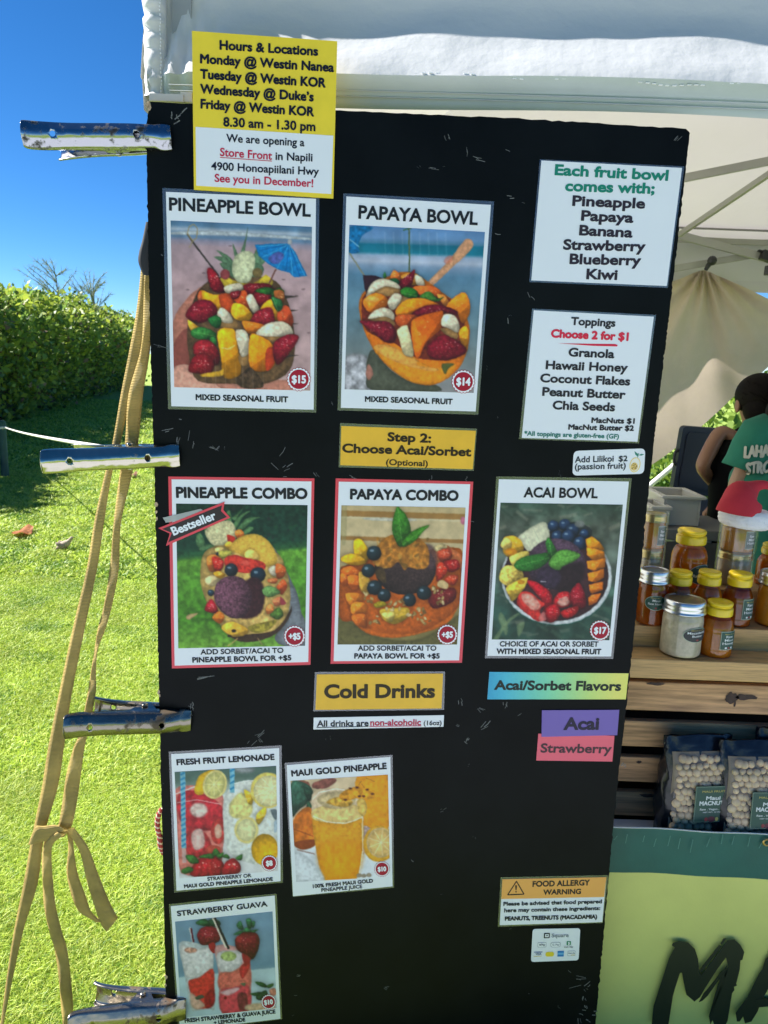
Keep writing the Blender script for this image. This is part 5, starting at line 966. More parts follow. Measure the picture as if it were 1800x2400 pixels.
def clamp(tip, end, width_px, back_off, m, label, lift=0.0, tip_off=.004, end_off=.045, bx=(0.9, 1.0), bdy=0.0, drop=0):
    mm = (on_board(*tip) - on_board(tip[0], tip[1] + 1)).length
    t = thing('spring_clamp', on_board((tip[0] + end[0]) / 2, (tip[1] + end[1]) / 2, .02), label, 'clamp', 'steel spring clamps gripping the left edge of the board')
    p0, p1 = on_board(*tip, tip_off), on_board(*end, end_off); w_ = width_px * mm
    half(p0, p1, w_, BN, m, t, 'front_handle')
    dz = BD.cross(BN).normalized(); dz = Vector((0, 0, 1))
    ax = p1 - p0; L = ax.length
    def mirror(p, f_=1.0): q_ = p - B0; d = q_.dot(BN); return p - BN * (d + d * f_ + .012)
    b0, b1 = mirror(p0), mirror(p0.lerp(p1, bx[0]), .6) + dz * bdy
    half(b0, b1, w_, -BN, m, t, 'back_handle')
    c = p0.lerp(p1, .40); d_ = mirror(c)                       # pivot lugs and pin between the two halves
    for sg in (1, -1):
        z_ = dz * (w_ * .47 * sg); axn = ax.normalized(); mb = MB()
        f1, f2, f3 = c - axn * .030 + z_, c + axn * .030 + z_, (c.lerp(d_, .62)) + z_
        mb.prism([f1 - BN * .004, f2 - BN * .004, f3 + axn * .014, f3 - BN * .008, f3 - axn * .014], dz * .0016); mb.build('pivot_lug', m, t)
    mid = c.lerp(d_, .5); mb = MB(); mb.tube([mid - dz * w_ * .56, mid + dz * w_ * .56], .0042, 12); mb.ball(mid + dz * w_ * .56, (.0065, .0065, .003)); mb.ball(mid - dz * w_ * .56, (.0065, .0065, .003)); mb.build('pivot_pin', m, t)
    mb = MB(); mb.tube([mid + dz * (w_ * .32 * (k / 48 * 2 - 1)) + (ax.normalized() * math.cos(k * .8) + BN * math.sin(k * .8)) * .009 for k in range(49)], .0016, 6); mb.build('spring', MATS['chrome_tarnished'], t)
    return t
clamp((401, 322), (55, 316), 60, 0, ST[0], 'spotted chrome clamp against the sky, topmost of the four on the board edge')
clamp((421, 1068), (100, 1082), 52, 0, ST[1], 'bright shiny chrome clamp in front of the straps, level with the Step 2 sign')
clamp((448, 1689), (152, 1702), 50, 0, ST[2], 'dark tarnished clamp with both handles showing, third from the top')
clamp((436, 2366), (162, 2402), 50, 0, ST[3], 'rusty clamp at the bottom edge of the photo beside the Strawberry Guava poster')

# ------------------------------------------------------------------ webbing strap
WEB = mat('khaki_webbing', (.52, .37, .11), .8, var=.30, vs_=14, trans=.22)
_l = WEB.node_tree.links; _wv = nd(WEB, 'ShaderNodeTexWave'); _wv.bands_direction = 'Z'; _wv.inputs['Scale'].default_value = 105; _wv.inputs['Distortion'].default_value = .6
_tc2 = nd(WEB, 'ShaderNodeTexCoord'); _l.new(_tc2.outputs['Object'], _wv.inputs['Vector']); _bp = nd(WEB, 'ShaderNodeBump'); _bp.inputs['Strength'].default_value = .8; _bp.inputs['Distance'].default_value = .0016; _l.new(_wv.outputs['Fac'], _bp.inputs['Height']); _l.new(_bp.outputs[0], WEB.node_tree.nodes['Principled BSDF'].inputs['Normal'])
def strip(mb, rows, off0, off1, twist=0.0, t=.0016):
    P_ = spline(rows, 6); A, B = [], []; n = len(P_)
    for i, (xl, xr, y, *r_) in enumerate(P_):
        s_ = i / (n - 1); off = off0 + (off1 - off0) * s_; yl = y; yr = r_[0] if r_ else y; tw = twist * math.sin(i * .7)
        A.append(on_board(xl, yl, off + tw)); B.append(on_board(xr, yr, off - tw + .003))
    # rounded section: a slight crown across the band
    rows_ = []
    for a, b in zip(A, B):
        w_ = (b - a).length; rows_.append([a.lerp(b, k / 4) + BN * (.035 * w_ * math.sin(math.pi * k / 4)) for k in range(5)] + [a.lerp(b, k / 4) + BN * (.035 * w_ * math.sin(math.pi * k / 4) - t) for k in (4, 3, 2, 1, 0)])
    mb.grid(rows_, 0, True, True)
st = thing('tie_down_strap', on_board(20, 2390, -.03), 'khaki webbing tie down strap slanting from the tent corner to the grass, knotted', 'strap')
mb = MB(); strip(mb, [(333, 352, 600), (321, 350, 718), (304, 335, 816), (283, 308, 924), (264, 282, 1035), (243, 260, 1121), (220, 243, 1227), (203, 227, 1333), (170, 198, 1474), (138, 168, 1625), (112, 149, 1756), (99, 136, 1840), (82, 112, 1925), (70, 99, 1985), (55, 88, 2070), (33, 55, 2179), (16, 31, 2287), (1, 9, 2396), (-14, -2, 2470)], -.050, -.045); mb.build('main_band', WEB, st)
mb = MB(); strip(mb, [(338, 356, 640), (336, 356, 720), (330, 352, 816), (301, 335, 924), (293, 324, 1035), (279, 307, 1121), (266, 283, 1227), (257, 278, 1333), (243, 262, 1420), (229, 247, 1474), (221, 229, 1523), (212, 224, 1580), (205, 224, 1625), (187, 206, 1715), (171, 197, 1756), (155, 189, 1817), (146, 180, 1880), (136, 168, 1935), (122, 150, 1962)], -.040, -.030, .002); mb.build('loose_band', WEB, st)
mb = MB(); strip(mb, [(105, 123, 1962), (98, 120, 2010), (100, 124, 2070), (103, 130, 2124), (116, 145, 2186), (127, 156, 2222), (137, 165, 2287), (143, 171, 2360), (148, 171, 2410), (150, 172, 2480)], -.026, -.03, .003); mb.build('tail', WEB, st)
mb = MB(); strip(mb, [(156, 170, 1945), (160, 172, 1985), (156, 181, 2045), (168, 200, 2100), (184, 212, 2135), (205, 226, 2150), (226, 240, 2162)], -.034, -.030, .002); strip(mb, [(155, 172, 1943, 1940), (186, 205, 1995, 1985), (202, 230, 2060, 2050), (220, 252, 2120, 2105), (236, 268, 2165, 2138), (250, 276, 2184, 2152)], -.022, -.018, .002); mb.build('loop', WEB, st)
mb = MB(); strip(mb, [(66, 78, 1980, 1978), (74, 88, 1956, 1976), (84, 104, 1937, 1972), (100, 128, 1937, 1964), (126, 150, 1934, 1950), (138, 158, 1936, 1946)], -.022, -.018); strip(mb, [(98, 118, 2000, 1996), (104, 126, 1980, 1976), (118, 140, 1962, 1964), (134, 152, 1950, 1956)], -.018, -.014); mb.build('knot', WEB, st)
mb = MB(); strip(mb, [(342, 352, 520), (334, 352, 560), (326, 352, 590), (324, 352, 612), (330, 352, 632), (336, 352, 645)], -.030, -.028); mb.build('black_sleeve', mat('black_webbing', (.012, .013, .016), .7), st)
mb = MB(); rp = [on_board(x, y, -.02) for x, y in spline([(378, 1897), (370, 1915), (369, 1938), (374, 1960), (376, 1985), (384, 2000)], 8)]
for k in range(3):
    mb.tube([p_ + Vector((.0034 * math.cos(i * 1.5 + k * 2.09), .0034 * math.sin(i * 1.5 + k * 2.09), 0)) for i, p_ in enumerate(rp)], .0030, 7, m=0 if k else 1)
tag(mb.build('braided_cord', [mat('red_cord', (.33, .05, .045), .8), mat('cream_cord', (.6, .52, .4), .8)], loc=rp[0]), 'short red and cream braided cord peeking out behind the board', 'cord')

# ------------------------------------------------------------------ stall: stepped bamboo shelf on a slatted crate
BAM = mat('bamboo_board', (.60, .35, .13), .5, var=.28, vs_=9, stretch=(1.2, 9, 26), bump=.1, bs=20)
PAL = mat('pallet_wood', (.52, .29, .135), .75, var=.5, vs_=5, stretch=(1.3, 6, 20), bump=.35, bs=14)
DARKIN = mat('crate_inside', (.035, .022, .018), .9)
def hitz(z, x, y, Z): 
    r = ray(*px(z, x, y)); return CAM + r * ((Z - CAM.z) / r.z)
S0, S1 = at_y(1330, 1500, 1.68).x, 2.35
F1 = 1.68; z1 = yz('L', 700, 2008, F1).z; z0 = yz('L', 700, 2190, F1).z
Y1 = hitz('L', 700, 1888, z1).y; z2 = yz('L', 1200, 1712, Y1).z; Y2 = hitz('L', 1250, 1592, z2).y; z3 = yz('L', 1250, 1345, Y2).z; Y3 = Y2 + .16
sh = thing('display_shelf', ((S0 + S1) / 2, F1 + .15, 0), 'stepped bamboo display shelf holding the honey jars beside the board', 'shelf')
def plank(x0, x1, y0, y1, za, zb_, m, par, name, bev=.0025):
    mb = MB(); mb.box(((x0 + x1) / 2, (y0 + y1) / 2, (za + zb_) / 2), (x1 - x0, y1 - y0, zb_ - za)); return soften(mb.build(name, m, par), bev)
plank(S0, S1, F1, Y1, z0, z1, BAM, sh, 'lower_step'); plank(S0, S1, Y1 + .001, Y2, z0, z2, BAM, sh, 'middle_step'); plank(S0, S1, Y2 + .001, Y3, z0, z3, BAM, sh, 'upper_step')
cr = thing('slatted_crate', ((S0 + S1) / 2, F1 + .2, 0), 'dark knotty wooden slat crate under the bamboo shelf', 'crate')
YS = F1 + .025
def slat(ya, yb, m, k):
    za, zb_ = at_y(1600, yb, YS).z, at_y(1600, ya, YS).z; return plank(S0, S1, YS, YS + .02, za, zb_, m, cr, 'slat', .003)
for k, (a, b) in enumerate([(1601, 1669), (1694, 1754), (1779, 1837), (1861, 1917)]): slat(a, b, PAL, k)
mb = MB()                                            # knots in the top slat
for (x, y, rx, ry) in [(1715, 1636, 16, 15), (1750, 1634, 30, 8), (1722, 1650, 3, 9), (1538, 1603, 24, 4), (1498, 1786, 7, 4), (1520, 1865, 24, 5)]:
    c = at_y(x, y, YS - .0015); k_ = .00096
    mb.add([c + Vector((math.cos(a) * rx * k_ * rg.uniform(.7, 1.15), 0, math.sin(a) * ry * k_ * rg.uniform(.7, 1.15))) for a in [2 * math.pi * i / 18 for i in range(18)]], [tuple(range(18))])
mb.build('knots', mat('wood_knot', (.05, .026, .018), .7, var=.6, vs_=60), cr)
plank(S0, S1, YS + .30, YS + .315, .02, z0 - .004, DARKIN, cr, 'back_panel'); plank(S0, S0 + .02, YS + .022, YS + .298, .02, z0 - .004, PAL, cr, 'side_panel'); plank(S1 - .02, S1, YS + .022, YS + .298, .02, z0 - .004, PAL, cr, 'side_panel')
zl = hitz('P', 1480, 1919, 0).z
LZ = at_y(1480, 1920, YS - .004).z
wt = thing('white_ledge', ((S0 + S1) / 2, 1.64, 0), 'low white shelf behind the green banner, under the nut bags', 'table')
plank(S0, S1, 1.595, YS - .002, LZ - .03, LZ, mat('white_ledge_paint', (.72, .72, .74), .6, var=.05, vs_=8), wt, 'top', .004); plank(S0 + .05, S0 + .09, 1.60, 1.64, 0, LZ - .032, MATS['white_ledge_paint'], wt, 'leg'); plank(S1 - .09, S1 - .05, 1.60, 1.64, 0, LZ - .032, MATS['white_ledge_paint'], wt, 'leg')
# banner
YBn = 1.575
bt = at_y(1600, 1946, YBn).z; bmid = at_y(1600, 2052, YBn).z; BX0, BX1 = at_y(1330, 2000, YBn).x, 2.4
bn = thing('stall_banner', ((BX0 + BX1) / 2, YBn, 0), 'yellow green banner with a dark green top band and big black brush letters', 'banner')
BG = mat('banner_green', (.010, .105, .085), .5, var=.2, vs_=5, bump=.3, bs=180, bd=.001); BY = mat('banner_lime', (.74, .71, .20), .5, var=.08, vs_=3.5, bump=.25, bs=200, bd=.001)
mb = MB(); xs = np.linspace(BX0, BX1, 60)
def sheet(za, zb_, n): mb.grid([[Vector((x, YBn + .004 * math.sin(x * 9 + z * 5) + .002 * math.sin(x * 31), z)) for x in xs] for z in np.linspace(za, zb_, n)])
sheet(0.01, bmid, 20); mb.build('lower_panel', BY, bn); mb = MB(); sheet(bmid, bt, 6); mb.build('top_band', BG, bn)
mb = MB(); mb.tube([Vector((x, YBn + .004 * math.sin(x * 9 + bt * 5) + .002 * math.sin(x * 31), bt)) for x in xs], .0016, 6); mb.build('top_edge', mat('frayed_white_edge', (.6, .62, .6), .8), bn)
for k in range(13):
    mb = MB(); x = at_y(1440 + k * 31 + rg.uniform(-6, 6), 1960, YBn).x; z = bt - rg.uniform(.002, .02); l = rg.uniform(.01, .04); y = YBn - .0075
    mb.bar((x, y, z), (x - .004 + rg.uniform(-.003, .003), y, z - l), .0008, .0012); mb.build('crease_mark', mat('crease_white', (.10, .25, .2), .7), bn)
mb = MB(); c = at_y(1797, 1974, YBn - .009); rows = [[c + Vector((math.cos(a) * r_, -h_, math.sin(a) * r_)) for a in [2 * math.pi * k / 24 for k in range(24)]] for r_, h_ in ((.005, 0), (.0058, .002), (.0085, .0025), (.010, .0005))]; mb.grid(rows, 0, True, True); mb.build('grommet', mat('brass', (.45, .3, .1), .35, metal=.9), bn)
mb = MB()
for k, s_ in enumerate(['755,1664 770,1520 862,1235 890,1150 935,1065 912,1048 922,1030 965,1017 1040,1028 1090,1075 1115,1150 1125,1255 1150,1290 1165,1390 1130,1450 1087,1485 1025,1432 1005,1340 990,1260 975,1262 940,1370 920,1440 885,1664', '1125,1240 1280,1045 1300,1055 1140,1262', '1290,1035 1315,995 1335,995 1300,1045', '1140,1280 1285,1090 1345,1010 1400,1005 1445,1045 1400,1110 1330,1145 1260,1240 1165,1388 1150,1395',
        '1330,1120 1400,1005 1445,1045 1475,1100 1460,1160 1445,1165 1440,1235 1412,1345 1418,1360 1395,1370 1398,1395 1380,1420 1345,1635 1330,1664 1240,1664 1228,1630 1212,1664 1200,1600 1245,1440 1300,1255 1340,1205 1300,1400 1290,1415 1295,1330 1350,1215', '1122,1490 1160,1420 1180,1400 1300,1250 1310,1270 1190,1440 1150,1478',
        '1408,1575 1500,1450 1590,1270 1615,1235 1640,1160 1660,1135 1720,1020 1790,990 1830,1060 1760,1180 1690,1330 1600,1500 1580,1560 1530,1640 1480,1655 1465,1600 1440,1640 1418,1640', '1790,990 1850,1040 1890,1300 1920,1664 1850,1664 1830,1400 1770,1120', '1560,1470 1700,1455 1880,1440 1890,1500 1700,1520 1590,1530']):
    pts = [yz('N', x, y, YBn - .0085 - .0002 * k) for x, y in q(s_)]; mb.prism(pts, Vector((0, .001, 0)))
mb.build('brush_lettering', mat('banner_black', (.012, .018, .008), .5), bn)

# jars and bottles ----------------------------------------------------------------
def liquid(name, surf, trn=.55):
    return mat(name, surf, .1, trans=trn, var=.35, vs_=14)  # patchy colour paints bright glints into the liquid
HONEY = [liquid('honey_amber', (.76, .26, .012)), liquid('honey_dark', (.48, .11, .008)), liquid('honey_orange', (.70, .30, .02)), liquid('honey_gold', (.68, .33, .04))]
CLEAR = film('clear_plastic', .045, .06, (.96, .96, .96), .0); GLS = film('clear_glass', .05, .03, (.96, .97, .96), .0)
YCAP = mat('yellow_cap', (.86, .60, .012), .38, coat=.2); SILV = mat('silver_lid', (.62, .62, .64), .28, metal=1.0, bump=.1, bs=30); GOLD = mat('gold_lid', (.48, .38, .16), .32, metal=.9)
LGREEN = mat('label_green', (.02, .075, .055), .5); LDARK = mat('label_dark', (.028, .03, .032), .5); LWHITE = mat('label_white', (.72, .74, .72), .5); LEDGE = mat('label_pale_edge', (.42, .48, .34), .5); LRED = mat('label_red', (.28, .035, .04), .5); LYEL = mat('label_yellow', (.5, .42, .12), .5)
X_, Z_, NY = Vector((1, 0, 0)), Vector((0, 0, 1)), Vector((0, -1, 0))
def bend_label(pts_fn, R, a0, a1, z0_, z1_, mb, m, lift, n=14, sx=1.0):
    rows = [[Vector((math.sin(a) * (R + lift) * sx, -math.cos(a) * (R + lift), z)) for a in np.linspace(a0, a1, n)] for z in (z0_, z1_)]
    mb.grid(rows, m)
def wrap_text(mb, text, R, ac, zc, width, cap, m, lift, sx=1.0, bold=1.5):
    v, f = glyphs(text, .012); x0, x1 = v[:, 0].min(), v[:, 0].max(); k = width / (x1 - x0)
    P = []
    for x, y in v: a = ac + ((x - x0) * k - width / 2) / R; P.append(Vector((math.sin(a) * (R + lift) * sx, -math.cos(a) * (R + lift), zc + y * cap / CAP)))
    mb.add(P, f, m)
def oval(mb, R, ac, zc, w, h, m, lift, n=32):
    ring = [(ac + w / 2 * math.cos(t_) / R, zc + h / 2 * math.sin(t_)) for t_ in [2 * math.pi * k / n for k in range(n)]]
    rows = []
    for f_ in (1, .66, .33, .001): rows.append([Vector((math.sin(ac + (a - ac) * f_) * (R + lift), -math.cos(ac + (a - ac) * f_) * (R + lift), zc + (z - zc) * f_)) for a, z in ring])
    mb.grid(rows, m, True, True)
def place(xc, yb, yt, w, Z, dy=None):
    p_ = hitz('L', xc, yb, Z); d = (p_ - CAM).dot(fwd) / FPX / 4.0229; r_ = w * d / 2
    dxy = Vector((p_.x, p_.y, 0)).normalized(); c = p_ + dxy * (r_ if dy is None else dy); top = yz('L', xc, yt, c.y).z; return c, r_, top - Z
def squeeze_bottle(c, r_, H, honey, label, group, lab=None, lab_a=0.35, rot=0.0):
    t = thing('honey_bottle', c, label, 'honey bottle', group); o_ = c; cap_h = H * .235; hb_ = H - cap_h
    prof = [(.90, 0), (.97, .02), (1, .06), (1, .16)] + [(1 - .035 * abs(math.sin(math.pi * k / 2)), .18 + k * .024) for k in range(18)] + [(.99, .64), (.95, .74), (.86, .83), (.74, .9), (.66, .94), (.64, 1.0)]
    mb = MB(); mb.lathe([(a * r_, b * hb_) for a, b in prof], 40, c); mb.build('bottle', CLEAR, t)
    mb = MB(); mb.lathe([(a * r_ * .975, max(b * hb_ * .995, .0015)) for a, b in prof if b < .88] + [(.77 * r_, .875 * hb_)], 40, c); mb.build('honey', honey, t)
    mb = MB(); rc = r_ * .80; mb.lathe([(rc * .97, 0), (rc, .06 * cap_h)] + [(rc * (1 + .012 * (k % 2)), (.1 + k * .05) * cap_h) for k in range(9)] + [(rc * .99, .56 * cap_h), (rc * .93, .60 * cap_h), (rc * .86, .61 * cap_h), (rc * .86, .70 * cap_h), (rc * .95, .74 * cap_h), (rc * .96, .94 * cap_h), (rc * .90, cap_h), (rc * .6, cap_h * .985), (rc * .55, cap_h * .96), (rc * .01, cap_h * .95)], 40, c + Vector((0, 0, hb_ - .004)), cap1=False)
    mb.build('cap', YCAP, t)
    if lab:
        kind, z_a, z_b, wd = lab; mb = MB(); R = r_ * 1.0; a = wd / 2 / R
        if kind == 'rect':
            org = lambda zz: Vector((0, 0, zz)); m2 = MB()
            bend_label(None, R, lab_a - a, lab_a + a, z_a * hb_, z_b * hb_, m2, 0, .0010); bend_label(None, R, lab_a - a * .94, lab_a + a * .94, (z_a + .015) * hb_, (z_b - .015) * hb_, m2, 1, .0014)
            m2.v = [(x + c.x, y + c.y, z + c.z) for x, y, z in m2.v]; lo = m2.build('label', [LEDGE, LGREEN], t)
            m3 = MB(); hh = (z_b - z_a) * hb_
            for k, (tx, f_) in enumerate([('Raw', .45), ('Maui', .58), ('Honey', .78)]): wrap_text(m3, tx, R, lab_a, (z_b * hb_) - hh * (.34 + .18 * k), wd * f_, hh * .125, 0, .0019)
            wrap_text(m3, 'Maui fruit', R, lab_a, z_b * hb_ - hh * .16, wd * .6, hh * .05, 1, .0019)
            for k in (-1, 0, 1): oval(m3, R, lab_a + k * .18 * wd / R, z_a * hb_ + hh * .12, wd * .14, hh * .1, 2 if k == 0 else 0, .0019, 12)
            m3.v = [(x + c.x, y + c.y, z + c.z) for x, y, z in m3.v]; m3.build('label_lettering', [LWHITE, LYEL, LRED], lo)
        else:
            m2 = MB(); hh = (z_b - z_a) * hb_; zc = (z_a + z_b) / 2 * hb_
            oval(m2, R, lab_a, zc, wd, hh, 0, .0010); oval(m2, R, lab_a, zc, wd * .95, hh * .93, 1, .0014); m2.v = [(x + c.x, y + c.y, z + c.z) for x, y, z in m2.v]; lo = m2.build('label', [LEDGE, LGREEN], t)
            m3 = MB(); wrap_text(m3, 'Maui', R, lab_a, zc + hh * .10, wd * .34, hh * .13, 0, .0019); wrap_text(m3, 'Raw Honey', R, lab_a, zc - hh * .12, wd * .68, hh * .14, 0, .0019); wrap_text(m3, 'Maui fruit', R, lab_a, zc + hh * .32, wd * .5, hh * .06, 1, .0019); oval(m3, R, lab_a, zc - hh * .33, wd * .1, hh * .12, 2, .0019, 12)
            m3.v = [(x + c.x, y + c.y, z + c.z) for x, y, z in m3.v]; m3.build('label_lettering', [LWHITE, LYEL, LRED], lo)
    return t
def mason_jar(c, r_, H, fill, label, cat, group, lab=None, lab_a=.3, lid=SILV, name='mason_jar', fill_h=.84, fname='honey'):
    t = thing(name, c, label, cat, group); hb_ = H * .90
    prof = [(.86, 0), (.94, .015), (.985, .05), (1, .10), (1, .70), (.985, .77), (.94, .82), (.93, 1.0)]
    mb = MB(); mb.lathe([(a * r_, b * hb_) for a, b in prof], 40, c); mb.build('glass', GLS, t)
    mb = MB(); mb.lathe([(a * r_ * .965, max(b * hb_, .004)) for a, b in prof if b < fill_h] + [(.90 * r_, fill_h * hb_), (.02 * r_, fill_h * hb_ + .001)], 40, c, cap1=False); mb.build(fname, fill, t)
    rl = r_ * 1.0; z_ = c + Vector((0, 0, hb_ * .86)); lh = H - hb_ * .86; mb = MB()
    mb.lathe([(rl * .985, 0), (rl * 1.03, .02 * lh), (rl * 1.035, .1 * lh), (rl * .99, .18 * lh), (rl * .985, .3 * lh), (rl * 1.0, .36 * lh), (rl * .98, .45 * lh), (rl * .985, .62 * lh), (rl * 1.0, .7 * lh), (rl * .98, .78 * lh), (rl * .97, .92 * lh), (rl * .94, lh), (rl * .86, lh), (rl * .84, .94 * lh)], 44, z_, cap1=False); lo = mb.build('lid_ring', lid, t)
    mb = MB(); mb.lathe([(rl * .845, .93 * lh), (rl * .8, .945 * lh), (rl * .77, .93 * lh), (rl * .01, .935 * lh)], 40, z_, cap0=False, cap1=False); mb.build('lid_disc', lid, t)
    if lab:
        R = r_; wd, hh, zc, base, l1, l2 = lab; zc *= hb_; m2 = MB(); oval(m2, R, lab_a, zc, wd, hh, 0, .0010); oval(m2, R, lab_a, zc, wd * .95, hh * .93, 1, .0014)
        m2.v = [(x + c.x, y + c.y, z + c.z) for x, y, z in m2.v]; lo = m2.build('label', [LEDGE, base], t); m3 = MB()
        wrap_text(m3, l1, R, lab_a, zc + hh * .10, wd * (.72 if len(l1) > 5 else .34), hh * .15, 0, .0019); wrap_text(m3, l2, R, lab_a, zc - hh * .12, wd * (.40 if len(l2) < 8 else .68), hh * .14, 0, .0019); wrap_text(m3, 'Maui fruit', R, lab_a, zc + hh * .32, wd * .5, hh * .06, 1, .0019)
        oval(m3, R, lab_a, zc - hh * .33, wd * .1, hh * .12, 2, .0019, 12); m3.v = [(x + c.x, y + c.y, z + c.z) for x, y, z in m3.v]; m3.build('label_lettering', [LWHITE, LYEL, LRED], lo)
    return t
GB = 'honey bottles with yellow caps on the shelf'; GJ = 'screw top jars on the shelf'
c, r_, H = place(893, 1984, 1425, 300, z1); squeeze_bottle(c, r_, H, HONEY[0], 'small honey bottle on the lowest step beside the pale nut butter jar', GB, ('rect', .22, .66, r_ * 1.15), .42)
rS, HS = r_, H
for xc, xoff, label, la, hn_ in [(530, 0, 'small honey bottle right behind the pale nut butter jar, next to the dark honey jar', -.5, 0), (800, 0, 'small honey bottle in the middle of the three on the second step', -.6, 0)]:
    c, r2, H2 = place(xc, 1690, 1140, 265, z2); squeeze_bottle(c, r2, H2, HONEY[hn_], label, GB)
c, r2, H2 = place(1085, 1690, 1155, 275, z2); squeeze_bottle(c, r2, H2, HONEY[1], 'small labelled honey bottle on the second step, below the santa hat', GB, ('rect', .20, .70, r2 * 1.1), .5)
c, r2, H2 = place(630, 1325, 752, 340, z3); squeeze_bottle(c, r2, H2, HONEY[0], 'big honey bottle towering behind the row of small ones', GB, ('oval', .10, .56, r2 * 1.6), .45)
c, r2, H2 = place(1440, 1325, 890, 330, z3); squeeze_bottle(c, r2, H2, HONEY[0], 'honey bottle cut off by the right edge behind the orange jam jar', GB)
BUT = mat('nut_butter', (.50, .42, .29), .55, var=.22, vs_=70, bump=.2, bs=60)
c, r2, H2 = place(562, 1996, 1415, 385, z1); mason_jar(c, r2, H2, BUT, 'pale speckled nut butter jar with a silver lid, front of the shelf', 'jar', GJ, (r2 * 1.5, H2 * .26, .5, LDARK, 'Macadamia', 'Butter'), .42, fill_h=.9, fname='nut_butter')
c, r2, H2 = place(285, 1690, 1140, 270, z2); mason_jar(c, r2, H2, HONEY[1], 'dark honey jar with a silver lid half hidden by the board edge', 'jar', GJ, (r2 * 1.5, H2 * .27, .50, LGREEN, 'Maui', 'Raw Honey'), -.05)
c, r2, H2 = place(1440, 1705, 1165, 330, z2); mason_jar(c, r2, H2, HONEY[2], 'orange jam jar with a silver lid at the right edge', 'jar', GJ, (r2 * 1.5, H2 * .28, .56, LGREEN, 'Raw', 'Honey'), .3)
TUBE = film('clear_tube_plastic', .07, .08, (.96, .96, .96), .02)
PALE = mat('creamed_honey', (.5, .38, .2), .5, var=.1, vs_=30)
def gift(xc, yb, yt, w, Z, label, jl, dy):
    c, r_, H = place(xc, yb, yt, w, Z, dy); t = thing('gift_tube', c, label, 'gift tube', 'clear gift tubes of stacked jars')
    mb = MB(); mb.lathe([(r_, .001), (r_, H)], 40, c, cap0=True, cap1=True); mb.build('tube_wall', TUBE, t)
    mb = MB(); mb.lathe([(r_ * 1.012, H * .965), (r_ * 1.012, H * 1.0), (r_ * .9, H * 1.005)], 40, c, cap0=False, cap1=False); mb.build('tube_rim', TUBE, t)
    h = H * .48
    a = mason_jar(c + Vector((0, 0, .003)), r_ * .86, h, PALE, jl[0], 'jar', 'jars inside the clear gift tubes', None, lid=GOLD, name='stacked_jar', fname='creamed_honey')
    b = squeeze = mason_jar(c + Vector((0, 0, .004 + h)), r_ * .86, h * .98, HONEY[3], jl[1], 'jar', 'jars inside the clear gift tubes', None, lid=GOLD, name='stacked_jar')
    m2 = MB(); R = r_ * .86; a_ = .42; la = .45
    bend_label(None, R, la - a_, la + a_, h * .15, h * .68, m2, 0, .001); bend_label(None, R, la - a_ * .93, la + a_ * .93, h * .17, h * .66, m2, 1, .0014)
    cc = c + Vector((0, 0, .004 + h)); m2.v = [(x + cc.x, y + cc.y, z + cc.z) for x, y, z in m2.v]; lo = m2.build('label', [LEDGE, LGREEN], b); m3 = MB()
    for k, tx in enumerate(['Raw', 'Maui', 'Honey']): wrap_text(m3, tx, R, la, h * (.50 - .1 * k), R * (.36, .46, .6)[k], h * .07, 0, .0019)
    m3.v = [(x + cc.x, y + cc.y, z + cc.z) for x, y, z in m3.v]; m3.build('label_lettering', LWHITE, lo)
    return c, r_, H
hc, hr, hH = gift(1060, 1328, 640, 350, z3, 'clear gift tube on the top step wearing the santa hat', ('jar of pale creamed honey at the bottom of the hatted gift tube', 'gold honey jar with a green label directly under the santa hat'), None)
gift(272, 1322, 590, 250, z3, 'clear gift tube half hidden behind the right edge of the board', ('jar at the bottom of the gift tube beside the board edge', 'gold honey jar, upper one in the gift tube beside the board edge'), None)
# santa hat
ht = thing('santa_hat', hc + Vector((0, 0, hH)), 'red and white santa hat sitting on a clear gift tube', 'hat')
FUR = mat('white_fur', (.80, .78, .80), .95, var=.05, vs_=50, bump=.9, bs=150, bd=.004); FELT = mat('red_felt', (.46, .018, .035), .85, var=.12, vs_=14, bump=.3, bs=120)
tl = Matrix.Rotation(R_(4), 3, 'Y'); R = hr * 1.10; zb2 = yz('L', 1150, 770, hc.y - hr).z - hc.z; zt2 = yz('L', 1150, 600, hc.y - hr).z - hc.z
rows = []
for k in range(15):
    a = k / 14; z = zb2 + (zt2 - zb2) * a; b = math.sin(math.pi * min(max(a, .0), 1.0)) ** .5 * .012
    rows.append([hc + tl @ Vector(((R + b + .0025 * math.sin(j * 3.3 + k * 2.1)) * math.cos(2 * math.pi * j / 40), (R + b + .0025 * math.cos(j * 2.7 + k)) * math.sin(2 * math.pi * j / 40), z)) for j in range(40)])
mb = MB(); mb.grid(rows, 0, True, True); mb.add(rows[-1], [tuple(range(40))]); mb.build('fur_band', FUR, ht)
pth = spline([(1130, 610, 1.0), (1150, 520, .95), (1185, 440, .80), (1240, 395, .52), (1310, 358, .28), (1385, 350, .20), (1460, 375, .17), (1530, 440, .13), (1560, 510, .10)], 5); rows = []
for i, (x, y, s_) in enumerate(pth):
    p_ = yz('L', x, y, hc.y - .01); p2 = pth[min(i + 1, len(pth) - 1)]; p0 = pth[max(i - 1, 0)]; d = yz('L', p2[0], p2[1], hc.y) - yz('L', p0[0], p0[1], hc.y); d.normalize()
    u = Vector((0, 1, 0)); v = d.cross(u).normalized(); fl = .8 if i > 14 else 1
    rows.append([p_ + v * (R * s_ * (1 + .05 * math.sin(3 * a + i * .6)) * math.cos(a)) + u * (R * s_ * fl * math.sin(a)) for a in [2 * math.pi * j / 28 for j in range(28)]])
mb = MB(); mb.grid(rows, 0, True, True); mb.build('red_cone', FELT, ht)
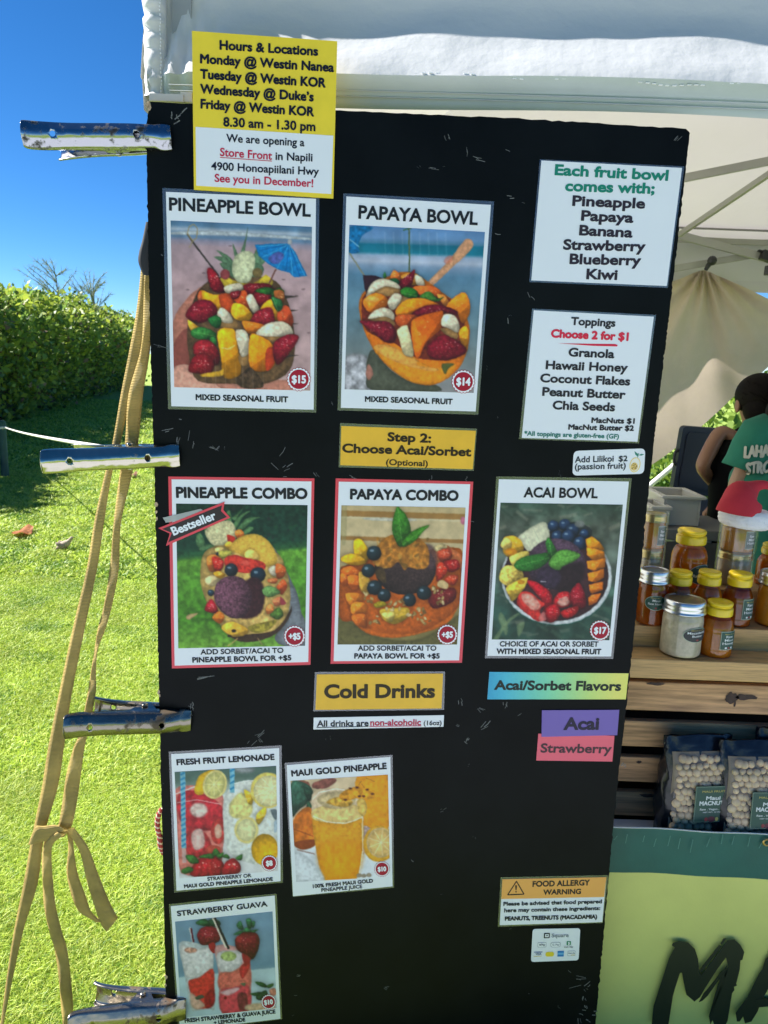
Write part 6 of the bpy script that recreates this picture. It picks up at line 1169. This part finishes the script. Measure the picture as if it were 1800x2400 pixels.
mb = MB(); mb.ball(yz('L', 1570, 545, hc.y - .01), .022, 14, 10); mb.build('pompom', FUR, ht)

# nut bags ---------------------------------------------------------------------------
BAGB = mat('black_foil_bag', (.006, .008, .014), .25, bump=.6, bs=16, bd=.008); NUT = mat('macadamia', (.66, .47, .27), .55, var=.3, vs_=25); WIN = film('bag_window', .035, .2, (.95, .95, .95), .02); NUTSH = mat('nut_backing', (.25, .19, .13), .8)
def nut_bag(label, lean=0.0):
    """local: base centre at origin, front towards -y"""
    w, h, d = .165, .25, .05; t = thing('nut_bag', (0, 0, 0), label, 'bag', 'black bags of macadamia nuts on the low shelf'); rows = []
    for k in range(19):
        s_ = k / 18; z = s_ * h; dd = d * (1 - .88 * max(0, (s_ - .72) / .28) ** 1.3) * (.8 + .2 * math.sin(math.pi * min(1, s_ * 1.4))); ww = w * (1 + .03 * math.sin(s_ * 6)) ; row = []
        for j in range(28):
            a = 2 * math.pi * j / 28; cx, sy = math.cos(a), math.sin(a); e_ = .45
            row.append(Vector((ww / 2 * math.copysign(abs(cx) ** e_, cx) + .003 * math.sin(z * 70 + j), dd * math.copysign(abs(sy) ** .7, sy) * (1 if sy > 0 else .62) + (.004 * math.sin(z * 90 + j * 1.7) if s_ > .7 else .0015 * math.sin(z * 60 + j * 2)), z)))
        rows.append(row)
    mb = MB(); mb.grid(rows, 0, True, True); mb.add(rows[0], [tuple(range(28))[::-1]]); mb.add(rows[-1], [tuple(range(28))]); mb.build('pouch', BAGB, t)
    mb = MB(); rg3 = random.Random(8)
    fy = lambda x, z: -d * .62 * (1 - .88 * max(0, (z / h - .72) / .28) ** 1.3) * (1 - (abs(x) / (w / 2)) ** 4 * .35)
    for iz in range(14):
        for ix in range(8):
            x = (ix - 3.5 + .5 * (iz % 2) + rg3.uniform(-.22, .22)) * .0165 ; z = .010 + iz * .0148 + rg3.uniform(-.003, .003)
            if abs(x) > w * .41 or z > h * .87: continue
            r3 = rg3.uniform(.0066, .0108); mb.ball((x, fy(x, z) - rg3.uniform(-.001, .004), z), (r3, r3 * .85, r3 * rg3.uniform(.8, 1.05)), 10, 7, rot=Matrix.Rotation(rg3.uniform(-1, 1), 3, 'Y'))
    o = mb.build('nuts', NUT, t); o['kind'] = 'stuff'
    mb = MB(); mb.grid([[Vector((x, fy(x, z) + .0012, z)) for x in np.linspace(-w * .42, w * .42, 12)] for z in np.linspace(.004, h * .87, 16)]); mb.build('window_backing', NUTSH, t)
    mb = MB(); mb.grid([[Vector((x, fy(x, z) - .0135 + .0015 * math.sin(x * 160 + z * 70), z)) for x in np.linspace(-w * .43, w * .43, 20)] for z in np.linspace(.003, h * .88, 22)]); mb.build('window_film', WIN, t)
    mb = MB(); ly = lambda z: fy(.02, z) - .0165; x0, x1, za, zb_ = -.022, .066, .058, .147
    def card(a, b, c_, e_, m, dy): mb.add([(a, ly(c_) - dy, c_), (b, ly(c_) - dy, c_), (b, ly(e_) - dy, e_), (a, ly(e_) - dy, e_)], [(0, 1, 2, 3)], m)
    card(x0, x1, za, zb_, 0, 0); card(x0 + .0015, x1 - .0015, za + .0015, zb_ - .0015, 1, .0004); card(x0 + .0022, x1 - .0022, za + .0022, zb_ - .0022, 0, .0006); lo = mb.build('label', [LGREEN, LEDGE], t)
    mb = MB()
    for tx, xc, zc, wd, cp, m in [('Maui', .022, .114, .034, .0085, 0), ('MACNUTS', .022, .101, .064, .0095, 0), ('Raw . Vegan . GF', .022, .0885, .060, .0045, 0), ('NET WT. 12 OZ', .022, .082, .044, .0026, 0), ('MAUI FRUIT', .022, .132, .056, .0048, 1)]:
        letters(mb, tx, Vector((xc - wd / 2, ly(zc) - .0012, zc)), X_, Z_, NY, wd, cp, m, 1.4 if cp > .008 else .8)
    for k, (dx, m) in enumerate([(-.013, 2), (.0, 3), (.013, 1)]): cz = .066; mb.add([(.022 + dx + (.004 if k != 1 else .009) * math.cos(a), ly(cz) - .0012 - .0001 * k, cz + (.005 if k != 1 else .007) * math.sin(a)) for a in [2 * math.pi * j / 16 for j in range(16)]], [tuple(range(16))], m)
    mb.build('label_lettering', [LWHITE, LYEL, LRED, mat('label_maroon', (.13, .025, .04), .5)], lo)
    return t
b1 = nut_bag('black nut bag nearest the board, partly covered by the bag in front'); 
b2 = copy_tree(b1); b2['label'] = 'black nut bag standing frontmost at the right, its top folded over'; b3 = copy_tree(b1); b3['label'] = 'black nut bag at the back right with only its dark top showing'
def put(o, x, yb, Y, rz, tilt=0): p_ = at_y(x, yb, Y); o.location = (p_.x, Y, LZ); o.rotation_euler = (tilt, 0, rz)
put(b1, 1622, 1900, 1.648, .12, -.05); put(b2, 1757, 1900, 1.628, .06, -.07); put(b3, 1830, 1900, 1.675, -.05, .0)
b3.scale = (1.0, 1.0, 1.06)

# ------------------------------------------------------------------ people working under the tent, seen from behind
SKIN1 = mat('brown_skin', (.24, .115, .065), .5, var=.08, vs_=14); SKIN2 = mat('tan_skin', (.36, .20, .12), .5, var=.08, vs_=14)
HAIR = mat('dark_hair', (.006, .004, .003), .7, spec=.1, var=.3, vs_=60, stretch=(6, 6, 1), bump=.5, bs=60)
BLACKC = mat('black_cotton', (.006, .006, .007), .9, spec=.05, var=.3, vs_=8, bump=.4, bs=14, bd=.01); GREENC = mat('green_cotton', (.010, .15, .095), .85, var=.14, vs_=7, bump=.6, bs=9, bd=.012); DENIM = mat('dark_trousers', (.03, .035, .05), .8); SHOE = mat('dark_shoe', (.02, .02, .02), .6)
def person(label, base, yaw, H, skin_m, cloth, trouser, Lsh, Lel, Lwr, sleeve, shirt_len):
    """body faces +y before turning by yaw; joints of the near arm given in local metres"""
    t = thing('person', base, label, 'person'); Rz = Matrix.Rotation(yaw, 3, 'Z'); k = H / 1.65
    W = lambda x, y, z: Vector(base) + Rz @ Vector((x * k, y * k, z * k))
    mir = lambda p_: (-p_[0], p_[1], p_[2])
    Rsh, Rel, Rwr = mir(Lsh), (-Lel[0] + .03, Lel[1] + .05, Lel[2] + .02), (-Lwr[0], Lwr[1], Lwr[2])
    N = [(W(0, 0, .92), .125 * k), (W(0, .0, 1.06), .115 * k), (W(0, -.01, 1.20), .125 * k), (W(0, -.01, 1.32), .115 * k), (W(0, .0, 1.405), .06 * k), (W(0, .015, 1.47), .052 * k), (W(0, .035, 1.545), .085 * k), (W(0, .03, 1.60), .066 * k),
         (W(*Lsh), .036 * k), (W(*Lel), .030 * k), (W(*Lwr), .022 * k), (W(*Rsh), .036 * k), (W(*Rel), .030 * k), (W(*Rwr), .022 * k),
         (W(-.09, 0, .86), .088 * k), (W(-.095, .01, .48), .055 * k), (W(-.095, -.01, .08), .036 * k), (W(.09, 0, .86), .088 * k), (W(.095, .01, .48), .055 * k), (W(.095, -.01, .08), .036 * k),
         (W(-.1, .12, .035), .03 * k), (W(.1, .12, .035), .03 * k)]
    Ed = [(0, 1), (1, 2), (2, 3), (3, 4), (4, 5), (5, 6), (6, 7), (3, 8), (8, 9), (9, 10), (3, 11), (11, 12), (12, 13), (0, 14), (14, 15), (15, 16), (0, 17), (17, 18), (18, 19), (16, 20), (19, 21)]
    V, F = skin(N, Ed, 2); mb = MB(); mb.add(V, F, 0, True)
    for wr, el in ((W(*Lwr), W(*Lel)), (W(*Rwr), W(*Rel))):      # hands: palm, four fingers and a thumb
        d = (wr - el).normalized(); s_ = d.cross(Vector((0, 0, 1))).normalized(); u = s_.cross(d)
        mb.ball(wr + d * .045 * k, (.036 * k, .020 * k, .048 * k), 12, 8, rot=Matrix((s_, u, d)).transposed())
        for i in range(4):
            o_ = s_ * (.027 - .018 * i) * k; l = (.062, .074, .070, .055)[i] * k; a = wr + d * .075 * k + o_
            mb.tube([a, a + d * l * .45 - u * .004, a + d * l * .8 - u * .016, a + d * l * .95 - u * .028], [.0088 * k, .0084 * k, .0078 * k, .005 * k], 8)
        a = wr + d * .03 * k + s_ * .03 * k; mb.tube([a, a + s_ * .022 * k + d * .02 * k, a + s_ * .028 * k + d * .048 * k - u * .008], [.011 * k, .0095 * k, .006 * k], 8)
    hc_ = W(0, .045, 1.545)                                      # face on the far side: nose, ears
    mb.ball(W(0, .128, 1.525), (.012 * k, .018 * k, .016 * k)); 
    for sg in (-1, 1): mb.ball(W(sg * .083, .03, 1.53), (.010 * k, .020 * k, .030 * k))
    mb.build('body', skin_m, t)
    mb = MB(); hs = [(W(0, .012, 1.575), (.094 * k, .105 * k, .092 * k)), (W(0, -.02, 1.53), (.082 * k, .075 * k, .085 * k))]
    for c_, r3 in hs:
        mb.ball(c_, r3, 24, 16, rot=Rz)
    for i in range(60):
        a = rg.uniform(0, 6.28); e_ = rg.uniform(-.2, 1.2); p0 = hs[0][0] + Rz @ Vector((math.cos(a) * math.cos(e_) * .093 * k, -abs(math.sin(a)) * math.cos(e_) * .104 * k, math.sin(e_) * .09 * k)); p1 = W(rg.uniform(-.02, .02), -.09, 1.56 + rg.uniform(-.02, .02))
        mb.tube([p0, p0.lerp(p1, .5) + (p0 - hs[0][0]) * .12, p1], [.004, .005, .004], 5)
    mb.ball(W(.0, -.115, 1.575), (.045 * k, .038 * k, .042 * k), 16, 10)
    mb.build('hair', HAIR, t)
    # clothes: shirt shell over the torso with sleeves that end open
    sh_ = 1.16; rows = []
    prof = [(shirt_len, .185, .145), (shirt_len + .12, .178, .142), (1.02, .160, .130), (1.12, .162, .132), (1.22, .178, .138), (1.30, .192, .136), (1.355, .190, .122), (1.395, .158, .100), (1.425, .100, .078), (1.44, .076, .068)]
    P_ = spline(prof, 4)
    for i, (z, a, b) in enumerate(P_):
        rows.append([W(math.copysign(abs(math.cos(th)) ** .8, math.cos(th)) * a * (1 + .018 * math.sin(th * 5 + z * 14)), math.sin(th) * b * (1 + .025 * math.sin(th * 4 + z * 20)) - .005, z) for th in [2 * math.pi * j / 40 for j in range(40)]])
    mb = MB(); mb.grid(rows, 0, True, True)
    for s_, e_ in ((Lsh, Lel), (Rsh, Rel)):
        a, b = W(s_[0] * .72, s_[1], s_[2] + .015), W(*e_); m_ = W(*s_)
        if sleeve > 0: q_ = m_.lerp(b, sleeve); mb.tube([a, m_.lerp(a, .2), m_.lerp(q_, .35), m_.lerp(q_, .75), q_], [.070 * k, .077 * k, .075 * k, .073 * k, .077 * k], 22, caps=False)
    o = mb.build('top', cloth, t); s2 = o.modifiers.new('thick', 'SOLIDIFY'); s2.thickness = .004
    rows = []
    if trouser is None:                                           # long dress
        for i, (z, a, b) in enumerate(spline([(.30, .26, .22), (.55, .24, .20), (.8, .205, .165), (shirt_len + .02, .188, .148)], 5)):
            rows.append([W(math.cos(th) * a * (1 + .04 * math.sin(th * 9 + z * 2)), math.sin(th) * b * (1 + .04 * math.sin(th * 9 + z * 2)) - .005, z) for th in [2 * math.pi * j / 48 for j in range(48)]])
        mb = MB(); mb.grid(rows, 0, True, True); mb.build('skirt', cloth, t)
    else:
        mb = MB()
        for sg in (-1, 1): mb.tube([W(sg * .08, 0, .95), W(sg * .092, 0, .80), W(sg * .096, .008, .48), W(sg * .096, -.008, .10)], [.115 * k, .104 * k, .078 * k, .066 * k], 20)
        mb.build('trousers', trouser, t)
    for sg in (-1, 1): mb = MB(); mb.ball(W(sg * .097, .05, .04), (.048 * k, .135 * k, .042 * k), 14, 8, rot=Rz); mb.build('shoe', SHOE, t)
    return t, W
Pb = at_y(1782, 960, 3.05); b1_ = Vector((Pb.x, 3.05, 0))
def loc_(p, base, yaw, H): q_ = Matrix.Rotation(-yaw, 3, 'Z') @ (p - base); return tuple(q_ * (1.65 / H))
yaw1, H1 = R_(8), 1.58
t1_, W1 = person('person in a sleeveless black dress with dark hair tied in a bun, seen from behind', b1_, yaw1, H1, SKIN1, BLACKC, None, loc_(at_y(1692, 1002, 3.02), b1_, yaw1, H1), loc_(at_y(1643, 1095, 2.98), b1_, yaw1, H1), loc_(at_y(1700, 1165, 3.18), b1_, yaw1, H1), 0, .86)
Pg = at_y(1862, 1000, 2.55); b2_ = Vector((Pg.x, 2.55, 0)); yaw2, H2 = R_(-6), 1.54
t2_, W2 = person('person in a green T-shirt with cream lettering, cut off by the right edge', b2_, yaw2, H2, SKIN2, GREENC, DENIM, loc_(at_y(1778, 1022, 2.53), b2_, yaw2, H2), loc_(at_y(1720, 1150, 2.53), b2_, yaw2, H2), loc_(at_y(1790, 1195, 2.72), b2_, yaw2, H2), .62, .80)
sh_ob = [o for o in t2_.children if o.name.startswith('top')][0]
dg = bpy.context.evaluated_depsgraph_get(); dg.update(); ev = sh_ob.evaluated_get(dg); sm = ev.to_mesh(); from mathutils.bvhtree import BVHTree
bv = BVHTree.FromPolygons([sh_ob.matrix_world @ v.co for v in sm.vertices], [tuple(p_.vertices) for p_ in sm.polygons])
mb = MB(); off_ = Vector(b2_)
for tx, x0, y0, x1, y1, cp in [('LAHAINA', 1744, 1072, 1842, 1066, 25), ('STRONG', 1748, 1110, 1842, 1104, 25)]:
    v, f = glyphs(tx, .02); a0, a1 = v[:, 0].min(), v[:, 0].max(); k_ = len(mb.v); pts = []
    for sx_, sy_ in ((0, 0), (1.6, 0), (-1.6, 0), (0, 1.2), (0, -1.2)):
        pts = []
        for x, y in v:
            f_ = (x - a0) / (a1 - a0); xp = x0 + (x1 - x0) * f_ + sx_ + y * 2.2; yp = y0 + (y1 - y0) * f_ - y / CAP * cp + sy_ + 1.5 * math.sin(f_ * 19); r = ray(xp, yp).normalized(); h = bv.ray_cast(CAM, r, 6)
            pts.append(h[0] - r * (.005 + .0004 * abs(sx_ + sy_ * 2)) if h[0] is not None else at_y(xp, yp, 2.42))
        mb.add(pts, f)
mb.build('shirt_lettering', mat('cream_shirt_print', (.55, .52, .42), .8), sh_ob)

# cooler and bins behind the shelf ------------------------------------------------------
cb = Vector((at_y(1625, 1100, 3.75).x, 3.75, 0)); t = thing('cooler', cb, 'dark navy cooler with its lid standing open behind the person in black', 'cooler')
NAVY = mat('navy_plastic', (.012, .018, .035), .45, bump=.15, bs=40); PALEP = mat('pale_plastic', (.56, .53, .48), .5)
mb = MB(); cz = .64; q0 = [at_y(x, y, 3.72) for x, y in rounded([(1576, 1150), (1602, 998), (1705, 1006), (1690, 1168)], 12)]
mb.prism(q0, Vector((0, .05, 0))); o = soften(mb.build('lid', NAVY, t), .008, 3)
mb = MB(); q1 = [at_y(x, y, 3.713) for x, y in rounded([(1590, 1140), (1613, 1012), (1692, 1018), (1678, 1152)], 12)]; mb.prism(q1, Vector((0, .006, 0))); mb.build('lid_panel', mat('navy_panel', (.007, .011, .024), .4), o)
mb = MB(); mb.tube([at_y(x, y, 3.73) for x, y in spline([(1596, 1054), (1584, 1058), (1580, 1078), (1583, 1088), (1591, 1086)], 4)], .008, 8); mb.build('handle', BLKP, t)
lz = at_y(1640, 1165, 3.70).z
mb = MB(); mb.box((cb.x + .03, 3.72 - .16, lz / 2), (.46, .36, lz - .02)); soften(mb.build('tub', NAVY, t), .02, 3)
def open_bin(xa, xb, ya, yb, Y, dep, zlow, label):
    a = at_y(xa, ya, Y); b = at_y(xb, yb, Y); zt = a.z; x0, x1 = a.x, b.x; t = thing('plastic_bin', ((x0 + x1) / 2, Y, zlow), label, 'bin', 'pale plastic bins behind the shelf'); mb = MB()
    th = .008; z_ = zlow
    mb.box(((x0 + x1) / 2, Y, (zt + z_) / 2), (x1 - x0, th, zt - z_)); mb.box(((x0 + x1) / 2, Y + dep, (zt + z_) / 2), (x1 - x0, th, zt - z_)); mb.box((x0 - th * .51, Y + dep / 2, (zt + z_) / 2), (th, dep + th, zt - z_)); mb.box((x1 + th * .51, Y + dep / 2, (zt + z_) / 2), (th, dep + th, zt - z_)); mb.box(((x0 + x1) / 2, Y + dep / 2, z_ + .005), (x1 - x0, dep - th, .008))
    soften(mb.build('tub', PALEP, t), .003); mb = MB(); e_ = .014
    mb.box(((x0 + x1) / 2, Y - e_ / 2 - .005, zt - .006), (x1 - x0 + 3 * e_, e_, .012)); mb.box(((x0 + x1) / 2, Y + dep + e_ / 2 + .005, zt - .006), (x1 - x0 + 3 * e_, e_, .012)); mb.box((x0 - e_ - .002, Y + dep / 2, zt - .006), (e_, dep + .008, .012)); mb.box((x1 + e_ + .002, Y + dep / 2, zt - .006), (e_, dep + .008, .012)); soften(mb.build('rim', PALEP, t), .003)
zt_ = at_y(1560, 1230, 2.85).z
wt2 = thing('work_table', (1.25, 2.95, 0), 'grey folding work table behind the shelf carrying the plastic bins', 'table')
GT = mat('grey_table_top', (.16, .155, .15), .7)
mb = MB(); mb.box((1.02, 2.92, zt_ - .02), (.62, .30, .04)); soften(mb.build('table_top', GT, wt2), .004)
mb = MB(); mb.grid([[Vector((x, 2.755 - .008 * math.sin(x * 40) * f_, zt_ - .042 - .55 * f_)) for x in np.linspace(.71, 1.33, 50)] for f_ in np.linspace(0, 1, 6)]); mb.build('table_skirt', mat('grey_cloth', (.07, .066, .066), .9), wt2)
for x in (.75, 1.29): mb = MB(); mb.tube([(x, 2.98, zt_ - .04), (x, 2.98, .0)], .014, 8); mb.build('leg', ALU, wt2)
open_bin(1562, 1640, 1160, 1160, 2.84, .18, zt_ + .001, 'taller pale plastic bin behind the honey jars, in front of the cooler')
open_bin(1536, 1560, 1185, 1185, 2.80, .14, zt_ + .001, 'shorter pale plastic bin half hidden beside the board edge')
mb = MB(); a_, b_ = at_y(1518, 1142, 5.2), at_y(1578, 1092, 5.2); a_ = a_ + (a_ - b_) * 1.2; dd = (a_ - b_); gpt = b_ + dd * (b_.z / (b_.z - a_.z)) if a_.z < b_.z else a_; mb.tube([gpt, b_], .018, 10); mb.ball(b_, .02); tag(mb.build('white_pole', mat('white_pole_paint', (.7, .7, .68), .5), loc=gpt), 'thin white pole leaning outside the tent, seen between board and cooler', 'pole')
# broad-leaved weeds beyond the tent
def bush(x, y, Y, rad, h_, n, label, seed, cat='plant'):
    b = at_y(x, y, Y); b.z = 0; t = thing('weed_clump', b, label, cat, 'leafy clumps beyond the tent'); g = np.random.default_rng(seed)
    a = g.uniform(0, 6.28, n); r_ = rad * g.random(n) ** .5; z = h_ * g.random(n) * (1 - (r_ / rad) ** 2 * .7); P_ = np.stack([b.x + r_ * np.cos(a), b.y + r_ * np.sin(a) * .6, z], 1); N_ = np.stack([np.cos(a), np.sin(a) * .6 - .3, np.full(n, .6)], 1)
    V, F, mi = leaves(P_, N_, np.full(n, .12), g.choice(2, n, p=[.72, .28])); bulk_mesh('foliage', V, F, BUSHM, mi, parent=t)
    mb = MB()
    for k in range(12): q_ = P_[k * 7 % n]; mb.tube([b + Vector((0, 0, -.02)), Vector(q_)], [.012, .004], 5)
    mb.build('stems', mat('green_stem', (.12, .16, .05), .7), t)
bush(1545, 1110, 7.5, .75, .75, 1500, 'leafy green clump behind the tent between the board and the cooler', 3)
bush(1716, 950, 9.5, 1.1, 1.35, 1500, 'yellow green clump showing under the back sheet beside the dark haired head', 4)
bush(1850, 905, 8.5, 1.2, 1.7, 1500, 'tall green clump at the right edge behind the tent', 6)
